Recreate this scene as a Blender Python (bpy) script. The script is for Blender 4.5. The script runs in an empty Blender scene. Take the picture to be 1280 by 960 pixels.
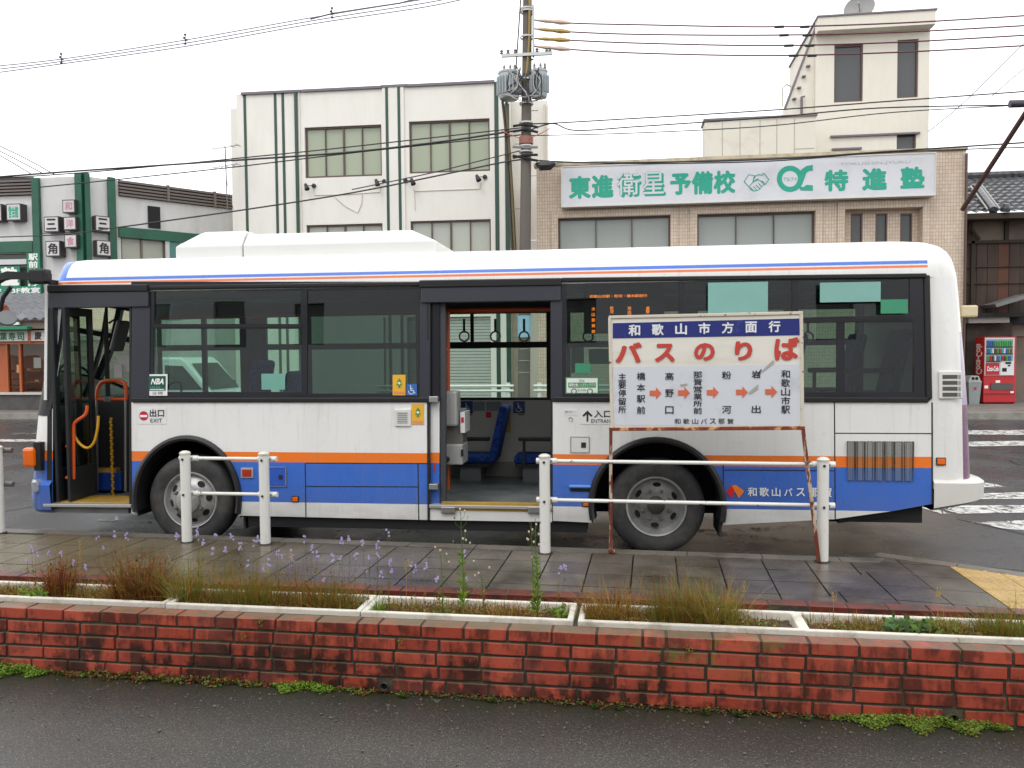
import bpy, bmesh, math, random
from mathutils import Vector, Matrix
from mathutils.geometry import tessellate_polygon
random.seed(7)
sc = bpy.context.scene
col = sc.collection
# ---------------------------------------------------------------- camera, sky, sun, exposure
F = 1035.0; PSI = math.radians(7.07); TH = math.radians(2.43); RHO = .0085
CAM = Vector((0, 0, 1.865))
fw = Vector((-math.sin(PSI)*math.cos(TH), math.cos(PSI)*math.cos(TH), -math.sin(TH)))
rt0 = Vector((math.cos(PSI), math.sin(PSI), 0)); up0 = rt0.cross(fw)
RT = rt0*math.cos(RHO)-up0*math.sin(RHO); UP = up0*math.cos(RHO)+rt0*math.sin(RHO)
cd = bpy.data.cameras.new('camera'); cam = bpy.data.objects.new('camera', cd); col.objects.link(cam)
cd.sensor_width = 36; cd.lens = 36*F/1280; cd.clip_end = 800; cd.clip_start = .05
m3 = Matrix((RT, UP, -fw)).transposed()
cam.matrix_world = Matrix.Translation(CAM) @ m3.to_4x4()
sc.camera = cam
w = bpy.data.worlds.new('World'); sc.world = w; w.use_nodes = True
nt = w.node_tree; nt.nodes.clear()
out = nt.nodes.new('ShaderNodeOutputWorld'); add = nt.nodes.new('ShaderNodeAddShader')
sky = nt.nodes.new('ShaderNodeTexSky'); sky.sky_type = 'NISHITA'; sky.sun_disc = False
sky.sun_elevation = math.radians(55); sky.sun_rotation = math.radians(200)
b1 = nt.nodes.new('ShaderNodeBackground'); b1.inputs[1].default_value = .05
b2 = nt.nodes.new('ShaderNodeBackground'); b2.inputs[0].default_value = (1, .985, .965, 1); b2.inputs[1].default_value = 1.65
nt.links.new(sky.outputs[0], b1.inputs[0]); nt.links.new(b1.outputs[0], add.inputs[0]); nt.links.new(b2.outputs[0], add.inputs[1])
nt.links.new(add.outputs[0], out.inputs[0])
sl = bpy.data.lights.new('sun', 'SUN'); sl.energy = .8; sl.angle = math.radians(20); sl.color = (1, .97, .93)
so = bpy.data.objects.new('sun', sl); col.objects.link(so)
el, rot = math.radians(55), math.radians(200)
sd = Vector((math.sin(rot)*math.cos(el), math.cos(rot)*math.cos(el), math.sin(el)))
so.rotation_euler = sd.to_track_quat('Z', 'Y').to_euler()
sc.view_settings.view_transform = 'Standard'; sc.view_settings.look = 'None'
sc.view_settings.exposure = 0; sc.view_settings.gamma = 1; sc.view_settings.use_curve_mapping = False
sc.cycles.max_bounces = 8; sc.cycles.transparent_max_bounces = 16; sc.cycles.caustics_reflective = False
sc.cycles.caustics_refractive = False; sc.cycles.sample_clamp_indirect = 6
# ---------------------------------------------------------------- projection of measured picture points onto real planes
def ray(u, v): return fw*F+RT*(u-640)+UP*(480-v)
def onZ(u, v, z=0.0): d = ray(u, v); return CAM+d*((z-CAM.z)/d.z)
class Fr:
    "a vertical plane frame: origin (ox, oy), turned by a degrees; local x runs along it, y away from the camera"
    def __init__(s, ox, oy, a=0):
        s.o = Vector((ox, oy, 0)); s.a = math.radians(a)
        s.e = Vector((math.cos(s.a), math.sin(s.a), 0)); s.n = Vector((-math.sin(s.a), math.cos(s.a), 0))
    def px(s, u, v, d=0.0):
        r = ray(u, v); t = (d-(CAM-s.o).dot(s.n))/r.dot(s.n); p = CAM+r*t-s.o
        return p.dot(s.e), p.z
    def loc(s, p): q = Vector((p[0], p[1], 0))-s.o; return q.dot(s.e), q.dot(s.n)
# ---------------------------------------------------------------- colours and materials
def C(h):
    if isinstance(h, tuple): return (*h[:3], 1)
    h = h.lstrip('#'); f = lambda x: x/12.92 if x <= .04045 else ((x+.055)/1.055)**2.4
    return tuple(f(int(h[i:i+2], 16)/255) for i in (0, 2, 4))+(1,)
MC = {}
class NT:
    def __init__(s, name):
        s.m = bpy.data.materials.new(name); s.m.use_nodes = True; s.t = s.m.node_tree; s.t.nodes.clear()
        s.out = s.n('OutputMaterial'); s.l = s.t.links.new
    def n(s, k, **kw):
        x = s.t.nodes.new('ShaderNode'+k)
        for a, b in kw.items(): setattr(x, a, b)
        return x
    def put(s, sock, val):
        if isinstance(val, bpy.types.NodeSocket): s.l(val, sock)
        else: sock.default_value = val
    def math(s, op, a, b=0, clamp=False):
        x = s.n('Math', operation=op, use_clamp=clamp); s.put(x.inputs[0], a); s.put(x.inputs[1], b); return x.outputs[0]
    def mix(s, f, a, b, mode='MIX'):
        x = s.n('MixRGB', blend_type=mode); s.put(x.inputs[0], f); s.put(x.inputs[1], a); s.put(x.inputs[2], b); return x.outputs[0]
    def coord(s, k='Object', sc_=(1, 1, 1)):
        if k == 'World': x = s.n('NewGeometry').outputs['Position']
        else: x = s.n('TexCoord').outputs[k]
        if sc_ != (1, 1, 1):
            mp = s.n('Mapping'); s.l(x, mp.inputs[0]); mp.inputs['Scale'].default_value = sc_; x = mp.outputs[0]
        return x
    def noise(s, scale, det=4, co=None, rough=.55):
        x = s.n('TexNoise'); x.inputs['Scale'].default_value = scale; x.inputs['Detail'].default_value = det
        x.inputs['Roughness'].default_value = rough
        if co is not None: s.l(co, x.inputs['Vector'])
        return x.outputs['Fac']
    def ramp(s, f, a, b):
        x = s.n('MapRange', clamp=True); s.put(x.inputs['Value'], f); x.inputs['From Min'].default_value = a; x.inputs['From Max'].default_value = b
        return x.outputs[0]
    def bump(s, h, st=.3, dist=.01):
        x = s.n('Bump'); x.inputs['Strength'].default_value = st; x.inputs['Distance'].default_value = dist; s.l(h, x.inputs['Height']); return x.outputs[0]
    def bsdf(s, c, r=.5, metal=0, normal=None, spec=.5, coat=0, emit=None, es=0, trans=0):
        x = s.n('BsdfPrincipled'); s.put(x.inputs['Base Color'], c); s.put(x.inputs['Roughness'], r); s.put(x.inputs['Metallic'], metal)
        x.inputs['Specular IOR Level'].default_value = spec; x.inputs['Coat Weight'].default_value = coat; x.inputs['Coat Roughness'].default_value = .05
        if normal is not None: s.l(normal, x.inputs['Normal'])
        if emit is not None: s.put(x.inputs['Emission Color'], emit); x.inputs['Emission Strength'].default_value = es
        return x.outputs[0]
    def done(s, sh): s.l(sh, s.out.inputs[0]); return s.m
def M(name, c, r=.5, metal=0, var=.12, ns=6, bump=0, bs=60, spec=.5, coat=0, dirt=None, da=.45, db=.75, ds=2.5, stretch=(1, 1, 1), rnd=0, wr=None):
    "plain surface: colour with fine mottling, optional dirt/rust patches and bump"
    if name in MC: return MC[name]
    t = NT(name); co = t.coord('World', stretch); c = C(c)
    n = t.noise(ns, 5, co)
    k = t.math('MULTIPLY_ADD', n, 2*var); k.node.inputs[2].default_value = 1-var
    if rnd:
        oi = t.n('ObjectInfo').outputs['Random']; k2 = t.math('MULTIPLY_ADD', oi, 2*rnd); k2.node.inputs[2].default_value = 1-rnd; k = t.math('MULTIPLY', k, k2)
    cm = t.n('VectorMath', operation='SCALE'); cm.inputs[0].default_value = c[:3]; t.l(k, cm.inputs['Scale']); cc = cm.outputs[0]
    if dirt is not None:
        d = t.ramp(t.noise(ds, 7, co, .65), da, db); cc = t.mix(d, cc, C(dirt))
        if wr is not None: r = t.mix(d, (r,)*3+(1,), (wr,)*3+(1,))
    nm = t.bump(t.noise(bs, 4, t.coord('World')), bump, .01) if bump else None
    MC[name] = t.done(t.bsdf(cc, r, metal, nm, spec, coat)); return MC[name]
def paint(name, base, layers, r=.25, coat=.3, var=.03):
    "flat paint scheme on object coordinates: layers = (colour, axis ranges)"
    if name in MC: return MC[name]
    t = NT(name); sp = t.n('SeparateXYZ'); t.l(t.coord('Object'), sp.inputs[0]); cc = C(base)
    for c, rg in layers:
        mk = 1.0
        for ax, (a, b) in rg.items():
            o = sp.outputs['xyz'.index(ax)]; q = t.math('MULTIPLY', t.math('GREATER_THAN', o, a), t.math('LESS_THAN', o, b)); mk = q if mk == 1.0 else t.math('MULTIPLY', mk, q)
        cc = t.mix(mk, cc, C(c))
    n = t.noise(1.3, 6, t.coord('World', (1, 1, .35)), .6)
    cc = t.mix(t.math('MULTIPLY', t.ramp(n, .45, .8), .18), cc, C('#8f8d86'))
    n2 = t.noise(40, 2, t.coord('World')); g = t.math('MULTIPLY', t.ramp(n2, .62, .8), .06)
    # road film thrown up along the lowest panels
    low = t.ramp(sp.outputs[2], .62, .26); cc = t.mix(t.math('MULTIPLY', t.math('MULTIPLY', low, t.noise(3, 5, t.coord('World', (1, 1, 3)))), .75), cc, C('#6a665e'))
    cc = t.mix(g, cc, C('#777770')); stk_ = t.noise(9, 4, t.coord('World', (3, 3, .12))); cc = t.mix(t.math('MULTIPLY', t.ramp(stk_, .56, .74), .16), cc, C('#7d786d'))
    wv = t.bump(t.noise(1.7, 2, t.coord('World', (1, 1, .6))), .12, .03)
    rr = t.n('MapRange'); t.l(t.noise(4, 5, t.coord('World')), rr.inputs[0]); rr.inputs[3].default_value = r*.8; rr.inputs[4].default_value = r*1.5
    MC[name] = t.done(t.bsdf(cc, rr.outputs[0], 0, wv, .5, coat)); return MC[name]
def glass(name, tint, refl=1.0, rough=0.0, ior=1.5):
    if name in MC: return MC[name]
    t = NT(name); tr = t.n('BsdfTransparent'); tr.inputs[0].default_value = (*tint, 1)
    gl = t.n('BsdfGlossy'); gl.inputs['Roughness'].default_value = rough; gl.inputs[0].default_value = (.95, 1, .98, 1)
    fr = t.n('Fresnel'); fr.inputs[0].default_value = ior
    nm = t.bump(t.noise(1.1, 1, t.coord('World')), .06, .05); t.l(nm, gl.inputs['Normal'])
    mx = t.n('MixShader'); t.l(t.math('MULTIPLY', fr.outputs[0], refl, True), mx.inputs[0]); t.l(tr.outputs[0], mx.inputs[1]); t.l(gl.outputs[0], mx.inputs[2])
    MC[name] = t.done(mx.outputs[0]); return MC[name]
def worn(name, c, under, a=.42, b=.5, sc_=7, r=.5):
    "road paint worn away in patches and crazed"
    if name in MC: return MC[name]
    t = NT(name); co = t.coord('World'); n = t.noise(sc_, 9, co, .7)
    v = t.n('TexVoronoi', feature='DISTANCE_TO_EDGE'); v.inputs['Scale'].default_value = 3.2; t.l(co, v.inputs['Vector'])
    cr = t.ramp(v.outputs['Distance'], .0, .03)
    k = t.math('MULTIPLY', t.ramp(n, a, b), cr); ba = t.bsdf(C(c), r)
    tr = t.n('BsdfTransparent'); mx = t.n('MixShader'); t.l(k, mx.inputs[0]); t.l(tr.outputs[0], mx.inputs[1]); t.l(ba, mx.inputs[2])
    MC[name] = t.done(mx.outputs[0]); return MC[name]
# ---------------------------------------------------------------- mesh building
class MB:
    def __init__(s): s.v = []; s.f = []; s.mi = []; s.k = 0
    def face(s, idx): s.f.append(idx); s.mi.append(s.k)
    def box(s, x0, x1, y0, y1, z0, z1, mat=None):
        b = len(s.v); P = [(x, y, z) for z in (z0, z1) for y in (y0, y1) for x in (x0, x1)]
        s.v += [tuple(mat @ Vector(p)) for p in P] if mat else P
        for f in ((0, 2, 3, 1), (4, 5, 7, 6), (0, 1, 5, 4), (2, 6, 7, 3), (0, 4, 6, 2), (1, 3, 7, 5)): s.face([b+i for i in f])
        return s
    def tube(s, pts, r, n=8, cap=True):
        pts = [Vector(p) for p in pts]; b = len(s.v); N = len(pts); a = None
        for i, p in enumerate(pts):
            d = (pts[min(i+1, N-1)]-pts[max(i-1, 0)]).normalized()
            if a is None: a = d.orthogonal().normalized()
            a = (a-d*a.dot(d)).normalized(); c = d.cross(a); rr = r[i] if isinstance(r, (list, tuple)) else r
            for j in range(n):
                t = 2*math.pi*j/n; s.v.append(tuple(p+a*(rr*math.cos(t))+c*(rr*math.sin(t))))
        for i in range(N-1):
            for j in range(n): k = (j+1) % n; s.face([b+i*n+j, b+i*n+k, b+(i+1)*n+k, b+(i+1)*n+j])
        if cap: s.face([b+j for j in range(n)][::-1]); s.face([b+(N-1)*n+j for j in range(n)])
        return s
    def lathe(s, prof, c, axis=(0, 0, 1), n=24):
        "prof: (radius, distance along axis); open or closed by radius 0"
        ax = Vector(axis).normalized(); a = ax.orthogonal().normalized(); d = ax.cross(a); b = len(s.v); c = Vector(c)
        for r, h in prof:
            for j in range(n): t = 2*math.pi*j/n; s.v.append(tuple(c+ax*h+a*(r*math.cos(t))+d*(r*math.sin(t))))
        for i in range(len(prof)-1):
            for j in range(n): k = (j+1) % n; s.face([b+i*n+j, b+i*n+k, b+(i+1)*n+k, b+(i+1)*n+j])
        return s
    def prism(s, loops, y0, y1, yf=None):
        "loops in (x, z): outer then holes; yf(z) adds a lean"
        yf = yf or (lambda z: 0)
        L = [[Vector((p[0], p[1], 0)) for p in lp] for lp in loops]; flat = [p for lp in L for p in lp]
        tri = tessellate_polygon(L); b = len(s.v); n = len(flat)
        for y in (y0, y1): s.v += [(p.x, y+yf(p.y), p.y) for p in flat]
        for t in tri:
            A, B_, D = (flat[i] for i in t); cr = (B_-A).cross(D-A).z
            t = list(t) if cr > 0 else list(t)[::-1]
            s.face([b+i for i in t]); s.face([b+n+i for i in t[::-1]])
        o = b
        for li, lp in enumerate(L):
            m = len(lp); ar = sum(lp[i].x*lp[(i+1) % m].y-lp[(i+1) % m].x*lp[i].y for i in range(m))
            for i in range(m):
                j = (i+1) % m; q = [o+i, o+n+i, o+n+j, o+j]
                if (ar < 0) != (li > 0): q = q[::-1]
                s.face(q[::-1] if False else q)
            o += m
        return s
    def slab(s, pts, z0, z1):
        "horizontal polygon pts (x, y) from z0 up to z1"
        b = len(s.v); n = len(pts); ar = sum(pts[i][0]*pts[(i+1) % n][1]-pts[(i+1) % n][0]*pts[i][1] for i in range(n))
        if ar < 0: pts = pts[::-1]
        s.v += [(p[0], p[1], z0) for p in pts]+[(p[0], p[1], z1) for p in pts]
        s.face(list(range(b, b+n))[::-1]); s.face(list(range(b+n, b+2*n)))
        for i in range(n): j = (i+1) % n; s.face([b+i, b+j, b+n+j, b+n+i])
        return s
    def quad(s, *p): b = len(s.v); s.v += [tuple(q) for q in p]; s.face([b+i for i in range(len(p))]); return s
    def mesh(s, name, mat, smooth=False):
        me = bpy.data.meshes.new(name); me.from_pydata(s.v, [], s.f)
        for m_ in (mat if isinstance(mat, (list, tuple)) else [mat]): me.materials.append(m_)
        if len(me.polygons) == len(s.mi): me.polygons.foreach_set('material_index', s.mi)
        if smooth:
            me.polygons.foreach_set('use_smooth', [True]*len(me.polygons)); me.set_sharp_from_angle(angle=.65)
        me.update(); return me
    def build(s, name, mat, parent=None, smooth=False, bev=0, loc=None, rz=0, **kw):
        o = bpy.data.objects.new(name, s.mesh(name, mat, smooth)); col.objects.link(o)
        if parent: o.parent = parent
        if loc: o.location = loc
        if rz: o.rotation_euler.z = rz
        if bev:
            b = o.modifiers.new('bevel', 'BEVEL'); b.width = bev; b.segments = 2; b.limit_method = 'ANGLE'
        for k, v_ in kw.items(): o[k] = v_
        return o
def bx(name, mat, parent, x0, x1, y0, y1, z0, z1, bev=0, **kw): return MB().box(x0, x1, y0, y1, z0, z1).build(name, mat, parent, bev=bev, **kw)
def thing(name, label, cat, loc=(0, 0, 0), rz=0, group=None):
    o = bpy.data.objects.new(name, None); col.objects.link(o); o.location = loc; o.rotation_euler.z = rz; o.empty_display_size = .2
    o['label'] = label; o['category'] = cat
    if group: o['group'] = group
    return o
def tag(o, label, cat, group=None):
    o['label'] = label; o['category'] = cat
    if group: o['group'] = group
    return o
def struct(o): o['kind'] = 'structure'; return o
TX = {}
ORD = 'first second third fourth fifth sixth seventh eighth ninth tenth eleventh twelfth thirteenth fourteenth fifteenth sixteenth seventeenth eighteenth nineteenth twentieth'.split()
ORD += ['twenty-'+o for o in ORD[:9]]+['thirtieth']+['thirty-'+o for o in ORD[:9]]+['fortieth']
def text(s, rect, y, mat, parent, bold=.0, name='lettering', yf=None, res=3, shear=0, flip=False):
    "flat lettering in its own mesh, fitted into rect = (x0, z0, x1, z1) in the parent's frame"
    c = bpy.data.curves.new('t', 'FONT'); c.body = s; c.resolution_u = res; c.shear = shear
    o = bpy.data.objects.new('t', c); col.objects.link(o)
    dg = bpy.context.evaluated_depsgraph_get(); dg.update(); me = bpy.data.meshes.new_from_object(o.evaluated_get(dg)); bpy.data.objects.remove(o); bpy.data.curves.remove(c)
    xs = [v.co.x for v in me.vertices]; ys = [v.co.y for v in me.vertices]
    if not xs: return None
    ax, bx_, ay, by = min(xs), max(xs), min(ys), max(ys); x0, z0, x1, z1 = rect
    V = [(v.co.x, v.co.y) for v in me.vertices]; Fc = [list(p.vertices) for p in me.polygons]; bpy.data.meshes.remove(me); m = MB()
    # heavier strokes: the outline laid down several times, shifted a little each way
    sh_ = [(0, 0)] if bold < .006 else [(math.cos(q*math.pi/4)*bold, math.sin(q*math.pi/4)*bold) for q in range(8)]+[(0, 0)]
    ax -= bold; bx_ += bold; ay -= bold; by += bold
    for q, (dx, dy) in enumerate(sh_):
        b = len(m.v)
        for vx, vy in V:
            X = x0+(vx+dx-ax)/(bx_-ax+1e-9)*(x1-x0); Z = z0+(vy+dy-ay)/(by-ay+1e-9)*(z1-z0); m.v.append((X, y-.00012*q+(yf(Z) if yf else 0), Z))
        for f in Fc: m.face([b+i for i in f])
    me = m.mesh(name, mat)
    ob = bpy.data.objects.new(name, me); col.objects.link(ob); ob.parent = parent; return ob
def chars(s, rects, y, mat, parent, **k):
    for ch, r in zip(s, rects): text(ch, r, y, mat, parent, **k)
def copy_tree(o, parent=None):
    c = o.copy(); col.objects.link(c); c.parent = parent
    for ch in o.children: copy_tree(ch, c)
    return c
def cr(pts, n=7):
    o = []; P = [pts[0]]+list(pts)+[pts[-1]]
    for i in range(1, len(P)-2):
        for k in range(n):
            t = k/n; a, b, c, d = P[i-1], P[i], P[i+1], P[i+2]; o.append(.5*((2*b)+(c-a)*t+(2*a-5*b+4*c-d)*t*t+(3*b-a-3*c+d)*t*t*t))
    return o+[P[-2]]
# common materials
WHITEP = M('white_paint', '#dcdcd6', .35, var=.05, dirt='#a09c90', da=.6, db=.85, ds=9)
STEEL = M('steel', '#a8a8a6', .35, metal=.8, var=.1)
BLACKP = M('black_plastic', '#232326', .35, var=.1)
RUBBER = M('tyre_rubber', '#2f2f30', .7, var=.15, ns=12, bump=.2, bs=90, dirt='#57544e', da=.45, db=.8, ds=5)
DARK = M('dark_underside', '#17171a', .8)
INKB = M('ink_black', '#1b1c20', .5)
INKW = M('ink_white', '#e8e8e4', .5)
# ================================================================ THE SETTING
def asphalt(name, c, r0, r1, sp, spc='#8f8f8a', tint='#4a4743', scale=1.0, wet=None):
    t = NT(name); co = t.coord('World')
    big = t.noise(.35*scale, 4, co); mid = t.noise(4, 6, co); fine = t.noise(150, 3, co)
    v = t.n('TexVoronoi'); v.inputs['Scale'].default_value = 120; t.l(co, v.inputs['Vector'])
    grain = t.noise(70, 6, co, .8); cc = t.mix(t.ramp(big, .35, .7), C(c), C(tint)); cc = t.mix(t.ramp(grain, .42, .66), tuple(q*.45 for q in C(c)[:3])+(1,), t.mix(.35, cc, tuple(q*2.2 for q in C(c)[:3])+(1,))); cc = t.mix(t.math('MULTIPLY', t.ramp(mid, .4, .75), .45), cc, C('#2b2b2c'))
    wn = t.n('TexWhiteNoise'); t.l(v.outputs['Position'], wn.inputs['Vector'])
    st = t.math('MULTIPLY', t.ramp(v.outputs['Distance'], .42, .2), t.math('GREATER_THAN', wn.outputs['Value'], sp))
    cc = t.mix(t.math('MULTIPLY', st, .75), cc, C(spc))
    if wet:
        sp = t.n('SeparateXYZ'); t.l(co, sp.inputs[0]); ds = t.math('MULTIPLY_ADD', sp.outputs[0], -.0316); ds.node.inputs[2].default_value = 3.97; ds = t.math('SUBTRACT', ds, sp.outputs[1])
        mo = t.math('MULTIPLY', t.ramp(ds, .16, .02), t.ramp(t.noise(9, 6, co, .7), .36, .56)); cc = t.mix(mo, cc, C('#34371c')); cc = t.mix(t.math('MULTIPLY', t.ramp(ds, .55, .05), .5), cc, C('#24231f'))
    r = t.n('MapRange'); t.l(t.noise(.9*scale, 5, co), r.inputs[0]); r.inputs[1].default_value = .38; r.inputs[2].default_value = .66; r.inputs[3].default_value = r0; r.inputs[4].default_value = r1
    h = t.math('ADD', t.math('MULTIPLY', v.outputs['Distance'], -1.0), t.math('MULTIPLY', fine, .5))
    return t.done(t.bsdf(cc, r.outputs[0], 0, t.bump(h, .35, .004)))
ROAD = asphalt('road_asphalt', '#3a3b3e', .17, .38, .8, spc='#6a6a68', tint='#37383a')
FORE = asphalt('forecourt_asphalt', '#45433e', .3, .52, .8, spc='#7d7d76', tint='#383630', wet=1)
GND = M('bare_ground', '#6a675f', .9, bump=.3, bs=8)
struct(MB().box(-400, 400, -400, 400, -.6, -.02).build('ground', GND))
# road with the bus, out to the far kerb
KA = -3.1
kf = Fr(-1.2, 7.11, KA)          # kerb line in front of the camera
road = struct(MB().slab([(-60, 5), (60, 5), (60, 24.2), (-60, 24.2)], -.015, 0).build('road', ROAD))
fore = struct(MB().slab([(-30, -9), (30, -9), (30, 3.13), (-30, 5.03)], 0.0, .128).build('forecourt', FORE))
# the far pavement before the buildings
FARP = M('far_pavement_concrete', '#7c7973', .5, var=.2, ns=2, bump=.2, dirt='#5a5650')
fp = struct(MB().slab([(-60, 21.6), (-12.5, 21.6), (-4, 22.4), (60, 21.2), (60, 60), (-60, 60)], 0, .15).build('far_pavement', FARP))
MB().slab([(-60, 21.4), (-12.5, 21.4), (-4, 22.2), (60, 21.0), (60, 21.2), (-4, 22.4), (-12.5, 21.6), (-60, 21.6)], -.01, .17).build('kerb', M('kerb_concrete', '#8d8a82', .6, bump=.2, dirt='#5f5b52'), fp)
# ---- station pavement with its tiles
TILE = None
def mk_tile():
    t = NT('wet_paving_slab'); co = t.coord('World'); oi = t.n('ObjectInfo').outputs['Random']
    cc = t.mix(oi, C('#504a42'), C('#655e55')); cc = t.mix(t.ramp(t.noise(2.2, 6, co), .42, .7), cc, C('#332c24'))
    cc = t.mix(t.math('MULTIPLY', t.ramp(t.noise(9, 6, co, .7), .5, .75), .4), cc, C('#645b4c'))
    lf = t.n('SeparateXYZ'); t.l(co, lf.inputs[0])
    cc = t.mix(t.math('MULTIPLY', t.ramp(lf.outputs[0], -2.4, -4.6), .65), cc, C('#6e6247'))
    r = t.n('MapRange'); t.l(t.noise(1.6, 4, co), r.inputs[0]); r.inputs[1].default_value = .35; r.inputs[2].default_value = .65; r.inputs[3].default_value = .14; r.inputs[4].default_value = .42
    return t.done(t.bsdf(cc, r.outputs[0], 0, t.bump(t.noise(60, 5, co), .25, .004)))
TILE = mk_tile()
JOINT = M('dark_joint', '#26221d', .6, bump=.3)
side = struct(MB().slab([(-30, 8.55), (-30, 5.35), (10, 4.08), (10, 5.45), (6, 5.95), (3.6, 6.62), (2.9, 6.82), (-1.2, 7.07)], 0, .128).build('pavement', JOINT))
def clip(poly, p, n):
    o = []; m = len(poly)
    for i in range(m):
        a, b = poly[i], poly[(i+1) % m]; da = (a[0]-p[0])*n[0]+(a[1]-p[1])*n[1]; db = (b[0]-p[0])*n[0]+(b[1]-p[1])*n[1]
        if da >= 0: o.append(a)
        if (da >= 0) != (db >= 0): t = da/(da-db); o.append((a[0]+(b[0]-a[0])*t, a[1]+(b[1]-a[1])*t))
    return o
# diagonal joint between the two laying directions, kerb bend
dA, dB = onZ(1108, 697, .15), onZ(1022, 757, .15)
dd = (dB-dA).normalized(); dn = (dd.y, -dd.x)
if dn[0] > 0: dn = (-dn[0], -dn[1])                  # points to the left area
k2a, k2b = onZ(1112, 694, .15), onZ(1280, 717, .15); k2 = (k2b-k2a).normalized(); k2n = (k2.y, -k2.x)
if k2n[1] > 0: k2n = (-k2n[0], -k2n[1])
def lay(fr, nx0, nx1, rows, sx, sy, off, clips, name, mat, z=.15, g=.006, skip=None):
    for j in range(*rows):
        for i in range(nx0, nx1):
            x0, y0 = i*sx, off-(j+1)*sy
            P = [(x0+g, y0+g), (x0+sx-g, y0+g), (x0+sx-g, y0+sy-g), (x0+g, y0+sy-g)]
            W = [(fr.o+fr.e*a+fr.n*b) for a, b in P]; W = [(q.x, q.y) for q in W]
            for p, n in clips:
                W = clip(W, p, n)
                if len(W) < 3: break
            if len(W) < 3: continue
            cx = sum(q[0] for q in W)/len(W); cy = sum(q[1] for q in W)/len(W)
            if skip and skip(cx, cy): continue
            h = random.uniform(-.0015, .0015)
            MB().slab([(q[0]-cx, q[1]-cy) for q in W], z-.024+h, z+h).build(name, mat, side, loc=(cx, cy, 0))
tf = Fr(-1.2, 7.11, KA+.6)
lay(tf, -17, 15, (0, 7), .34, .33, -.16, [((dA.x, dA.y), dn)], 'paving_tile', TILE)
# kerb stones along the road edge
KST = M('kerb_stone', '#6b655c', .35, var=.2, bump=.2, dirt='#3f3a33', ds=4)
for i in range(-10, 8):
    x0 = i*.6
    P = [kf.o+kf.e*a+kf.n*b for a, b in ((x0+.004, -.15), (x0+.596, -.15), (x0+.596, 0), (x0+.004, 0))]
    P = clip([(q.x, q.y) for q in P], (k2a.x, k2a.y), k2n)
    P = clip(P, (dA.x, dA.y), dn) if len(P) > 2 else P
    if len(P) > 2: MB().slab(P, -.01, .152).build('kerb_stone', KST, side)
k2f = Fr(k2a.x, k2a.y, math.degrees(math.atan2(k2.y, k2.x)))
ta, tb = onZ(1186, 708, .15), onZ(1258, 764, .15)      # left edge of the yellow blocks
td = (tb-ta).normalized(); tn = (td.y, -td.x)
if tn[0] < 0: tn = (-tn[0], -tn[1])                  # towards the blocks (right)
# slabs after the bend: sheared rows, columns square to the station wall
q1 = Vector((math.cos(math.radians(-10)), math.sin(math.radians(-10)), 0)); q1 = q1/q1.x; q2 = Vector((-.018, -1, 0))
tq = Vector((ta.x+.0, ta.y, 0))
def shear(o, a, b, g): return [(o.x+q1.x*x+q2.x*y, o.y+q1.y*x+q2.y*y) for x, y in ((g, g), (a-g, g), (a-g, b-g), (g, b-g))]
for i in range(1, 6):
    for j in range(-4, 6):
        W = shear(tq-q1*(.335*i)+q2*(j*.35), .335, .35, .005)
        for p, n in (((dA.x, dA.y), (-dn[0], -dn[1])), ((k2a.x, k2a.y-.11), k2n)):
            W = clip(W, p, n) if len(W) > 2 else W
        if len(W) < 3: continue
        cx = sum(q[0] for q in W)/len(W); cy = sum(q[1] for q in W)/len(W); h = random.uniform(-.0015, .0015)
        MB().slab([(q[0]-cx, q[1]-cy) for q in W], .126+h, .15+h).build('paving_tile', TILE, side, loc=(cx, cy, 0))
for i in range(0, 8):
    P = [k2f.o+k2f.e*a+k2f.n*b for a, b in ((i*.6-.1+.004, -.1), (i*.6+.5-.004, -.1), (i*.6+.5-.004, 0.03), (i*.6-.1+.004, 0.03))]
    MB().slab([(q.x, q.y) for q in P], -.01, .152).build('kerb_stone', KST, side)
TAC = M('yellow_tactile_block', '#ab8d52', .45, var=.15, bump=.15, dirt='#8d7340', ds=5, rnd=.08)
tfr = Fr(ta.x, ta.y, math.degrees(math.atan2(-td.x, td.y)) if td.y > 0 else math.degrees(math.atan2(td.x, -td.y)))
tt = Fr(ta.x, ta.y, math.degrees(math.atan2(k2.y, k2.x)))
for j in range(-2, 5):
    for i in range(0, 8):
        o = tq+q1*(i*.3+.003)+q2*(j*.3); W = clip(shear(o, .3, .3, .003), (k2a.x, k2a.y-.09), k2n)
        if len(W) < 3: continue
        b = MB().slab([(x-o.x, y-o.y) for x, y in W], .13, .151).build('tactile_block', TAC, side, loc=(o.x, o.y, 0)); m = MB()
        for a in range(5):
            for c in range(5):
                p = q1*(.03+a*.06)+q2*(.03+c*.06)
                if (p.x+o.x-k2a.x)*k2n[0]+(p.y+o.y-k2a.y+.09)*k2n[1] > .02:
                    if (i+j) % 3 or True: m.lathe([(.017, 0), (.012, .004), (.0001, .005)], (p.x, p.y, .151), n=7)
        if m.v: m.build('tactile_bumps', TAC, b)
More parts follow.
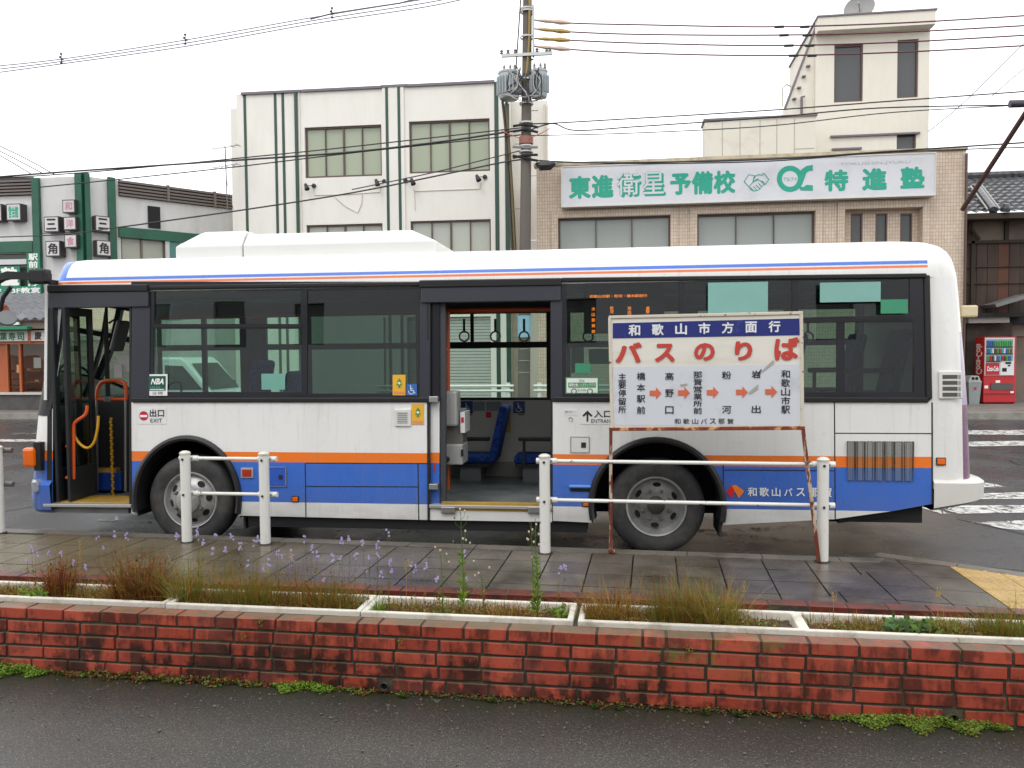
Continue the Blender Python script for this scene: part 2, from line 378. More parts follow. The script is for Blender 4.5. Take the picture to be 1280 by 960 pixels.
# ---- painted markings
WORN = worn('worn_road_paint', '#c9c9c4', None, .40, .52)
WORN2 = worn('thin_road_paint', '#a9a9a4', None, .47, .62, 5)
def mark(px, mat=WORN, z=.004, name='road_marking'):
    P = [onZ(u, v, z) for u, v in px]; MB().quad(*[(p.x, p.y, z) for p in (P if True else P)][::-1]).build(name, mat, road)
for px in ([(1210, 538), (1330, 537), (1330, 544), (1210, 543)], [(1210, 552), (1330, 550), (1330, 556), (1210, 558)],
           [(1222, 603), (1240, 604), (1258, 609), (1222, 609)], [(1205, 617), (1330, 614), (1330, 623), (1203, 624)],
           [(1168, 632), (1330, 631), (1330, 640), (1196, 642)], [(1150, 634), (1166, 635), (1188, 642), (1176, 642)],
           [(1214, 653), (1330, 648), (1330, 668), (1250, 660)], [(0, 549), (46, 549), (46, 552), (-10, 552)]): mark(px)
for px in ([(126, 649), (190, 651), (190, 654), (118, 651)], [(700, 672), (900, 660), (1008, 656), (1006, 660), (880, 666), (712, 676)],
           [(880, 663), (1016, 676), (1016, 680), (870, 666)], [(20, 541), (46, 541), (46, 543), (12, 543)]): mark(px, WORN2)
# cracks and seam lines in the road
CRK = M('crack_tar', '#1d1d1e', .4)
for pts in ([(1196, 648), (1250, 660), (1300, 672)], [(1210, 565), (1255, 566), (1330, 562)], [(0, 640), (45, 632), (90, 640)], [(1260, 574), (1272, 580), (1300, 584)]):
    m_ = MB(); q = [onZ(u, v, .006) for u, v in pts]
    for a, b in zip(q, q[1:]):
        d = (b-a).normalized(); n = Vector((-d.y, d.x, 0))*.012; m_.quad(a-n, b-n, b+n, a+n)
    m_.build('road_crack', CRK, road)
# ================================================================ THE BUS
Y0 = 7.405; BX = -5.7; BW = 2.3
def yo(z): return .05*(z-.3) if z < 1.38 else .054+.065*(z-1.38)
bus = thing('city_bus', 'white blue and orange city bus standing at the kerb with both side doors open', 'bus', (BX, Y0, 0))
bf = Fr(BX, Y0, 0)
def B(u, v, d=0.0):
    z = 1.0
    for _ in range(5): x, z = bf.px(u, v, yo(z)+d)
    return x, z
def BP(pts, d=0.0): return [B(u, v, d) for u, v in pts]
def xs_at(pairs, z, d=.16):
    q = []
    for v, u in pairs: q.append(bf.px(u, v, d)[::-1])
    q.sort()
    if z <= q[0][0]: return q[0][1]
    for (a, b), (c, d_) in zip(q, q[1:]):
        if z <= c: return b+(d_-b)*(z-a)/(c-a)
    return q[-1][1]
FR = [(336, 62), (345, 60), (360, 57.5), (400, 56), (450, 52), (495, 46), (510, 43), (560, 40), (592, 39), (640, 40)]
RR = [(330, 1201), (345, 1203.5), (380, 1206), (420, 1208), (480, 1212), (590, 1214), (640, 1215)]
def ring(z, ins=0.0, r=.26, n=7, x0=None, x1=None):
    x0 = (xs_at(FR, z) if x0 is None else x0)+(-.35*ins if ins < .2 else -.07+(ins-.2)*.8); x1 = (xs_at(RR, z)+.02 if x1 is None else x1)-ins*.85
    y0 = yo(z)+ins; y1 = BW-yo(z)-ins; P = []
    for cx, cy, a0 in ((x1-r, y0+r, -90), (x1-r, y1-r, 0), (x0+r, y1-r, 90), (x0+r, y0+r, 180)):
        for i in range(n): a = math.radians(a0+90*i/(n-1)); P.append((cx+r*math.cos(a), cy+r*math.sin(a)))
    return P
ORG, BLU, WHT = '#e8761a', '#3868c0', '#e2e2df'
z_o1 = B(600, 567)[1]; z_o0 = B(600, 580)[1]; z_b0 = B(500, 630)[1]
LIV = paint('bus_livery_paint', WHT, [(ORG, {'z': (z_o0, z_o1)}), (BLU, {'z': (z_b0, z_o0)})])
zt1, zt0 = B(600, 336.6)[1], B(600, 340.6)[1]; zs1, zs0 = B(600, 342.2)[1], B(600, 345.2)[1]; xe = B(1160, 340)[0]
ROOFP = paint('bus_roof_paint', '#e2e2de', [('#3a6fd0', {'z': (zt0, zt1), 'x': (B(80, 340)[0], xe)}), ('#e2703a', {'z': (zs0, zs1), 'x': (B(60, 340)[0], xe)}),
             ('#3a6fd0', {'z': (zt0, 3), 'x': (-9, B(81, 340)[0])})])
REARP = paint('bus_rear_paint', WHT, [('#a79bb8', {'x': (xs_at(RR, 1.6)-.075, 20), 'z': (1.35, 1.98)}), ('#6b2a5c', {'x': (xs_at(RR, 1.6)-.075, 20), 'z': (.7, 1.35)})])
FRONTP = paint('bus_front_paint', WHT, [(ORG, {'z': (z_o0, z_o1)}), (BLU, {'z': (z_b0-.05, z_o0)})])
BLK = M('bus_black_frame', '#1d1e23', .22, var=.1, coat=.5); BLK2 = M('bus_black_trim', '#141416', .55, var=.1)
HDR = M('door_header_grey', '#2f3138', .35, var=.06, coat=.2)
SEAM = M('panel_seam', '#1a1a1c', .6)
# roof
m = MB(); LV = [(2.45, 0), (2.50, 0), (2.56, .005), (2.62, .02), (2.68, .05), (2.735, .1), (2.775, .18), (2.80, .3), (2.82, .5), (2.83, .72)]
rings = [ring(z, i) for z, i in LV]; nn = len(rings[0])
for (z, i), rg in zip(LV, rings): m.v += [(x, y, z) for x, y in rg]
for a in range(len(LV)-1):
    for j in range(nn): k = (j+1) % nn; m.face([a*nn+j, a*nn+k, (a+1)*nn+k, (a+1)*nn+j])
m.face([(len(LV)-1)*nn+j for j in range(nn)])
m.build('roof', ROOFP, bus, smooth=True)
# rear and front shells: vertical strips of the same plan ring
def shell(name, mat, zs, sel, parent=bus, off=0.0):
    m = MB(); R_ = [[p for p in sel(ring(z, -off))] for z in zs]; n = len(R_[0])
    for z, rg in zip(zs, R_): m.v += [(x, y, z) for x, y in rg]
    for a in range(len(zs)-1):
        for j in range(n-1): m.face([a*n+j, a*n+j+1, (a+1)*n+j+1, (a+1)*n+j])
    return m.build(name, mat, parent, smooth=True)
xr0 = B(1165.5, 560)[0]; zb = B(1180, 597)[1]
def rsel(r): return [(xr0-.05, r[0][1]+.012)]+r[0:14]+[(xr0, r[13][1])]
shell('rear_body', REARP, [zb-.1, .8, 1.1, 1.38, 1.7, 2.0, 2.3, 2.45], rsel)
xf0 = B(66, 560)[0]
def fsel(r): return [(xf0, r[14][1])]+r[14:28]+[(xf0, r[27][1])]
shell('front_body', FRONTP, [.36, .6, .8, 1.0, 1.18, 1.32], fsel)
def fsel2(r): return r[15:27]
GLF = glass('windscreen_glass', (.80, .86, .82), 1.0)
shell('windscreen', GLF, [1.32, 1.6, 2.0, 2.45], fsel2)
def pil(r): return r[25:28]+[(xf0, r[27][1])]
shell('windscreen_pillar', FRONTP, [1.32, 1.6, 2.0, 2.45], pil)
bx('windscreen_pillar', FRONTP, bus, xf0-.2, xf0-.1, BW-.3, BW-.2, 1.32, 2.45)
bx('windscreen_mullion', BLK2, bus, xs_at(FR, 1.9)+.02, xs_at(FR, 1.9)+.05, BW/2-.02, BW/2+.02, 1.32, 2.45)
# front bumper corner in blue with its lamp, rear bumper
m = MB(); zz = [.30, .34, .58, .62]
for z, i in zip(zz, (.02, -.03, -.045, 0)): m.v += [(x, y, z) for x, y in fsel(ring(.5, i))]
for a in range(3):
    for j in range(15): m.face([a*16+j, a*16+j+1, (a+1)*16+j+1, (a+1)*16+j])
m.build('front_bumper', paint('bumper_blue', BLU, []), bus, smooth=True)
hx, hz = B(44, 608, -.05); m = MB().box(hx-.035, hx+.03, -.05, .1, hz-.06, hz+.06); m.build('headlight', M('headlamp_glass', '#b9bcc0', .1, metal=.5), bus, bev=.02)
ax0, az0 = B(32, 584, -.03); ax1, az1 = B(47, 559, -.03); MB().box(ax0, ax1, -.06, .06, az0, az1).build('marker_light', M('amber_lens', '#e0660a', .15, coat=.6), bus, bev=.03)
bx('marker_light_base', BLK2, bus, ax1-.02, ax1+.05, -.03, .08, az0-.03, az1+.05)
zz = [.53, .56, .69, .715]
xb = B(1228, 610, .1)[0]; m = MB(); R_ = []
for z, i in zip(zz, (.05, 0, 0, .03)):
    r = ring(.6, i-.02, r=.22, x1=xb+.02); R_.append([(xr0+.005, r[0][1])]+r[0:14]+[(xr0+.005, r[13][1])])
for q, (z, rg) in enumerate(zip(zz, R_)): m.v += [(x, y, z-(.085*max(0, (xb-x)/(xb-xr0)) if q < 2 else 0)) for x, y in rg]
for a in range(3):
    for j in range(15): m.face([a*16+j, a*16+j+1, (a+1)*16+j+1, (a+1)*16+j])
m.face([j for j in range(16)][::-1]); m.face([48+j for j in range(16)])
m.build('rear_bumper', M('bumper_grey_white', '#d2d1cb', .35, var=.05), bus, smooth=True)
# ---- near side, lower panels with the wheel arches cut in
WZ = .455; wxf, wxr = B(236, 620)[0]-.02, B(821, 634)[0]; WR = .435
def arch(cx, rx, rz, z0, n=22):
    a0 = math.asin(max(-1, (z0-WZ)/rz)); return [(cx+rx*math.cos(t), WZ+rz*math.sin(t)) for t in [a0+(math.pi-2*a0)*i/n for i in range(n+1)]]
def sidepanel(name, top, bot, mat=LIV, arches=()):
    "top / bottom: lists of picture points left to right"
    T = BP(top); Bt = BP(bot)
    lo = []
    for i, p in enumerate(Bt): lo.append(p)
    for cx, rx, rz in arches:
        z0 = .3; A = arch(cx, rx, rz, z0)[::-1]          # left to right
        lo = [p for p in lo if p[0] < A[0][0]]+A+[p for p in lo if p[0] > A[-1][0]]
    return MB().prism([T[::-1]+lo], 0, .03, yo).build(name, mat, bus)
fA = (wxf, .54, .60); rA = (wxr, .595, .605)
sidepanel('side_panel', [(164, 502.6), (535.5, 502.3)], [(164, 641), (302, 644.5), (535.5, 650)], arches=[fA])
sidepanel('side_panel', [(691, 502), (1045, 502), (1164.5, 502.6)], [(691, 651), (744, 653), (902, 647.5), (1043, 649), (1118, 638.5), (1164.5, 630)], arches=[rA])
sidepanel('door_sill_panel', [(537.5, 633), (690, 634.5)], [(537.5, 650), (690, 652.5)], M('sill_white', '#cfcfcb', .4))
bx('door_sill_edge', M('sill_aluminium', '#b9b9b5', .35, metal=.5), bus, B(537, 630)[0], B(690, 630)[0], -.02, .12, B(600, 634)[1]-.01, B(600, 634)[1]+.02, bev=.004)
for u in (561, 669): a = B(u-9, 634); b_ = B(u+9, 641); bx('door_roller', STEEL, bus, a[0], b_[0], -.03, .02, b_[1], a[1]+.01, bev=.006)
# flares
for cx, rx, rz in (fA, rA):
    m = MB(); A = arch(cx, rx, rz, .33, 32); prof = [(.012, -.012), (.012, .02), (-.03, .035), (-.055, .01), (-.06, -.05)]
    prof = [(.014, .0), (.010, -.025), (-.015, -.035), (-.038, -.022), (-.048, .03), (-.052, .14)]
    n = len(prof)
    for i, (x, z) in enumerate(A):
        t = Vector((x-cx, z-WZ)).normalized()
        for dr, dy in prof: m.v.append((x+t.x*dr, yo(z)+dy, z+t.y*dr))
    for i in range(len(A)-1):
        for j in range(n-1): m.face([i*n+j, i*n+j+1, (i+1)*n+j+1, (i+1)*n+j])
    m.build('wheel_arch_flare', M('arch_rubber', '#1c1c1e', .35, var=.1), bus, smooth=True)
    m = MB(); A = arch(cx, rx, rz, .28, 20)              # dark wheel housing
    for (x, z), (x2, z2) in zip(A, A[1:]): m.quad((x, .03, z), (x2, .03, z2), (x2, .62, z2), (x, .62, z))
    m.quad(*[(x, .62, z) for x, z in A]); m.build('wheel_housing', DARK, bus)
# wheels
RIMF = M('painted_rim', '#adadab', .4, metal=.35, dirt='#5e5b55', da=.4, db=.8, ds=6); HOLE = M('rim_hole', '#0c0c0d', .8); NUT = M('wheel_nut', '#6d6a64', .5, metal=.5)
def wheel(cx, cy, dish, sgn=-1, sp=0.2):
    ax = (0, sgn, 0)
    t = MB().lathe([(.28, -.2), (.40, -.19), (.425, -.15), (.435, -.1), (.435, -.02), (.432, .0), (.42, .025), (.385, .045), (.34, .05), (.30, .04), (.268, .03), (.255, .0)], (cx, cy, WZ-.02), ax, 56).build('tyre', RUBBER, bus, smooth=True)
    t['label'] = 'dusty black tyre'
    z = WZ-.02
    if dish: MB().lathe([(.08, -.058), (.078, .0), (.06, .012), (.0001, .014)], (cx, cy, z), ax, 28).build('hub', M('greasy_hub', '#4d4a45', .5, metal=.4, dirt='#2c2a27'), t, smooth=True)
    if not dish: prof = [(.275, .03), (.265, .045), (.255, .04), (.248, .02), (.235, .0), (.21, .015), (.17, .05), (.14, .062), (.12, .065), (.115, .1), (.09, .115), (.0001, .118)]; rh, yh = .195, .031
    else: prof = [(.275, .025), (.268, .04), (.255, .035), (.245, .0), (.235, -.05), (.225, -.075), (.15, -.06), (.115, -.055), (.08, -.056)]; rh, yh = .185, -.064
    r = MB().lathe(prof, (cx, cy, z), ax, 48).build('rim', RIMF, t, smooth=True)
    k = 8 if not dish else 6
    for i in range(k):
        a = 2*math.pi*(i+sp)/k; p = Vector((cx+rh*math.cos(a), cy+sgn*yh, z+rh*math.sin(a)))
        m = MB(); tn_ = Vector((-math.sin(a), 0, math.cos(a))); rd = Vector((math.cos(a), 0, math.sin(a)))
        sl_ = (.95 if not dish else -.2); out_ = Vector((0, sgn, 0))
        P = []
        for q in range(14): b = 2*math.pi*q/14; P.append(p+tn_*(.038*math.cos(b))+rd*(.022*math.sin(b))-out_*(sl_*.022*math.sin(b))+out_*.005)
        m.quad(*P).build('rim_hole', HOLE, t)
    for i in range(8 if dish else 6):
        a = 2*math.pi*(i+.5)/(8 if dish else 6); rn = .135 if dish else .145; yb_ = -.058 if dish else .058
        MB().lathe([(.017, 0), (.017, .03), (.0001, .034)], (cx+rn*math.cos(a), cy+sgn*yb_, z+rn*math.sin(a)), ax, 6).build('wheel_nut', NUT, t)
wheel(wxf, .11, False); wheel(wxr, .13, True, sp=.45)
wheel(wxf, BW-.11, False, 1); wheel(wxr, BW-.13, True, 1)
# ---- near side, window band
zbelt = B(600, 502.5)[1]
def band(name, x0u, x1u, vt, vb, holes, mat=BLK, d0=0.0, d1=.035):
    a, b = B(x0u, vt), B(x1u, vt); c, d = B(x1u, vb), B(x0u, vb)
    L = [[d, c, b, a]]
    for h in holes: L.append(BP([(h[0], h[1]), (h[2], h[1] if len(h) < 5 else h[4]), (h[2], h[3] if len(h) < 6 else h[5]), (h[0], h[3])]))
    L = [[(x, max(z, 1.381)) for x, z in lp] for lp in L]
    return MB().prism(L, d0, d1, yo).build(name, mat, bus)
GA = glass('side_glass_green', (.40, .60, .50), 2.6); GB = glass('side_glass_privacy', (.07, .12, .10), 2.6); GS = glass('side_glass_grey_green', (.22, .34, .30), 2.6)
W1 = [(193, 364, 376, 405, 363), (191, 411, 377, 490, 411)]
band('window_surround', 164, 535, 352, 502.6, W1+[(384, 363, 523, 492, 361, 492)])
W3 = [(708, 353, 848, 492, 351)]
W4 = [(856, 352, 990, 398, 350), (856, 405, 990, 490, 404), (998, 350, 1137, 397, 348.5, 394), (998, 404, 1046, 490, 403), (1056, 403, 1142, 490, 402)]
band('window_surround', 690, 1160, 348, 502.6, W3+W4)
m = MB(); a, b = B(1160, 349), B(1160, 498); P = [(a[0]-.01, zbelt+.003), (b[0]+.01, zbelt+.003), (b[0]+.025, zbelt+.03), (b[0]+.005, 2.42), (a[0]-.01, 2.44)]
m.prism([P], 0, .03, yo).build('window_surround', BLK, bus)
def pane(name, h, mat, d=.012):
    L = [BP([(h[0], h[1]), (h[2], h[1] if len(h) < 5 else h[4]), (h[2], h[3] if len(h) < 6 else h[5]), (h[0], h[3])])]
    p = MB(); p.quad(*[(x, yo(z)+d, z) for x, z in L[0][::-1]]); return p.build(name, mat, bus)
for h in W1: pane('side_window', h, GA)
pane('side_window', (384, 363, 523, 492, 361, 492), GB)
pane('side_window', W3[0], GS)
for h in W4: pane('side_window', h, GS)
# sliding sash rails and drip rail above
def strip(name, p, q, h, mat, d0, d1, parent=bus, bev=0):
    (x0, z0), (x1, z1) = B(*p), B(*q); m = MB()
    for y in (d0, d1): m.v += [(x0, yo(z0)+y, z0-h/2), (x1, yo(z1)+y, z1-h/2), (x1, yo(z1)+y, z1+h/2), (x0, yo(z0)+y, z0+h/2)]
    for f in ((0, 1, 2, 3), (7, 6, 5, 4), (0, 4, 5, 1), (1, 5, 6, 2), (2, 6, 7, 3), (3, 7, 4, 0)): m.face(list(f))
    return m.build(name, mat, parent, bev=bev)
strip('window_rail', (192, 408), (377, 408), .022, BLK2, -.008, .01); strip('window_rail', (856, 401.5), (1141, 400), .028, BLK2, -.008, .01)
strip('drip_rail', (62, 361), (187, 360.2), .07, BLK2, -.045, .03, bev=.01); strip('drip_rail', (187, 359.6), (525, 355.0), .038, BLK2, -.03, .03, bev=.008)
strip('drip_rail', (525, 355.4), (702, 352.6), .07, BLK2, -.045, .03, bev=.01); strip('drip_rail', (702, 350), (1157, 344.6), .038, BLK2, -.03, .03, bev=.008)
strip('belt_moulding', (166, 500.2), (537, 499.8), .045, BLK2, -.018, .02, bev=.008); strip('belt_moulding', (691, 499), (1160, 500), .045, BLK2, -.018, .02, bev=.008)
# vertical end moulding by the rear window and body seams
def vstrip(name, p, q, w_, mat, d0, d1, bev=0):
    (x0, z0), (x1, z1) = B(*p), B(*q); m = MB()
    for y in (d0, d1): m.v += [(x0-w_/2, yo(z0)+y, z0), (x0+w_/2, yo(z0)+y, z0), (x1+w_/2, yo(z1)+y, z1), (x1-w_/2, yo(z1)+y, z1)]
    for f in ((0, 1, 2, 3), (7, 6, 5, 4), (0, 4, 5, 1), (1, 5, 6, 2), (2, 6, 7, 3), (3, 7, 4, 0)): m.face(list(f))
    return m.build(name, mat, bus, bev=bev)
vstrip('window_moulding', (1158, 344), (1161, 499), .05, BLK2, -.02, .02, .01)
for p, q in (((381.5, 579), (382.5, 647)), ((522.5, 579.5), (523.5, 650)), ((1043, 503), (1044, 650)), ((904, 578.5), (904, 640))): vstrip('panel_seam', p, q, .010, SEAM, -.0015, .002)
vstrip('panel_seam', (1165, 503), (1165.3, 630), .012, SEAM, -.002, .003)
vstrip('door_seal', (534.8, 352), (536, 650), .02, BLK2, -.012, .02)
for p, q in (((382, 608), (523, 608.6)), ((382, 578.8), (535, 579.4)), ((904, 587.5), (1043, 588.5)), ((1044, 541.5), (1165, 542)), ((904, 578.5), (904.5, 578.6))): strip('panel_seam', p, q, .009, SEAM, -.0015, .002)
# door headers and posts
def patch(name, x0, z0, x1, z1, mat, d0=-.004, d1=.0, bev=0, parent=bus):
    "thin raised panel given by picture corners"
    a = B(x0, z0); b = B(x1, z1); m = MB(); za, zb_ = max(a[1], b[1]), min(a[1], b[1])
    for y in (d0, d1): m.v += [(a[0], yo(zb_)+y, zb_), (b[0], yo(zb_)+y, zb_), (b[0], yo(za)+y, za), (a[0], yo(za)+y, za)]
    for f in ((0, 1, 2, 3), (7, 6, 5, 4), (0, 4, 5, 1), (1, 5, 6, 2), (2, 6, 7, 3), (3, 7, 4, 0)): m.face(list(f))
    return m.build(name, mat, parent, bev=bev)
patch('door_header', 63, 366, 187, 383.5, HDR, -.03, .05, .006)
patch('door_post', 165.5, 383, 187, 499, HDR, -.008, .04)
patch('door_header', 527, 357, 701, 376, HDR, -.03, .05, .006)
patch('door_post', 525, 376, 537.5, 499, HDR, -.008, .04)
patch('door_post', 688.5, 376, 703, 499, HDR, -.008, .04)
vstrip('door_post', (163.5, 384), (163.5, 632), .02, BLK2, -.01, .1); vstrip('door_post', (64, 350), (62, 631), .05, BLK2, -.008, .08)
vstrip('door_post', (690, 376), (690.5, 640), .03, BLK2, 0, .1)
strip('door_sill_edge', (56, 631), (166, 632), .03, M('sill_aluminium', '#b9b9b5', .35, metal=.5), -.03, .08, bev=.005)
vstrip('front_pillar_panel', (58.5, 362), (57, 500), .03, FRONTP, -.006, .05)
# slid back leaf of the entrance door, its edge showing
sidepanel('sliding_door', [(536.8, 502.3), (547.8, 502.3)], [(536.8, 632), (547.8, 632)]).location.y = .05
dl = [o for o in bus.children if o.name.startswith('sliding_door')][0]
vstrip('sliding_door_edge', (552, 376), (552.5, 632), .055, M('door_edge_grey', '#3a3c40', .4), .045, .1, .015)
patch('sliding_door_window_frame', 537.5, 377, 548, 502, BLK, .05, .08)
for v in (499, 608): patch('door_hinge', 537, v-3.5, 548, v+3.5, STEEL, -.03, .05, .004)
patch('red_mark', 541, 580, 543, 590, M('red_enamel', '#b52a22', .4), .045, .05)
# ---- fittings on the near side
GR = M('grille_slat', '#a7a29c', .4, metal=.2)
x0, z1 = B(1058.5, 551.5); x1, z0 = B(1142.5, 601.5); yg = yo((z0+z1)/2)
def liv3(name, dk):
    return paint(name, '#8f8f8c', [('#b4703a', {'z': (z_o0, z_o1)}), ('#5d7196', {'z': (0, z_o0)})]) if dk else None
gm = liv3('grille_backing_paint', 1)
bx('engine_grille', BLK2, bus, x0, x1, yg-.004, yg+.02, z0, z1)
for i in range(40): xx = x0+(x1-x0)*(i+.5)/40; wd = .0045+.003*(math.sin(i*1.1)); bx('grille_slat', gm, bus, xx-wd, xx+wd, yg-.02, yg-.004, z0+.004, z1-.004)
for i in range(9): xx = x0+(x1-x0)*(i+.5)/9; bx('grille_rib', gm, bus, xx-.004, xx+.004, yg-.024, yg-.006, z0, z1)
p = patch('air_vent', 1172.5, 463.5, 1202.5, 498.5, M('vent_white', '#d4d4cf', .35), -.02, 0, .01)
for k in range(4):
    v0 = 468.5+k*7.4; patch('vent_slot', 1177, v0, 1195.5, v0+4.6, M('vent_slot_dark', '#4e4c46', .6), -.024, -.018); patch('vent_slot_edge', 1196.8, v0, 1199.5, v0+4.6, STEEL, -.024, -.018)
AMB = M('amber_lens', '#e0660a', .15)
for r in ((1171, 573, 1181, 580.5), (366, 621, 372.5, 626.5), (729, 628.5, 737.5, 632.5)):
    patch('side_marker', r[0]-1.2, r[1]-1.2, r[2]+1.2, r[3]+1.2, BLK2, -.008, 0, .003); patch('side_marker_lens', *r, AMB, -.014, -.007, .003)
patch('reflector_frame', 301.5, 584.5, 317, 597.5, M('reflector_rim', '#9a9a9a', .3), -.012, 0, .004); patch('reflector', 303.5, 586.5, 315, 595.5, M('red_orange_lens', '#a02c10', .2, coat=.5), -.018, -.01, .003)
patch('battery_flap', 325, 583, 358, 609, paint('flap_blue', '#2b56b4', []), -.006, 0, .008)
for r in ((327, 583.3, 357.5, 584.5), (327, 607.6, 357.5, 608.8), (357, 584, 358.4, 608)): patch('flap_rim', *r, STEEL, -.009, -.004)
patch('flap_latch', 349, 593.5, 353.5, 599, SEAM, -.012, -.004)
patch('service_flap', 713.3, 546.2, 736.5, 565.8, M('flap_white', '#d0d0cb', .3), -.005, 0, .012)
patch('service_flap_lock', 726.5, 553, 732.5, 559.5, SEAM, -.009, -.004)
for r in ((713, 545.8, 737, 546.6), (713, 565.2, 737, 566), (713, 546, 714, 566), (736, 546, 737, 566)): patch('flap_rim', *r, M('grey_line', '#77777a', .5), -.007, 0)
patch('pull_handle', 711, 605.5, 739, 610, paint('handle_blue', '#3f7fd0', []), -.035, 0, .012); patch('handle_recess', 713, 610.4, 738, 614.5, BLK2, -.006, 0)
p = patch('speaker_panel', 493.5, 511, 514, 533, M('vent_white', '#d4d4cf', .35), -.015, 0, .008); patch('speaker_grille', 497, 514.5, 510.5, 529, M('speaker_grey', '#b9b9b5', .6), -.018, -.014)
for k in range(5): patch('speaker_slot', 498, 516+k*2.6, 509.5, 517+k*2.6, M('slot_grey', '#84847f', .6), -.02, -.017)
# ---- stickers with their writing
def stk(u0, v0, u1, v1, mat, d=-.003, name='sticker', rz=0): return patch(name, u0, v0, u1, v1, mat, d, d+.0025)
def btext(s, u0, v0, u1, v1, mat, d=-.006, **k):
    a = B(u0, v0); b = B(u1, v1); return text(s, (a[0], b[1], b[0], a[1]), d, mat, bus, yf=yo, **k)
def bdisc(u, v, r, mat, d=-.006, name='emblem', n=24, rx=1):
    x, z = B(u, v); MB().quad(*[(x+r*rx*math.cos(2*math.pi*i/n), yo(z)+d, z+r*math.sin(2*math.pi*i/n)) for i in range(n)]).build(name, mat, bus)
def bpoly(pts, mat, d=-.006, name='emblem'): MB().quad(*[(x, yo(z)+d, z) for x, z in BP(pts)]).build(name, mat, bus)
SW = M('sticker_white', '#e2e2e0', .4); SR = M('sticker_red', '#c3203a', .4); SG = M('sticker_green', '#2f8f4e', .4); SB = M('sticker_blue', '#2f66ad', .4); SY = M('sticker_yellow', '#e0ab32', .4); SDG = M('sticker_dark_green', '#17523f', .4)
stk(172, 509.5, 208, 530, M('sticker_offwhite', '#dddddc', .4)); bdisc(180, 519.8, .046, SR); bpoly([(175.5, 518.6), (184.5, 518.6), (184.5, 521.4), (175.5, 521.4)], INKW, -.008)
btext('出口', 187.5, 511.5, 205.5, 521, INKB, bold=.015); btext('EXIT', 188.5, 523.2, 203, 528, INKB)
stk(184, 467.8, 209.5, 494.5, SW, -.006); stk(186.5, 470, 207.5, 488, SDG, -.009); btext('NBA', 189.5, 473, 205.5, 480.5, INKW, -.013, bold=.04, shear=.3); btext('Lets bus', 189, 482, 201, 485, M('ink_teal', '#58b0a0', .5), -.013)
stk(188, 486.2, 206, 487.2, SW, -.012); btext('公益', 191, 489.3, 196, 493, INKB, -.01); btext('和歌', 198, 489.3, 204, 493, INKB, -.01)
def wheelchair(u, v, s, d, par=None, yy=None, fr=None):
    "white access pictogram: head, back, wheel arc, leg"
    f = (lambda uu, vv: B(uu, vv)) if fr is None else fr
    yf_ = (lambda z: yo(z)+d) if yy is None else (lambda z: yy)
    m = MB()
    def P(px, py): x, z = f(u+px*s, v+py*s); return (x, yf_(z), z)
    m.quad(*[P(-.13+.10*math.cos(a*.785), -.62+.10*math.sin(a*.785)) for a in range(8)])
    def ln(a, b, w_):
        dx, dy = b[0]-a[0], b[1]-a[1]; L = math.hypot(dx, dy); nx, ny = -dy/L*w_, dx/L*w_
        m.quad(P(a[0]+nx, a[1]+ny), P(b[0]+nx, b[1]+ny), P(b[0]-nx, b[1]-ny), P(a[0]-nx, a[1]-ny))
    ln((-.12, -.45), (-.08, .08), .065); ln((-.1, -.22), (.22, -.22), .05); ln((-.1, .08), (.3, .08), .06); ln((.3, .05), (.45, .5), .06); ln((.42, .5), (.6, .42), .05)
    A = [math.radians(x) for x in range(-10, 215, 25)]; c = (-.02, .22); r = .42
    for a, b in zip(A, A[1:]): ln((c[0]+r*math.cos(a), c[1]+r*math.sin(a)), (c[0]+r*math.cos(b), c[1]+r*math.sin(b)), .045)
    return m.build('wheelchair_symbol', INKW, par or bus)
stk(508.5, 480, 521.5, 494, SB, -.006); wheelchair(514.6, 487.4, 8, -.01)
for u0, v0, u1, v1 in ((491, 468.5, 507, 494), (514.5, 505, 530, 530.5)):
    stk(u0, v0, u1, v1, SY, -.006); cx = (u0+u1)/2+.5; cy = v0+8
    bpoly([(cx, cy-4), (cx+3, cy+1), (cx+1.4, cy+1), (cx+3.6, cy+5), (cx+1, cy+4.6), (cx+1.6, cy+8), (cx-1.6, cy+8), (cx-1, cy+4.6), (cx-3.6, cy+5), (cx-1.4, cy+1), (cx-3, cy+1)], SG, -.01)
    bdisc(cx, cy+2.4, .012, INKW, -.012); stk(u0+1.5, v1-5, u1-1.5, v1-2, M('sticker_pink', '#d98a6a', .5), -.009)
stk(706.8, 471.5, 748.5, 492.2, SG, -.006, name='bus_sticker'); stk(708.3, 472.8, 747, 490.9, SW, -.009); stk(710.5, 478.2, 744.8, 484.2, SG, -.011); btext('標準仕様ノンステップバス', 711.5, 479, 743.8, 483.4, INKW, -.014, bold=.02)
for u in (717.5, 737.5): bdisc(u, 489, .026, SG, -.012); bdisc(u, 489, .017, SW, -.014)
btext('国土交通省', 722, 486, 733, 489, SG, -.013); btext('認定', 724, 474.3, 731, 477.3, SG, -.013)
stk(726, 510.5, 800, 530.5, M('sticker_offwhite', '#dddddc', .4))
bpoly([(733.2, 527), (733.2, 517.5), (729.5, 521), (728, 519.3), (734.3, 513), (740.6, 519.3), (739, 521), (735.4, 517.5), (735.4, 527)], INKB)
btext('入口', 742.5, 512.8, 764, 521.8, INKB, bold=.015); btext('ENTRANCE', 739, 523.8, 771, 528.6, INKB)
stk(705, 511.5, 721, 518.5, SW); btext('整理券をお取り下さい', 706, 513, 720, 516.5, M('ink_grey', '#77777a', .5)); bdisc(713.3, 524, .018, M('ink_grey', '#77777a', .5)); bdisc(713.3, 524.8, .013, SW, -.008)
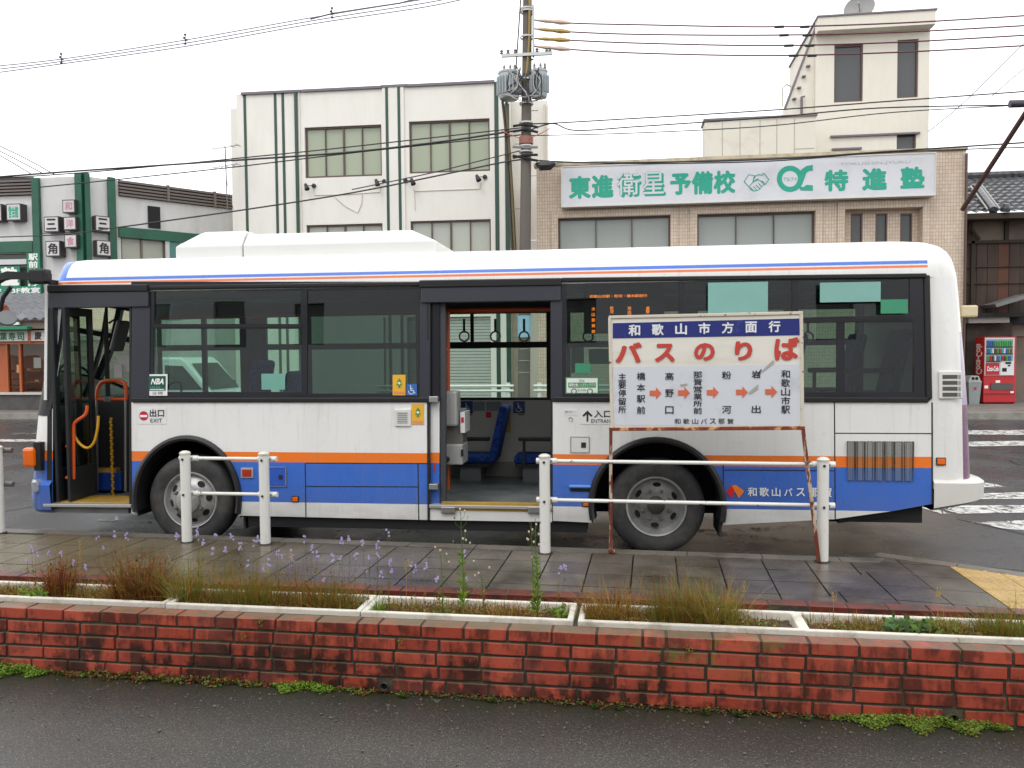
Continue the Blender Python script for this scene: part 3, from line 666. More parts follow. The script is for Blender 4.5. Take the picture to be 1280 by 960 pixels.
bpoly([(907.3, 614), (914, 606.5), (918.5, 613), (915.5, 622.3), (913, 621)], M('emblem_red', '#d3222a', .4)); bpoly([(919, 605.8), (930.3, 613.5), (923.5, 622.6), (918, 613.5), (914.8, 606.8)], M('emblem_orange', '#f0801e', .4), -.007)
for ch, r in zip('和歌山バス那賀', [(934.5, 609, 946, 620.5), (949, 609, 961, 620.5), (964.5, 609.5, 975.5, 620.5), (980, 610, 990.5, 620), (995, 610, 1006, 620.3), (1011, 609.5, 1023, 621.3), (1027.5, 609.5, 1039.5, 621.3)]): btext(ch, *r, INKW, bold=.02)
# ---- roof equipment
ACM = M('ac_housing_white', '#dededa', .3, var=.03)
def acbox(u0, u1, lsl, rsl, name='air_conditioner'):
    d = .42; a = bf.px(u0, 321, d); b = bf.px(u1, 313, d); zt = bf.px((u0+u1)/2, 289.5, d+.1)[1]; zb_ = 2.78; zm = zb_+.13
    y0, y1 = d, BW-d; m = MB(); L = [(zb_, 0, 0), (zm, 0, 0), (zt-.02, .09, 1), (zt, .13, 1.15)]
    for z, i, k in L: m.v += [(a[0]+lsl*k, y0+i, z), (b[0]-rsl*k, y0+i, z), (b[0]-rsl*k, y1-i, z), (a[0]+lsl*k, y1-i, z)]
    for q in range(3):
        for j in range(4): k = (j+1) % 4; m.face([q*4+j, q*4+k, (q+1)*4+k, (q+1)*4+j])
    m.face([12, 13, 14, 15]); m.face([3, 2, 1, 0]); return m.build(name, ACM, bus, bev=.012)
acbox(219.5, 302.5, .22, 0); acbox(304, 544, 0, .22)
bx('roof_seam', SEAM, bus, 1.6, 4.1, .43, .45, 2.77, 2.79)
# ---- structure inside: floor, far side, ceiling
FLOOR = M('bus_floor_grey', '#7c7f80', .45, bump=.1, dirt='#3a3b3b'); INW = M('interior_wall_beige', '#c2bdb0', .55, var=.05); CEIL = M('interior_ceiling', '#8b8b87', .5)
xi0, xi1 = xs_at(FR, 1)+.15, xs_at(RR, 1)-.32; fz = .37
bx('floor', FLOOR, bus, xi0, wxf-.62, .04, BW-.06, fz-.07, fz); bx('floor', FLOOR, bus, wxf-.62, wxf+.62, .66, BW-.7, fz-.07, fz); bx('floor', FLOOR, bus, wxf+.62, wxr-.75, .04, BW-.06, fz-.07, fz); bx('floor', FLOOR, bus, wxr-.75, wxr+.7, .64, BW-.64, .5, .82); bx('floor', FLOOR, bus, wxr+.7, xi1, .06, BW-.06, .5, .82)
bx('underfloor', DARK, bus, wxf+.6, wxr-.62, .035, BW-.1, .2, fz-.072); bx('underfloor', DARK, bus, wxr+.64, xi1-.1, .08, BW-.1, .33, .499); bx('axle_housing', DARK, bus, wxr-.25, wxr+.25, .5, BW-.5, .18, .499); bx('axle_housing', DARK, bus, wxf-.15, wxf+.15, .45, BW-.45, .18, .36); bx('mud_flap', RUBBER, bus, wxr+.56, wxr+.58, .12, .6, .16, .7); bx('mud_flap', RUBBER, bus, wxf+.52, wxf+.54, .1, .5, .16, .6)
bx('underfloor', DARK, bus, xi0, wxf-.6, .1, BW-.1, .3, .33)
m = MB()
for k in range(5): m.tube([(wxr+.8+k*.16, .35+.1*k, .4-.01*k), (wxr+1.1+k*.15, .4+.1*k, .36)], .05, 8)
m.build('engine_pipe', DARK, bus)
strip('bottom_edge', (1050, 652), (1118, 643), .05, DARK, .05, .3)
def fp_(u, v): return bf.px(u, v, BW-.09)
xa = xs_at(FR, 1.5)+.3; FWIN = []
def fwin(u0, u1, v0, v1):
    a = fp_(u0, v0); b = fp_(u1, v1); FWIN.append((a[0], b[1], b[0], a[1])); return FWIN[-1]
zS = fp_(620, 497)[1]; zT = fp_(620, 392)[1]; zM0 = fp_(620, 435)[1]; zM1 = fp_(620, 427.5)[1]
cuts = [(200, 252), (257, 300), (333, 376), (388, 520), (546, 683), (713, 850), (872, 980), (995, 1070)]
holes = []; FG = glass('far_side_glass', (.66, .80, .72), .8)
for u0, u1 in cuts:
    xA, xB = fp_(u0, 440)[0], fp_(u1, 440)[0]
    holes += [[(xA, zS), (xB, zS), (xB, zM0), (xA, zM0)], [(xA, zM1), (xB, zM1), (xB, zT), (xA, zT)]]
yB = BW-.09
xiw = xi1+.25
MB().prism([[(xi0, zS-.03), (xiw, zS-.03), (xiw, 2.46), (xi0, 2.46)]]+holes, yB, yB+.05).build('far_window_surround', BLK2, bus)
for h in holes: MB().quad(*[(x, yB+.03, z) for x, z in h]).build('far_side_window', FG, bus)
bx('far_side_panel', INW, bus, xi0, xi1, yB, yB+.03, fz, zS-.03); bx('far_side_skin', FRONTP, bus, xi0-.1, xi1, yB+.035, yB+.07, .3, zS-.03)
bx('window_divider', BLK2, bus, fp_(589, 400)[0]-.01, fp_(591, 400)[0]+.01, yB-.01, yB+.02, zM1, zT)
bx('ceiling', CEIL, bus, xi0+.1, xi1, .2, BW-.2, 2.49, 2.52)
bx('interior_rear_wall', INW, bus, xi1-.02, xi1, .2, BW-.2, .8, 2.49); bx('interior_rail_strip', M('interior_kick', '#8d8a82', .5), bus, xi0, wxr-.7, yB-.02, yB, fz, fz+.17)
bx('wheel_box', M('wheel_box_grey', '#6a6b6b', .5), bus, wxf-.5, wxf+.5, BW-.75, BW-.1, fz, .95); bx('wheel_box', M('wheel_box_grey', '#6a6b6b', .5), bus, wxf-.5, wxf+.52, .62, .66, fz, .98)
bx('inner_lining', M('lining_dark', '#3b3c3c', .6), bus, wxf+.55, B(535, 560)[0], .06, .08, fz, 1.38); bx('inner_lining', M('lining_dark', '#3b3c3c', .6), bus, B(694, 560)[0], wxr-.7, .08, .1, fz, 1.38); bx('inner_lining', M('lining_dark', '#3b3c3c', .6), bus, wxr-.7, wxr+.7, .1, .12, 1.12, 1.38); bx('inner_lining', M('lining_dark', '#3b3c3c', .6), bus, wxr+.7, xi1, .08, .1, fz+.45, 1.38)
bx('inner_lining', M('lining_dark', '#3b3c3c', .6), bus, wxf-.55, wxf+.55, .1, .12, 1.1, 1.38)
# exit doorway interior
YEL = M('yellow_step_edge', '#b8923a', .45, bump=.1, dirt='#8a6d30')
a = B(60, 630); b = B(163, 630); bx('step_plate', YEL, bus, a[0], b[0], .06, .42, a[1]-.02, a[1]+.015)
a = B(552, 631); b = B(690, 631); bx('step_edge', YEL, bus, a[0], b[0], .0, .06, fz+.02, B(600, 628.5)[1])
OR = M('orange_handrail', '#d2561c', .35, coat=.3); PST = M('handrail_steel', '#9a9a98', .3, metal=.7)
def I(u, v, d): x, z = bf.px(u, v, d); return (x, d, z)
d = .62
bx('driver_partition', M('partition_black', '#26272a', .5), bus, I(112, 500, .8)[0], I(172, 500, .8)[0], .8, .84, fz, I(120, 497, .8)[2]); bx('dashboard', M('dashboard_black', '#222326', .5), bus, xi0, xi0+.4, .95, BW-.2, fz, 1.30, bev=.05)
def arc_pts(f, n=8): return [f(i/n) for i in range(n+1)]
hoop = [I(121, 610, d), I(121, 500, d), I(122, 488, d), I(126, 479, d), I(134, 476, d), I(147, 476, d), I(155, 479, d), I(158, 488, d), I(158, 500, d)]
MB().tube(cr([Vector(q) for q in hoop[1:]], 4), .02, 12).build('hoop_rail', OR, bus, smooth=True); MB().tube([I(110, 499, d), I(158, 499, d)], .016, 8).build('cross_rail', OR, bus, smooth=True)
for u in (121, 157): MB().tube([I(u, 500, d), I(u, 614, d)], .015, 8).build('rail_post', PST, bus, smooth=True); m = MB().box(I(u-4, 0, d)[0], I(u+4, 0, d)[0], d-.03, d+.03, I(u, 502, d)[2], I(u, 496, d)[2]); m.build('rail_clamp', PST, bus, bev=.005)
d2 = .1; MB().tube(cr([Vector(I(*q, d2)) for q in ((83, 597), (90, 597), (92, 594), (92, 540), (94, 528), (107, 518), (109, 507))], 4), .017, 10).build('door_handrail', OR, bus, smooth=True)
MB().tube([I(83, 558, d2), I(92, 556, d2)], .014, 8).build('door_handrail_bracket', OR, bus)
ch = [(87, 519), (90, 535), (96, 550), (104, 558), (111, 559.5), (118, 552), (122, 535), (123, 520)]
MB().tube(cr([Vector(I(u, v, .13)) for u, v in ch], 4), .013, 8).build('yellow_chain', M('chain_yellow', '#c9951f', .5), bus, smooth=True)
m = MB(); cz = I(124, 522, .6)[2]
for i in range(26): z = cz-i*.033; m.box(I(124, 0, .6)[0]-.008*(1+(i % 2)), I(124, 0, .6)[0]+.008*(1+((i+1) % 2)), .585, .6, z-.025, z)
m.build('hanging_chain', M('chain_yellow', '#c9951f', .5), bus)
a = I(113, 612, .75); b = I(154, 590, .75); bx('blue_bin', M('blue_crate', '#173f8f', .45), bus, a[0], b[0], .7, 1.0, a[2], b[2], bev=.01); bx('bin_content', YEL, bus, a[0]+.02, a[0]+.32, .71, .9, b[2], b[2]+.04)
# folded exit door leaves
DGL = glass('door_glass', (.55, .7, .62), 1.2)
def leaf(xa_, ya, xb_, yb_, z0, z1):
    m = MB(); g = MB(); L = math.hypot(xb_-xa_, yb_-ya); a_ = math.atan2(yb_-ya, xb_-xa_); T = Matrix.Translation((xa_, ya, 0)) @ Matrix.Rotation(a_, 4, 'Z')
    fw_ = .075
    for q in ((0, fw_, z0, z1), (L-fw_, L, z0, z1), (fw_, L-fw_, z1-.08, z1), (fw_, L-fw_, z0, z0+.32)): m.box(q[0], q[1], -.015, .015, q[2], q[3], T)
    o = m.build('folding_door', M('door_leaf_dark', '#26282b', .35), bus, bev=.004)
    g.quad(*[tuple(T @ Vector(p)) for p in ((fw_, 0, z0+.32), (L-fw_, 0, z0+.32), (L-fw_, 0, z1-.08), (fw_, 0, z1-.08))]); g.build('door_pane', DGL, o)
zt_ = B(100, 384)[1]; zl = B(100, 628)[1]
x_ = B(70, 500)[0]; leaf(x_, .03, x_-.03, .48, zl, zt_); x_ = B(84, 500)[0]; leaf(x_, .04, x_-.02, .50, zl, zt_)
# wipers and interior mirror seen in the windscreen
for (p, q) in (((142, 470), (151, 425)), ((136, 458), (143, 415))):
    x0_ = xs_at(FR, 1.6)-.02; P = []
    for u, v in (p, q): r_ = ray(u, v); t_ = ((x0_+BX)-CAM.x)/r_.x; P.append(CAM+r_*t_-Vector((BX, Y0, 0)))
    MB().tube([tuple(k) for k in P], .012, 6).build('wiper', BLK2, bus)
MB().box(-.03, .03, -.1, .1, -.17, .17, Matrix.Translation(I(150, 420, .95)) @ Matrix.Rotation(.3, 4, 'Y')).build('interior_mirror', M('mirror_back', '#6e716f', .35), bus, bev=.02)
MB().tube([I(136, 404, .95), I(142, 400, .95), I(150, 404, .95)], .012, 6).build('mirror_arm', BLK2, bus)
a = I(147, 465, .9); b = I(165, 443, .9); bx('paper_notice', SW, bus, a[0], b[0], .9, .905, a[2], b[2]); a = I(143, 472, .88); b = I(152, 455, .88); bx('paper_notice', SW, bus, a[0], b[0], .88, .885, a[2], b[2])
# ---- entrance doorway interior
MB().tube([I(556, 440, .2), I(555.5, 568, .2)], .016, 8).build('handrail', OR, bus, smooth=True); MB().tube([I(560, 390, .5), I(560, 612, .5)], .02, 8).build('handrail', OR, bus, smooth=True)
MB().tube([I(560, 436, .2), I(556, 440, .2)], .014, 8).build('handrail', OR, bus)
MB().tube([I(200, 398, 1.0), I(1140, 378, 1.0)], .017, 8).build('ceiling_rail', OR, bus, smooth=True); MB().tube([I(558, 388, .55), I(700, 386, .55)], .018, 8).build('ceiling_rail', OR, bus, smooth=True)
STR = M('strap_black', '#1f2022', .5)
for u in (580, 619, 655, 735, 790, 930, 1010):
    a = I(u, 398.5, 1.0); zr = 1.0
    MB().box(a[0]-.012, a[0]+.012, .995, 1.005, a[2]-.13, a[2]).build('hand_strap', STR, bus); c = Vector((a[0], 1.0, a[2]-.18)); MB().tube([tuple(c+Vector((.05*math.cos(t*math.pi/8), 0, .05*math.sin(t*math.pi/8)))) for t in range(17)], .009, 6).build('strap_ring', M('strap_ring_grey', '#8c8c8a', .4), bus, smooth=True)
LG = M('machine_grey', '#a5a7a4', .4); 
a = I(553, 533, .25); b = I(571, 489, .25); bx('card_reader', LG, bus, a[0], b[0], .25, .45, a[2], b[2], .02)
a = I(553, 555, .35); b = I(578, 512, .35); bx('ticket_machine', M('machine_dark', '#6e6d69', .4), bus, a[0], b[0], .35, .6, a[2], b[2], .01)
a = I(575.5, 541, .33); b = I(581, 515, .33); bx('ticket_slot', SW, bus, a[0], b[0], .33, .6, a[2], b[2]); bx('ticket_mark', SR, bus, a[0]+.01, b[0]-.01, .325, .33, (a[2]+b[2])/2, b[2]-.05)
a = I(552.5, 581, .3); b = I(578, 555.5, .3); bx('ticket_box', LG, bus, a[0], b[0], .3, .6, a[2], b[2], .012); MB().lathe([(.028, 0), (.028, .05), (.0001, .055)], I(559, 574, .3), (0, -1, 0), 12).build('lock_knob', BLK2, bus)
bx('latch', BLK2, bus, I(570, 0, .3)[0], I(573, 0, .3)[0], .29, .3, I(0, 566, .3)[2], I(0, 558, .3)[2])
dw = BW-.1
def wstk(u0, v0, u1, v1, mat, d=dw, name='wall_sticker'): a = I(u0, v1, d); b = I(u1, v0, d); return bx(name, mat, bus, a[0], b[0], d-.004, d, a[2], b[2])
SDB = M('sticker_navy', '#24427a', .45)
for u0 in (576.5, 641.5):
    wstk(u0, 501.5, u0+14.5, 516.5, SDB); wheelchair(u0+7, 509.5, 8, 0, None, dw-.006, lambda uu, vv: bf.px(uu, vv, dw-.006)); wstk(u0+6, 517, u0+14, 519, M('sticker_olive', '#8a7a3a', .5))
wstk(592, 502, 606, 513.5, M('sticker_grey', '#84868a', .5)); wstk(608, 502, 626, 513.5, M('sticker_grey', '#84868a', .5))
wstk(607.5, 515, 614, 522, SR); wstk(623, 515, 629, 522, SR); wstk(632.5, 509.5, 638, 540.5, M('sticker_gold', '#b3932e', .5))
FAB = None
t = NT('blue_seat_fabric'); co = t.coord('World'); cc = t.mix(t.ramp(t.noise(30, 2, co), .45, .6), C('#16357e'), C('#2b54ab')); FAB = t.done(t.bsdf(cc, .9))
ARM = M('armrest_dark', '#2a2a2c', .5); PED = M('seat_pedestal', '#7c7e80', .5)
def seat(x, y, z, face=1, pedestal=True, parent=bus):
    def bb(x0, x1, y0, y1, z0, z1, T=None): m = MB(); m.box(min(x0*face, x1*face), max(x0*face, x1*face), y0, y1, z0, z1, T); return m
    T0 = Matrix.Translation((x, y, z))
    s = bb(-.22, .24, -.21, .21, .0, .09).build('seat', FAB, parent, bev=.035); s.location = (x, y, z)
    k = bb(-.04, .05, -.21, .21, -.02, .62, Matrix.Rotation(face*-.22, 4, 'Y')).build('seat_back', FAB, s, bev=.03); k.location = (-.24*face, 0, .04)
    bb(-.2, .22, -.2, .2, -.035, 0).build('seat_shell', ARM, s)
    if pedestal: bb(-.1, .14, -.15, .15, -.5 if z > .8 else fz-z, -.035).build('seat_pedestal', PED, s)
    bb(-.22, .18, -.25, -.2, .26, .31).build('armrest', ARM, s, bev=.015); bb(.1, .13, -.24, -.21, .0, .27).build('armrest_post', ARM, s)
    return s
zs_ = I(650, 570, 1.9)[2]-.09
seat(I(668, 0, 1.9)[0]-.02, 1.95, zs_+.02, -1); seat(I(588, 0, 1.9)[0]-.02, 1.95, zs_+.02, -1)
seat(wxf+.0, BW-.42, .98, -1, False); seat(wxr-.9+.3, 1.9, .86, -1); seat(wxr-.1, 1.9, .86, -1); seat(wxr+.7, 1.9, .88, -1); seat(wxr-.1, .5, 1.2, -1, False); seat(wxr+.95, .5, 1.34, -1); seat(wxr+1.85, .5, 1.36, -1); seat(wxr+1.75, 1.5, 1.34, -1)
# high backed driver's seat, steering wheel
dx = I(300, 0, 1.75)[0]
s = bx('driver_seat', FAB, bus, dx-.35, dx+.1, BW-.85, BW-.4, 1.0, 1.1, .03); MB().box(-.05, .06, BW-.85, BW-.4, 0, .72, Matrix.Translation((dx+.1, 0, 1.05)) @ Matrix.Rotation(.18, 4, 'Y')).build('driver_seat_back', FAB, s, bev=.04)
shell('windscreen_edge', BLK2, [1.25, 1.6, 2.0, 2.45], lambda r: [(x-.004, y-.006) for x, y in r[23:28]])
MB().tube([(xi0+.45+.09*math.cos(t*math.pi/10), BW-.62+.22*math.sin(t*math.pi/10), 1.32+.2*math.cos(t*math.pi/10)) for t in range(21)], .014, 6).build('steering_wheel', BLK2, bus, smooth=True)
# fare display with orange figures and flat sheets set inside the windows
a = I(712, 468, .6); b = I(842, 356, .6)
bx('fare_display', M('display_case', '#30383a', .5), bus, I(728, 0, .6)[0], I(830, 0, .6)[0], .6, .64, I(0, 425, .6)[2], I(0, 362, .6)[2])
t = NT('orange_led'); LED = t.done(t.bsdf(C('#d8701c'), .5, emit=C('#ff7a1c'), es=4))
def itext(s, u0, v0, u1, v1, mat, d, **k): a = bf.px(u0, v1, d); b = bf.px(u1, v0, d); return text(s, (a[0], a[1], b[0], b[1]), d, mat, bus, **k)
itext('和歌山市駅・粉河・橋本駅前行', 737, 367.5, 809, 372.5, LED, .595, bold=.02)
for u, st, v0, dv in ((739.5, '次は那賀前', 384, 7), (762.5, '粉河', 383, 4.6), (784.5, '岩出口', 383, 5), (807.5, '高野', 383, 4.5)):
    for k, ch in enumerate(st): itext(ch, u, v0+k*dv, u+4.5, v0+k*dv+4.4, LED, .595, bold=.02)
MINT = M('pale_mint_panel', '#7fb0a6', .5); MG = M('green_sheet', '#3d8f6c', .5)  # pale mint and green, for flat panels just inside the rear side windows
def card(u0, v0, u1, v1, mat, d, name='flat_panel'): a = I(u0, v1, d); b = I(u1, v0, d); bx(name, mat, bus, a[0], b[0], d, d+.006, a[2], b[2])
t = NT('sunlit_blind'); BL = t.done(t.bsdf(C('#a8e4d6'), .5, emit=C('#a8e4d6'), es=0))
t2 = NT('translucent_blind'); trn = t2.n('BsdfTranslucent'); trn.inputs[0].default_value = C('#d8fff2'); tp = t2.n('BsdfTransparent'); tp.inputs[0].default_value = C('#d0fff0'); mx = t2.n('MixShader'); mx.inputs[0].default_value = .5; t2.l(trn.outputs[0], mx.inputs[1]); t2.l(tp.outputs[0], mx.inputs[2]); BLD = t2.done(mx.outputs[0])
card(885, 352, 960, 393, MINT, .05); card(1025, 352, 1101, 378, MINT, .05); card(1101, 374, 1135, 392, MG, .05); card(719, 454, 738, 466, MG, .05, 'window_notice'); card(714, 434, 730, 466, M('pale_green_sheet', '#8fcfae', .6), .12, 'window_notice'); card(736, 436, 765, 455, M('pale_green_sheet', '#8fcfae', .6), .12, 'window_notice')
card(327, 467, 356, 487, M('pale_teal_sheet', '#6fa597', .6), .06, 'window_notice')
# mirrors on the front corner
m = bx('mirror_mount', BLK2, bus, B(57, 345)[0], B(77, 345)[0], -.12, .0, B(60, 357)[1], B(60, 339)[1], bev=.02)
MB().tube([I(62, 347, -.08), I(12, 344, -.1), I(2, 347, -.1), I(-12, 358, -.1), I(-16, 385, -.12)], [.05, .05, .045, .03, .03], 4).build('mirror_arm', BLK2, bus, smooth=True)
MB().tube([I(14, 358, -.1), I(4, 372, -.1), I(0, 388, -.1)], .02, 8).build('mirror_stay', BLK2, bus, smooth=True)
c = I(9, 398, -.1); Tm = Matrix.Translation(c) @ Matrix.Rotation(math.radians(-50), 4, 'Z') @ Matrix.Rotation(math.radians(60), 4, 'Y')
m = MB(); m.lathe([(.0001, -.04), (.06, -.035), (.085, 0), (.08, .02), (.0001, .025)], (0, 0, 0), (0, 0, 1), 20); m.v = [tuple(Tm @ Vector(p)) for p in m.v]; m.build('round_mirror', M('mirror_shell', '#6f7274', .35), bus, smooth=True)
c = I(4, 388, -.05); MB().lathe([(.0001, -.04), (.05, -.03), (.06, .02), (.0001, .04)], c, (.3, -1, .2), 14).build('amber_lamp', M('amber_dull', '#9a4a18', .4), bus, smooth=True)
# ================================================================ BUILDINGS AND THE FAR SIDE OF THE STREET
def rc(fr, u0, v0, u1, v1, d):
    vm, um = (v0+v1)/2, (u0+u1)/2; return fr.px(u0, vm, d)[0], fr.px(um, v1, d)[1], fr.px(u1, vm, d)[0], fr.px(um, v0, d)[1]
def rb(name, mat, parent, fr, u0, v0, u1, v1, d0, d1, bev=0, **kw):
    "box whose front face (at depth d0) has its top left and bottom right corners at two picture points"
    x0, z0, x1, z1 = rc(fr, u0, v0, u1, v1, d0); return bx(name, mat, parent, x0, x1, d0, d1, z0, z1, bev, **kw)
def ftext(s, fr, u0, v0, u1, v1, y, mat, parent, **k):
    return text(s, rc(fr, u0, v0, u1, v1, y), y, mat, parent, **k)
def window(fr, parent, u0, v0, u1, v1, n, glassm, framem, wall_d=0, thick=.05, mids=(), rec=.12, wmul=1.0):
    x0, z1 = fr.px(u0, v0, wall_d); x1, z0 = fr.px(u1, v1, wall_d); y = wall_d+rec; f = MB(); t = thick
    f.box(x0, x1, y-.05, y+.03, z0, z0+t*1.3); f.box(x0, x1, y-.05, y+.03, z1-t, z1); f.box(x0, x0+t, y-.048, y+.03, z0+t*1.3, z1-t); f.box(x1-t, x1, y-.048, y+.03, z0+t*1.3, z1-t)
    w_ = f.build('window', framem, parent)
    for i in range(n):
        a = x0+t+(x1-x0-2*t)*i/n; b = x0+t+(x1-x0-2*t)*(i+1)/n
        MB().quad((a, y+.01+(i % 2)*.015, z0+t), (b, y+.01+(i % 2)*.015, z0+t), (b, y+.01+(i % 2)*.015, z1-t), (a, y+.01+(i % 2)*.015, z1-t)).build('pane', glassm, w_)
        if i: k = t*(1.1 if i in mids else .55); bx('mullion', framem, w_, a-k/2, a+k/2, y-.04, y+.005, z0+t, z1-t)
    return (x0, z0, x1, z1)
def wglass(name, c, r=.06, spec=.9, v=.1):
    if name in MC: return MC[name]
    t = NT(name); co = t.coord('World', (1, 1, .15)); n = t.noise(1.2, 3, co); cc = t.mix(t.math('MULTIPLY', n, .6), C(c), tuple(x*.72 for x in C(c)[:3])+(1,))
    sh = t.bsdf(cc, .7, spec=.2, coat=1.0); sh.node.inputs['Coat Roughness'].default_value = r; sh.node.inputs['Coat IOR'].default_value = 1.4
    MC[name] = t.done(sh); return MC[name]
def wallholes(fr, parent, name, mat, outer, holes, d0, d1):
    return MB().prism([outer]+[[(a, b), (c, b), (c, d), (a, d)] for a, b, c, d in holes], d0, d1).build(name, mat, parent)
# ---------------- white two storey building with green grooves
WW = M('white_render', '#e0ddd5', .8, var=.04, bump=.15, bs=30, dirt='#cfcbc1', da=.5, db=.9, ds=.9, stretch=(1, 1, .3))
GRN = M('green_groove_paint', '#28463a', .5, var=.1); BRF = M('bronze_frame', '#5c4843', .4, metal=.3); COP = M('coping_metal', '#6b636a', .4, metal=.5)
wf = Fr(0, 26, 0); wb = thing('white_building', 'white rendered office building with dark green vertical grooves, behind the middle of the bus', 'building', (0, 26, 0))
CURT = wglass('curtained_glass', '#a2aa93'); CURT2 = wglass('curtained_glass_pale', '#b3b6aa')
H_ = []
for u0, v0, u1, v1, n, m_ in ((380.5, 159.5, 477.5, 219.5, 4, CURT), (511, 152, 612.5, 213.5, 4, CURT), (383, 281.5, 479, 340, 4, CURT2), (513, 276.5, 614, 335, 4, CURT2)):
    x0, z1 = wf.px(u0, v0); x1, z0 = wf.px(u1, v1); H_.append((x0, z0, x1, z1)); window(wf, wb, u0, v0, u1, v1, n, m_, BRF, mids=(2,))
xl, xr = wf.px(299, 300)[0], wf.px(636, 300)[0]; zt_l = wf.px(305, 119)[1]; ztm = wf.px(560, 105)[1]; gz = .15
sx = [wf.px(616, 350)[0]-.2]; shut = (wf.px(480, 470)[0], gz+.05, wf.px(614, 470)[0], 2.9)
wallholes(wf, wb, 'wall', WW, [(xl, gz), (xr, gz), (xr, ztm), (xl, ztm)], H_+[shut], 0, .25)
bx('wall', WW, wb, xl-.35, xl-.005, .3, 9, gz, ztm-.35); bx('wall', WW, wb, xl+.003, xl+.25, .25, 9, gz, ztm); bx('wall', WW, wb, xr-.25, xr, .25, 9, gz, ztm); bx('roof', M('flat_roof', '#7a7873', .8), wb, xl+.25, xr-.25, .25, 9, ztm-.6, ztm-.5)
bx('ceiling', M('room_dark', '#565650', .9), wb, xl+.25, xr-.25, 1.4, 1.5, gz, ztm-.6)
SHT = M('shutter_grey', '#b2b6ae', .5, metal=.2)
s = MB(); z = shut[1]
while z < shut[3]-.01: s.box(shut[0], shut[2], .14, .17, z, z+.085); z += .1
s.build('shutter', SHT, wb)
for u in (307.5, 345.5, 355, 371.5, 485, 500, 621): 
    xg = wf.px(u, 200)[0]; w_ = .045 if u != 621 else .065; bx('groove', GRN, wb, xg-w_, xg+w_, -.062 if u in (485, 500, 371.5) else -.012, .0, gz, ztm-.01)
for (a, va, b, vb) in ((301, 117, 376, 114), (377, 113, 477, 109.5), (476.5, 108.5, 509, 106.5), (509.5, 107.5, 618, 101.5)):
    x0, z0 = wf.px(a, va, -.06); x1, z1 = wf.px(b, vb, -.06); z0 = (z0+z1)/2; bx('coping', COP, wb, x0, x1, -.07, .3, z0-.03, z0+.05)
for (a, b) in ((373.5, 380), (477.5, 510)): bx('pilaster', WW, wb, wf.px(a, 200)[0]+.05, wf.px(b, 200)[0]-.1, -.05, 0, gz, ztm+.02)
bx('annexe_wall', WW, wb, xr+.003, wf.px(684, 200, .9)[0], .9, 1.6, gz, wf.px(660, 126.5, .9)[1]); bx('corner_pipe', M('pipe_cream', '#c9c4b4', .5), wb, wf.px(680, 200, .8)[0], wf.px(682, 200, .8)[0], .8, .88, gz, wf.px(681, 130, .8)[1])
xg = wf.px(636, 200, .85)[0]; bx('groove', GRN, wb, xr-.1, xr+.05, -.02, .0, gz, ztm-.7)
SPOT = M('spot_black', '#1b1b1d', .4); CON = M('conduit', '#c2bdb0', .5)
for u, v, s_ in ((383, 233, 1), (471, 227.5, 1), (515.5, 226.5, -1), (597, 222, 1)):
    x, z = wf.px(u, v, -.2); T = Matrix.Translation((x, -.22, z)) @ Matrix.Rotation(math.radians(-25), 4, 'Y')
    m = MB(); m.lathe([(.0001, -.10), (.045, -.09), (.06, .0), (.085, .12), (.08, .1), (.0001, .08)], (0, 0, 0), (0, -.35, -1), 12); m.v = [tuple(T @ Vector(p)) for p in m.v]
    l = m.build('floodlight', SPOT, wb, smooth=True); xb_, zb_ = wf.px(u+9*s_, v-1, -.05)
    MB().lathe([(.07, 0), (.07, .05), (.0001, .06)], (xb_, 0, zb_), (0, -1, 0), 12).build('floodlight_base', SPOT, l); MB().tube([(xb_, -.06, zb_), (x, -.2, z+.02)], .012, 5).build('floodlight_arm', SPOT, l)
for pts in ([(392.5, 236), (393, 244), (430, 243), (475, 240), (476, 232)], [(517, 236), (518, 239), (600, 236), (601, 227)], [(418, 246), (432, 258), (447, 266), (452, 255), (453, 243)], [(518, 239), (519, 263)]):
    MB().tube([(*wf.px(u, v, -.015)[:1], -.015, wf.px(u, v, -.015)[1]) for u, v in pts], .012, 5).build('conduit', CON, wb)
# ---------------- beige tiled building with the school sign
def mktile():
    t = NT('beige_mosaic_tile'); co = t.coord('Object'); sp = t.n('SeparateXYZ'); t.l(co, sp.inputs[0]); cb = t.n('CombineXYZ'); t.l(t.math('ADD', sp.outputs[0], sp.outputs[1]), cb.inputs[0]); t.l(sp.outputs[2], cb.inputs[1])
    b = t.n('TexBrick'); t.l(cb.outputs[0], b.inputs['Vector']); b.offset = 0; b.inputs['Scale'].default_value = 1; b.inputs['Brick Width'].default_value = .075; b.inputs['Row Height'].default_value = .1; b.inputs['Mortar Size'].default_value = .006
    b.inputs['Color1'].default_value = C('#d6c3ae'); b.inputs['Color2'].default_value = C('#c8b39d'); b.inputs['Mortar'].default_value = C('#9d8e80')
    cc = t.mix(t.math('MULTIPLY', t.ramp(t.noise(.8, 6, t.coord('World', (1, 1, .4))), .45, .8), .3), b.outputs['Color'], C('#857565'))
    return t.done(t.bsdf(cc, .45, 0, t.bump(b.outputs['Fac'], -.4, .004)))
BT = mktile(); bgf = Fr(0, 24.5, -.8)
bb = thing('beige_building', 'beige mosaic tiled building carrying the long green lettered signboard', 'building', (0, 24.5, 0), math.radians(-.8))
xl, xr = bgf.px(671, 260)[0], bgf.px(1206.5, 260)[0]; ztop = bgf.px(940, 195)[1]-.07
DG = wglass('street_reflecting_glass', '#9aa09b'); DG2 = wglass('dark_window_glass', '#4b4f4e')
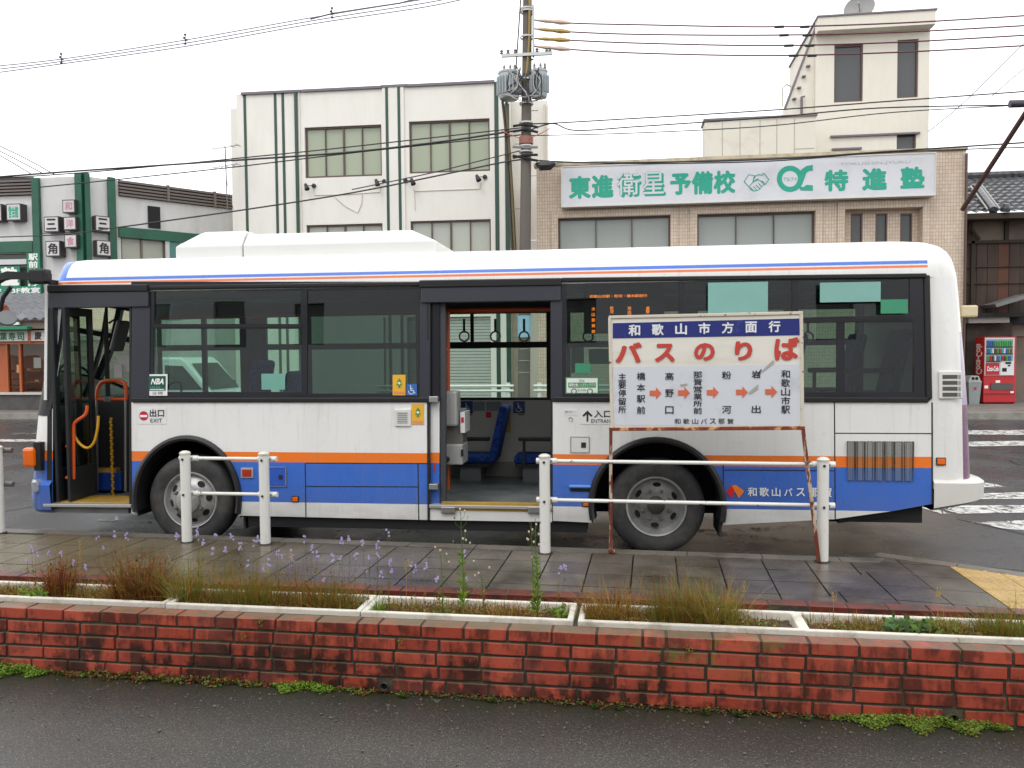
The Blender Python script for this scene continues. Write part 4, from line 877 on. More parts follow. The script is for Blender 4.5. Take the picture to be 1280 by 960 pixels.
H_ = [window(bgf, bb, 697.5, 273, 838, 345, 3, DG, BRF, thick=.05, rec=.18), window(bgf, bb, 871.5, 268, 1018.5, 340, 3, DG, BRF, thick=.05, rec=.18)]
a = bgf.px(1056, 262); b = bgf.px(1152, 330); rec_ = (a[0], b[1], b[0], a[1]); H_.append(rec_)
wallholes(bgf, bb, 'wall', BT, [(xl, gz), (xr, gz), (xr, ztop), (xl, ztop)], H_, 0, .3)
HH = [window(bgf, bb, u0, 266.5, u1, 335, 1, DG2, BRF, wall_d=.25, rec=.1, thick=.04) for u0, u1 in ((1064, 1078.5), (1095, 1109.5), (1126, 1140.5))]
wallholes(bgf, bb, 'wall', BT, [(rec_[0]-.1, rec_[1]-.1), (rec_[2]+.1, rec_[1]-.1), (rec_[2]+.1, rec_[3]+.1), (rec_[0]-.1, rec_[3]+.1)], [(h[0], h[1], h[2], h[3]) for h in HH], .22+.082, .5)
for (x0, z0, x1, z1) in H_:
    w_ = .2; L = [[(x0-w_, z0), (x1+w_, z0), (x1+w_, z1+w_*.9), (x0-w_, z1+w_*.9)], [(x0, z0-.0), (x1, z0-.0), (x1, z1), (x0, z1)]]
    MB().box(x0-w_, x0-.002, -.05, -.001, z0, z1+w_).box(x1+.002, x1+w_, -.05, -.001, z0, z1+w_).box(x0-.002, x1+.002, -.05, -.001, z1+.002, z1+w_).build('window_surround', BT, bb)
bx('wall', BT, bb, xl, xl+.3, .3, 11, gz, ztop); bx('wall', BT, bb, xr-.3, xr, .3, 11, gz, ztop); bx('roof', M('flat_roof', '#7a7873', .8), bb, xl+.3, xr-.3, .3, 11, ztop-.5, ztop-.4)
bx('coping', M('coping_beige', '#b3a88f', .6, dirt='#7d7463'), bb, xl-.08, xr+.03, -.05, .35, ztop, ztop+.09)
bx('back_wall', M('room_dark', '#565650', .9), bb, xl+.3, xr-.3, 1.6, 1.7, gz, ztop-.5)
# sign box
x0, z1 = bgf.px(702.5, 210.5, -.35); x1, z0 = bgf.px(1168.5, 242.5, -.35); z1 = (z1+bgf.px(1170, 190.5, -.35)[1])/2; z0 = (z0+bgf.px(703, 258.5, -.35)[1])/2
sgn = thing('school_signboard', 'long pale grey signboard with green Japanese lettering on the beige building', 'sign', (0, 24.5, 0), math.radians(-.8))
SGM = M('sign_face_pale', '#cfd0d4', .3, var=.03, dirt='#b5b6b9', da=.5, db=.9, ds=1.5)
bx('sign_face', SGM, sgn, x0, x1, -.35, -.06, z0, z1); e = .03; M2 = M('sign_rim', '#d0cdc4', .4)
MB().box(x0-e, x1+e, -.37, -.06, z1, z1+e).box(x0-e, x1+e, -.37, -.06, z0-e, z0).box(x0-e, x0, -.37, -.06, z0, z1).box(x1, x1+e, -.37, -.06, z0, z1).build('sign_frame', M2, sgn)
TG = M('sign_green', '#109c82', .4, var=.04); y = -.354
def st(s, u0, v0, u1, v1, mat=TG, yy=y, **k): return ftext(s, bgf, u0, v0, u1, v1, yy, mat, sgn, **k)
for s, u0, v0, u1, v1 in (('東', 711, 220, 738.5, 248.5), ('進', 739.5, 218.5, 767, 247.5), ('予', 837.5, 216.5, 864, 243.5), ('備', 864.5, 214, 891.5, 243), ('校', 892, 213, 919.5, 242),
                          ('特', 1030.5, 212, 1060.5, 239), ('進', 1077.5, 210, 1109, 238), ('塾', 1125.5, 208, 1156, 235.5)): st(s, u0, v0, u1, v1, bold=.045)
for s, u0, v0, u1, v1 in (('衛', 773, 217.5, 802, 246.5), ('星', 805, 216.5, 832.5, 245)):
    st(s, u0, v0, u1, v1, bold=.05); st(s, u0-2, v0-2, u1-2.5, v1-2.5, TG, y-.004, bold=.045); st(s, u0-1.7, v0-1.7, u1-2.7, v1-2.7, SGM, y-.008, bold=.008)
GRL = M('sign_grey_letter', '#a4a7ab', .4); st('TOKUSHIN-JYUKU', 1050, 202, 1138, 206.5, GRL)
# ring and tail emblem
def spoly(pts, mat, yy=y, name='emblem'): MB().quad(*[(bgf.px(u, v, yy)[0], yy, bgf.px(u, v, yy)[1]) for u, v in pts]).build(name, mat, sgn)
def sring(cu, cv, r0, r1, a0, a1, n=28, yy=y, mat=TG):
    m = MB()
    for i in range(n):
        A = [math.radians(a0+(a1-a0)*k/n) for k in (i, i+1)]
        m.quad(*[(bgf.px(cu+r*math.cos(a), cv+r*math.sin(a), yy)[0], yy, bgf.px(cu+r*math.cos(a), cv+r*math.sin(a), yy)[1]) for a, r in ((A[0], r0), (A[1], r0), (A[1], r1), (A[0], r1))])
    m.build('emblem', mat, sgn)
sring(987.5, 223.5, 10, 16.5, 0, 360); spoly([(996, 231), (1001, 238), (1016, 238.5), (1016, 231.5), (1008, 231), (1004, 234)], TG, y-.003)
pts = [(1016, 206), (1008, 207.5), (1001.5, 212), (998.5, 219), (996.5, 227), (990, 238.5), (997, 237), (1002.5, 231), (1005.5, 223), (1008, 216), (1011, 213.5), (1016, 213)]
m = MB()
for k in range(5): q = [pts[k], pts[k+1], pts[10-k], pts[11-k]]; m.quad(*[(bgf.px(u, v, y-.006)[0], y-.006, bgf.px(u, v, y-.006)[1]) for u, v in q])
m.build('emblem', TG, sgn); st('アルファ', 979.5, 221.5, 996, 226.5, TG, y-.008)
# two clasped hands in outline
def sline(pts, w_=.012):
    m = MB(); m.tube([(bgf.px(u, v, y)[0], y, bgf.px(u, v, y)[1]) for u, v in pts], w_, 4); m.build('hand_outline', TG, sgn)
for pts in ([(930, 227), (936, 218), (943, 219.5), (941, 228), (936, 233), (930, 227)], [(952, 217.5), (955, 216.5), (961, 224), (957, 230), (952, 226)], [(943, 220), (949, 218), (954, 219.5)], [(941, 228), (946, 224), (951, 226), (955, 231), (952, 233), (948, 229)],
            [(952, 233), (950, 236), (945, 231)], [(950, 236), (946.5, 238), (942, 233)], [(946.5, 238), (942, 238.5), (938, 234)], [(955, 231), (957, 230)], [(936, 233), (938, 236.5), (942, 238.5)], [(944, 221), (941, 226), (945, 226), (948, 223)]): sline(pts)
bx('duct_hood', M('duct_cream', '#c7b995', .5), bb, bgf.px(1198, 389, -.3)[0], bgf.px(1218.5, 389, -.3)[0], -.55, -.3, bgf.px(1210, 397, -.3)[1], bgf.px(1210, 382, -.3)[1], .05)
bx('downpipe', BRF, bb, bgf.px(1206.5, 300, -.1)[0], bgf.px(1208.5, 300, -.1)[0], -.1, -.02, gz, ztop-.1)
# ---------------- tower and roof block behind
CW = M('cream_render', '#dad5c8', .8, var=.06, bump=.1, bs=20, dirt='#c6bfaf', da=.5, db=.9, ds=.7, stretch=(1, 1, .35)); CWP = M('cream_white_panel', '#d3cfc2', .7, var=.04, dirt='#b5ae9c', da=.55, db=.9, ds=1.0)
tf_ = Fr(0, 29, -1); tw = thing('stair_tower', 'cream rendered stair tower with two tall windows rising behind the signboard', 'tower', (0, 29, 0), math.radians(-1))
x0 = tf_.px(1023, 100)[0]; x1 = tf_.px(1168, 100)[0]; zt2 = (tf_.px(1024.5, 24)[1]+tf_.px(1169.5, 10)[1])/2
G1 = wglass('tower_glass_dark', '#4f5152')
H_ = [window(tf_, tw, 1043, 56.5, 1078.5, 126.5, 1, G1, BRF, rec=.12, wall_d=.45), window(tf_, tw, 1122, 50, 1147.5, 121.5, 1, G1, BRF, rec=.12, wall_d=.45), window(tf_, tw, 1121, 167.5, 1145, 192, 1, G1, BRF, rec=.12, wall_d=.45)]
wallholes(tf_, tw, 'wall', CW, [(x0, 3), (x1, 3), (x1, zt2-.02), (x0, zt2-.02)], H_, .45, .7)
bx('wall', CW, tw, x0, x0+.2, .7, 5, 3, zt2); bx('wall', CW, tw, x1-.25, x1, .7, 5, 3, zt2)
zf = (tf_.px(1027, 41)[1]+tf_.px(1169, 27)[1])/2; bx('hood', CW, tw, x0-.02, x1+.02, 0, .449, zf, zt2); bx('cap', COP, tw, x0-.06, x1+.06, -.04, 5, zt2, zt2+.05)
for u0, v0, u1, v1 in ((1038, 171, 1150, 166), (1040, 187.5, 1077, 184.5)):
    a = tf_.px(u0, v0, .4); b = tf_.px(u1, v1, .4); bx('ledge', COP, tw, a[0], b[0], .36, .45, (a[1]+b[1])/2-.03, (a[1]+b[1])/2+.03)
rk = [tf_.px(u, v, .6) for u, v in ((1023, 25), (981, 135), (973, 200), (1023, 200))]; MB().prism([[rk[3], rk[0], rk[1], rk[2]]], .62, 1.0).build('raking_wall', CW, tw)
MB().tube([(rk[0][0], .6, rk[0][1]), (rk[1][0], .6, rk[1][1])], .04, 5).build('raking_coping', COP, tw)
for v in (83, 96, 110, 124): p = tf_.px(1010-(v-83)*.42, v, .6); bx('wall_rung', COP, tw, p[0]-.06, p[0]+.06, .5, .62, p[1]-.02, p[1]+.02)
for u in (1002,): 
    p = tf_.px(u, 142, .5); q = tf_.px(u, 121, .5); MB().tube([(p[0], .5, p[1]), (q[0], .5, q[1]), (q[0]+.1, .5, q[1])], .04, 6).build('vent_pipe', COP, tw)
p = [tf_.px(u, v, .6) for u, v in ((978, 133), (978, 110), (983, 105.5), (989, 108), (990, 112))]; MB().tube([(a, .6, b) for a, b in p], .03, 6).build('gooseneck_pipe', CON, tw)
rb_ = thing('roof_block', 'low white panelled rooftop block left of the cream tower', 'building', (0, 28, 0), math.radians(-1)); rf_ = Fr(0, 28, -1)
x0 = rf_.px(881, 170)[0]; x1 = rf_.px(1019.5, 170)[0]; zt3 = (rf_.px(881, 154)[1]+rf_.px(1019, 142)[1])/2
bx('wall', CWP, rb_, x0, x1, 0, .9, 3, zt3); bx('coping', COP, rb_, x0-.05, x1+.05, -.05, .95, zt3, zt3+.06)
for u in (903, 925, 950, 971, 993): xx = rf_.px(u, 170)[0]; bx('panel_joint', M('joint_grey', '#a59d8c', .6), rb_, xx-.012, xx+.012, -.004, .001, 3, zt3-.05)
a = rf_.px(993, 187); b = rf_.px(1018, 149); bx('panel_frame', M('joint_grey', '#a59d8c', .6), rb_, a[0], b[0], -.003, .001, a[1], a[1]+.03)
# satellite dish on the tower
c = tf_.px(1075, 11, 1); ds = thing('satellite_dish', 'grey mesh satellite dish standing on top of the cream tower', 'satellite dish', (tf_.o+tf_.e*c[0]+tf_.n*1)[:2]+(zt2+.05,))
m = MB(); m.lathe([(.0001, .0), (.2, .03), (.38, .1), (.5, .2), (.49, .22), (.36, .12), (.0001, .03)], (0, 0, .42), (-.35, -.8, .35), 20); m.build('dish', M('dish_grey', '#8d8d8b', .5), ds, smooth=True); MB().tube([(0, 0, 0), (0, 0, .4)], .04, 6).build('mast', STEEL, ds); MB().tube([(0, 0, .42), (-.15, -.35, .6)], .02, 5).build('feed_arm', STEEL, ds)
# ---------------- green and white corner building at the left
gf1 = Fr(0, 24, 0); pc = [onZ(0, 0)]; cpx = gf1.px(107, 300)[0]
gb = thing('corner_building', 'white corner building with green pillars and beams and small lettered sign boxes', 'building', (cpx, 24, 0)); g1 = Fr(cpx, 24, 0); g4 = Fr(cpx, 24, 52)
GP = M('dark_green_paint', '#1f5b45', .5, var=.1, dirt='#23473a', ds=3); WP = M('panel_white', '#cdccca', .6, var=.04, dirt='#a9a7a2', da=.5, db=.9, ds=1.2, stretch=(1, 1, .3)); LV_ = M('louvre_brown', '#6b625c', .5)
arm = thing('x', 'x', 'x'); bpy.data.objects.remove(arm)
e4 = bpy.data.objects.new('side_wall', None); bpy.data.objects.remove(e4)
def g4o(mb, name, mat, **k):
    "bake a mesh built in the turned frame into the building's own frame"
    T = Matrix.Rotation(math.radians(52), 4, 'Z'); mb.v = [tuple(T @ Vector(p)) for p in mb.v]; return mb.build(name, mat, gb, **k)
def gbx(fr, name, mat, u0, v0, u1, v1, d0, d1, **k):
    x0, z0, x1, z1 = rc(fr, u0, v0, u1, v1, d0); m = MB().box(x0, x1, d0, d1, z0, z1)
    return g4o(m, name, mat, **k) if fr is g4 else m.build(name, mat, gb, **k)
zg = g1.px(80, 220)[1]; xL = g1.px(-120, 300)[0]; x4 = g4.px(301, 300)[0]
z_w1 = g1.px(20, 245)[1]
SG1 = wglass('green_tinted_window', '#47524c'); SG2 = wglass('office_blind_glass', '#a8a99c')
wallholes(g1, gb, 'wall', WP, [(xL, gz), (0, gz), (0, zg-.02), (xL, zg-.02)], [(xL+.3, g1.px(20, 362)[1], g1.px(42, 330)[0], g1.px(20, 317)[1])], 0, .2)
h4 = (g4.px(151, 300)[0], g4.px(180, 330)[1], g4.px(207, 300)[0], g4.px(180, 297)[1])
m = MB(); z4t = g4.px(147, 245)[1]; m.prism([[(0, gz), (x4, gz), (x4, zg-.02), (0, zg-.02)], [(h4[0], h4[1]), (h4[2], h4[1]), (h4[2], h4[3]), (h4[0], h4[3])]], 0, .2); g4o(m, 'wall', WP)
bx('window', SG1, gb, xL+.3, g1.px(42, 330)[0], .12, .16, g1.px(20, 362)[1], g1.px(20, 317)[1])
m = MB().box(h4[0], h4[2], .1, .14, h4[1], h4[3]); g4o(m, 'window', SG2)
m = MB(); xm = (h4[0]+h4[2])/2-.05; m.box(xm-.03, xm+.03, .05, .1, h4[1], h4[3]).box(h4[0], h4[0]+.05, .05, .1, h4[1], h4[3]).box(h4[2]-.06, h4[2], .05, .1, h4[1], h4[3]).box(h4[0], h4[2], .04, .1, h4[3]-.05, h4[3]); g4o(m, 'window_frame', LV_)
xr4 = Vector((math.cos(math.radians(52))*x4, math.sin(math.radians(52))*x4, 0))
MB().slab([(xL, .2), (0, .3), (xr4.x-.2, xr4.y), (xr4.x-3, xr4.y+5), (xL, 10)], zg-.6, zg-.5).build('roof', M('flat_roof', '#7a7873', .8), gb)
# louvred parapets
for k in range(5):
    dz = (g1.px(20, 225)[1]-z_w1)/5; z = z_w1+k*dz; MB().box(xL, g1.px(43, 235)[0], -.1, -.02, z+.02, z+dz*.75).build('louvre_slat', LV_, gb)
    dz = (zg-z4t)/5; z = z4t+k*dz; g4o(MB().box(g4.px(148, 240)[0], x4, -.1, -.02, z+.02, z+dz*.75), 'louvre_slat', LV_)
MB().box(xL, g1.px(43, 235)[0], -.03, -.001, z_w1, zg).build('louvre_backing', M('louvre_shade', '#3f3a38', .7), gb); g4o(MB().box(g4.px(148, 240)[0], x4, -.03, -.001, z4t, zg), 'louvre_backing', M('louvre_shade', '#3f3a38', .7))
for u in (209, 267): xx = g4.px(u, 250)[0]; g4o(MB().box(xx-.04, xx+.04, -.13, -.02, z4t, zg+.02), 'louvre_post', LV_)
# pillars and beams
gbx(g1, 'pillar', GP, 43, 222, 51.5, 500, -.12, -.002); bx('pillar', GP, gb, -.22, .0, -.14, -.002, gz, zg+.06); g4o(MB().box(-.02, .13, -.14, -.002, gz, zg+.06), 'pillar', GP); gbx(g4, 'pillar', GP, 139, 222, 148, 500, -.12, -.002)
z1_, z0_ = g1.px(20, 302)[1], g1.px(20, 316)[1]; bx('beam', GP, gb, xL, g1.px(43, 300)[0]-.002, -.1, -.002, z0_, z1_); g4o(MB().box(g4.px(148, 300)[0]+.002, x4, -.1, -.002, g4.px(150, 296.5)[1], g4.px(148, 283.5)[1]), 'beam', GP)
bx('panel_joint', LV_, gb, g1.px(51, 300)[0], -.22, -.006, -.0, g1.px(80, 291)[1]-.01, g1.px(80, 291)[1]+.01); g4o(MB().box(.13, g4.px(139, 300)[0], -.006, 0, g4.px(120, 289)[1]-.01, g4.px(120, 289)[1]+.01), 'panel_joint', LV_)
gbx(g4, 'small_window', DARK, 185.5, 258, 200.5, 285, -.05, -.001); gbx(g4, 'white_post', WP, 208, 301, 213, 400, -.05, -.002); gbx(g4, 'green_panel', M('teal_panel', '#4f7f78', .5), 213, 303, 226, 400, -.04, -.002)
gbx(g4, 'wall', WP, 148, 330, 300, 460, -.02, -.003)
# box signs
BXM = M('sign_box_side', '#3b3438', .4); BXF = M('sign_box_face', '#c9c6c4', .4); PNK = M('letter_pink', '#c08a94', .5)
def boxsign(fr, ch, u0, v0, u1, v1, mat, label, dd=.28, par=None):
    x0, z0, x1, z1 = rc(fr, u0, v0, u1, v1, -dd); t = thing('box_sign', label, 'sign', tuple((fr.o+fr.e*x0+fr.n*0)[:2])+(0,), fr.a, 'lettered box signs on the corner building')
    w_ = x1-x0; bx('sign_box', BXM, t, 0, w_, -dd, -.001, z0, z1); bx('sign_face', BXF, t, .03, w_-.03, -dd-.008, -dd-.0, z0+.03, z1-.03)
    text(ch, (.08, z0+.07, w_-.08, z1-.07), -dd-.012, mat, t, bold=.03)
boxsign(g1, '三', 55, 270.5, 73.5, 290, INKB, 'upper black lettered box sign with three strokes, left of the pink lettered boxes'); boxsign(g1, '角', 57, 301, 75, 320.5, INKB, 'box sign with the black character for corner, lowest one left of the pink lettered column')
for ch, u, v, lb in (('和', 78, 249.5, 'topmost of the three small pink lettered box signs'), ('洋', 79.5, 271, 'middle one of the three small pink lettered box signs'), ('食', 80.5, 293, 'lowest of the three small pink lettered box signs')): boxsign(g1, ch, u, v, u+15.5, v+16.5, PNK, lb)
boxsign(g4, '三', 119, 270, 138, 289.5, INKB, 'upper black lettered box sign with three strokes, right of the green corner pillar'); boxsign(g4, '角', 120.5, 300.5, 139, 320, INKB, 'lower black lettered box sign, right of the green corner pillar')
boxsign(g1, '営会館', 8, 254.5, 26, 275.5, TG, 'box sign with small green lettering under the louvred parapet'); boxsign(g1, '館', -14, 255, 2, 276.5, TG, 'green lettered box sign cut by the left edge of the photo')
# window posters of the upper floor
SGR = M('poster_green', '#127a5a', .45)
gbx(g1, 'window_band', M('band_white', '#c4c6c6', .5), -40, 324.5, 33, 331, -.03, -.004); o = gbx(g1, 'window_poster', SGR, -2, 333, 25, 358, -.05, -.031)
def gtext(s, u0, v0, u1, v1, mat, yy, **k): return ftext(s, g1, u0, v0, u1, v1, yy, mat, gb, **k)
gtext('塾', 1, 333.5, 24, 357, INKW, -.056, bold=.05)
gbx(g1, 'banner', SGR, 34, 316, 50, 364, -.16, -.125)
for k, ch in enumerate('駅前第2ビル'): gtext(ch, 35.5, 317+k*9.3, 47.5, 325.5+k*9.3, INKW, -.166, bold=.03)
gbx(g1, 'green_board', SGR, -60, 358.5, 51, 368, -.2, -.17); gtext('2F・3F教室', -10, 359.5, 50, 367, INKW, -.206, bold=.03)
# ---------------- sushi shop front under its tiled pent roof
sf = Fr(cpx, 22.9, 0); sp_ = thing('sushi_shop', 'small sushi shop front with orange display shelves under a grey tiled pent roof', 'shop', (cpx, 22.9, 0))
def sb(name, mat, u0, v0, u1, v1, d0, d1, **k): return rb(name, mat, sp_, sf, u0, v0, u1, v1, d0, d1, **k)
ORW = M('orange_wood', '#a8572e', .5, var=.12); FAS = M('fascia_brown', '#6f6157', .6); UL, UR = -70, 120
xa_, xb2 = sf.px(UL, 400)[0], sf.px(UR, 400)[0]; ze = sf.px(20, 399, -.4)[1]; zr = sf.px(20, 367, .9)[1]; RT_ = M('grey_roof_tile', '#75767a', .35, var=.15, rnd=.12)
m = MB(); m.quad((xa_, -.4, ze-.03), (xb2, -.4, ze-.03), (xb2, .9, zr-.03), (xa_, .9, zr-.03)); m.quad((xa_, -.4, ze-.06), (xa_, .9, zr-.1), (xb2, .9, zr-.1), (xb2, -.4, ze-.06)); m.build('roof', FAS, sp_)
nr = 5; pw = .30; L_ = math.hypot(1.3, zr-ze); ag = math.atan2(zr-ze, 1.3)
tm = MB(); seg = 6; ln_ = L_/nr+.05
for i in range(seg+1):
    x = pw*i/seg; h = .035*math.cos(2*math.pi*i/seg)*(1 if i else 1)
    for yy, dz in ((0, .0), (ln_, 0), (0, -.035)): tm.v.append((x, yy*math.cos(ag)-(0), yy*math.sin(ag)+h+dz+(.03 if yy == 0 else 0)))
for i in range(seg): tm.face([i*3, (i+1)*3, (i+1)*3+1, i*3+1]); tm.face([i*3+2, (i+1)*3+2, (i+1)*3, i*3])
tme = tm.mesh('roof_tile', RT_, True)
for r in range(nr):
    for c in range(int((xb2-xa_)/pw)):
        o = bpy.data.objects.new('roof_tile', tme); col.objects.link(o); o.parent = sp_; o.location = (xa_+c*pw, -.4+r*(1.3/nr), ze+r*(zr-ze)/nr)
sb('fascia', FAS, UL, 399.5, UR, 411, -.3, .3); sb('awning_edge', SGR, UL, 408.5, 34, 412.5, -.5, -.3, bev=.01); sb('awning_roll', INKW, 15, 402.5, 23, 406, -.42, -.34)
SGF = M('shop_sign_face', '#c9cdc2', .4); sb('shop_sign', SGF, UL, 413.5, 34.5, 427, -.12, 0); sb('shop_sign', M('shop_sign_face_pink', '#cbbcb6', .4), 38.5, 412.5, 120, 426, -.12, 0); sb('sign_post', ORW, 35, 413, 38, 428, -.13, 0)
DGN = M('brush_green', '#1f6b4a', .5)
for k, ch in enumerate('柿の葉寿司'): ftext(ch, sf, -22+k*10.8, 415.5, -13+k*10.8, 425.5, -.125, DGN, sp_, bold=.03)
for k, ch in enumerate('慶弔料理'): ftext(ch, sf, 43+k*12, 414.5, 52+k*12, 424.5, -.125, INKB, sp_, bold=.03)
sb('lintel', ORW, UL, 427.5, UR, 430, -.05, .1); sb('back_panel', M('shelf_back', '#8a4a28', .6), UL, 430, UR, 492, .75, .8)
for u in (-40, 8.5, 25, 60): sb('shop_post', ORW, u-1.3, 430, u+1.3, 491, -.02, .12)
sb('door_leaf', ORW, -10, 430, 8, 491, .05, .1); sb('display_sill', M('sill_grey', '#b9b6ae', .5), UL, 490.5, 52, 493.5, -.12, .5); sb('stone_base', M('dark_stone', '#4d4b49', .6, bump=.3, dirt='#35332f'), UL, 493.7, UR, 516, -.05, .4)
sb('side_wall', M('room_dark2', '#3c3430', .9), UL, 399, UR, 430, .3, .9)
FD = [M('food_'+n, c, .5) for n, c in (('white', '#cfc9ba'), ('brown', '#8a5d38'), ('green', '#4f7a4a'), ('red', '#a04632'))]
for (ua, ub, v) in ((9, 24, 465), (9, 24, 475.5), (9, 24, 483), (27, 50, 463), (27, 50, 477)):
    sb('shelf', ORW, ua, v, ub, v+1.2, .1, .6)
    for k in range(4):
        u = ua+1.5+k*(ub-ua-2)/4; x, z = sf.px(u, v, .25); MB().lathe([(.0001, 0), (.055, .005), (.06, .03), (.04, .055), (.0001, .06)], (x+.05, .25, z), (0, 0, 1), 8).build('food_model', FD[(k+int(v)) % 4], sp_, smooth=True)
sb('paper_notice', INKW, 42, 447, 51, 460, .3, .31); sb('price_card', M('card_tan', '#c08a50', .5), 21, 456, 25, 466, .02, .03)
GLS = glass('shop_glass', (.8, .82, .8), .8); 
x0, z1 = sf.px(9, 430); x1, z0 = sf.px(60, 490); MB().quad((x0, .04, z0), (x1, .04, z0), (x1, .04, z1), (x0, .04, z1)).build('display_glass', GLS, sp_)
# ---------------- old tiled wooden house at the right
hf = Fr(0, 26.5, 0); ho = thing('old_wooden_house', 'weathered dark wooden house with a black tiled roof at the right edge', 'house', (0, 26.5, 0))
OLD = M('weathered_boards', '#4a3a31', .8, var=.35, ns=2.5, bump=.3, bs=25, dirt='#2a211c', da=.4, db=.7, ds=1.5, stretch=(1.5, 1.5, .3)); PLA = M('old_plaster', '#75695e', .85, var=.15, dirt='#4b423b', ds=1.5); RST = M('rust_sheet', '#54301f', .7, var=.3, ns=3)
hx0, hx1 = hf.px(1207.5, 300)[0], hf.px(1400, 300)[0]
def hb(name, mat, u0, v0, u1, v1, d0, d1, **k): return rb(name, mat, ho, hf, u0, v0, u1, v1, d0, d1, **k)
hb('wall', PLA, 1208, 268, 1400, 300, 0, .2); z_m = hf.px(1240, 300)[1]; z_k = hf.px(1240, 393)[1]
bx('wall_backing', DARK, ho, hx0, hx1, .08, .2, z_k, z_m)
n = 14
for i in range(n): a = hx0+(hx1-hx0)*i/n; bx('wall_board', [OLD, RST][i % 4 == 3], ho, a+.006, hx0+(hx1-hx0)*(i+1)/n-.006, -.02+random.uniform(0, .02), .078, z_k, z_m-.002)
for v in (331, 352): hb('batten', OLD, 1209, v, 1400, v+1.5, -.06, -.021)
for u in (1213, 1259, 1300): hb('post', M('post_dark', '#33281f', .8), u-2.5, 268, u+2.5, 301, -.08, -.001)
hb('post', M('post_dark', '#33281f', .8), 1214, 300, 1218, 393, -.1, -.03); hb('beam', M('post_dark', '#33281f', .8), 1208, 299, 1400, 302.5, -.1, -.003)
MB().tube([(hf.px(1211, 288)[0], -.2, hf.px(1211, 288)[1]), (hf.px(1222, 300)[0], -.1, hf.px(1222, 300)[1])], .05, 6).build('brace', M('post_dark', '#33281f', .8), ho)
def tile_roof(parent, x0, x1, y0, z0, y1, z1, mat, px_=.26, rows=12, name='roof_tiles'):
    nx = int((x1-x0)/px_*6); m = MB(); 
    for r in range(rows):
        for e_ in (0, 1):
            t = (r+e_)/rows; lift = .05 if e_ == 0 else 0.0
            for i in range(nx+1):
                x = x0+(x1-x0)*i/nx; ph = ((x-x0)/px_) % 1; h = .05*abs(math.sin(math.pi*ph))**.7
                m.v.append((x, y0+(y1-y0)*t, z0+(z1-z0)*t+h+lift))
    W_ = nx+1
    for r in range(rows*2-1):
        for i in range(nx): m.face([r*W_+i, r*W_+i+1, (r+1)*W_+i+1, (r+1)*W_+i])
    o = m.build(name, mat, parent); o['kind'] = 'stuff'; return o
KT = M('black_roof_tile', '#4d4e52', .28, var=.35, ns=14, dirt='#24221f', da=.45, db=.65, ds=5)
zev = hf.px(1240, 268, -.8)[1]; zri = hf.px(1245, 223, 3)[1]
tile_roof(ho, hx0-.3, hx1, -.8, zev, 3, zri, KT); MB().tube([(hx0-.3, 3, zri+.1), (hx1, 3, zri+.12)], .13, 8).build('ridge', KT, ho, smooth=True)
bx('eave_board', M('post_dark', '#33281f', .8), ho, hx0-.3, hx1, -.8, -.7, zev-.12, zev+.04); bx('eave_soffit', M('post_dark', '#33281f', .8), ho, hx0-.2, hx1, -.7, .3, zev-.09, zev-.02); bx('wall', PLA, ho, hx0, hx1, .21, .3, .15, zev+.2)
p0 = (hf.px(1241, 262, -.7)[0], -.75, zev+.12); p1 = (hf.px(1222, 233, 1.5)[0], 1.6, hf.px(1222, 233, 1.5)[1]); MB().tube([p0, p1], .12, 8).build('hip_ridge', KT, ho, smooth=True); MB().lathe([(.0001, -.06), (.13, -.05), (.14, .06), (.08, .18), (.0001, .19)], (p0[0]+.3, -.8, p0[2]), (0, -.3, 1), 10).build('ridge_end_tile', KT, ho)
for k in (-.17, .17): MB().tube([(p0[0]+k, p0[1], p0[2]+.04), (p1[0]+k, p1[1], p1[2]+.04)], .025, 5).build('ridge_mortar', M('ridge_plaster', '#a8a8a4', .7), ho)
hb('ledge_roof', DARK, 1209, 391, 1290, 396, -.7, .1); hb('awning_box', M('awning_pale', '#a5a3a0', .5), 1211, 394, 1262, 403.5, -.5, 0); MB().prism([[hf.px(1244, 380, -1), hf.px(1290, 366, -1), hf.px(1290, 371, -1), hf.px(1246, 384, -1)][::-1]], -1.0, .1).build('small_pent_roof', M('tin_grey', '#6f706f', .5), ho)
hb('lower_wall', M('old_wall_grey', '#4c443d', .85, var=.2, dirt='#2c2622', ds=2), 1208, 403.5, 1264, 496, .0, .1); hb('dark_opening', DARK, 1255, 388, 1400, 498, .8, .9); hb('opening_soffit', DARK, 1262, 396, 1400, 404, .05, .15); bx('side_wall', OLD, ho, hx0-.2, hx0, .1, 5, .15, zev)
hb('red_strip', RST, 1264, 420, 1290, 422.5, -.1, 0)
# vending machine and bin
vf = Fr(*list((hf.o+hf.e*hf.px(1229, 495, -1.0)[0]-hf.n*1.0)[:2]), 3)
vz = .15; vm = thing('vending_machine', 'red and white drinks vending machine standing against the old wooden house', 'vending machine', (vf.o.x, vf.o.y, vz), vf.a)
RED = M('vending_red', '#b3121c', .3, coat=.3, var=.05); vw = vf.px(1269.5, 460)[0]-vf.px(1229, 460)[0]; vh = vf.px(1248, 421)[1]-.15
bx('cabinet', RED, vm, 0, vw, 0, .55, 0.04, vh, .015); bx('foot', DARK, vm, .03, vw-.03, .03, .5, 0, .04)
def V(u, v): x, z = vf.px(u, v); return x, z-vz
def vb(name, mat, u0, v0, u1, v1, d0=-.02, d1=0, par=None): a = V(u0, v0); b = V(u1, v1); return bx(name, mat, par or vm, a[0], b[0], d0, d1, b[1], a[1])
door = vb('door', M('vending_door_white', '#c9cccc', .35), 1231, 422.5, 1267, 469, -.02, 0); vb('display_recess', M('display_back', '#8a969a', .5), 1232, 424, 1265.5, 452, -.024, -.018)
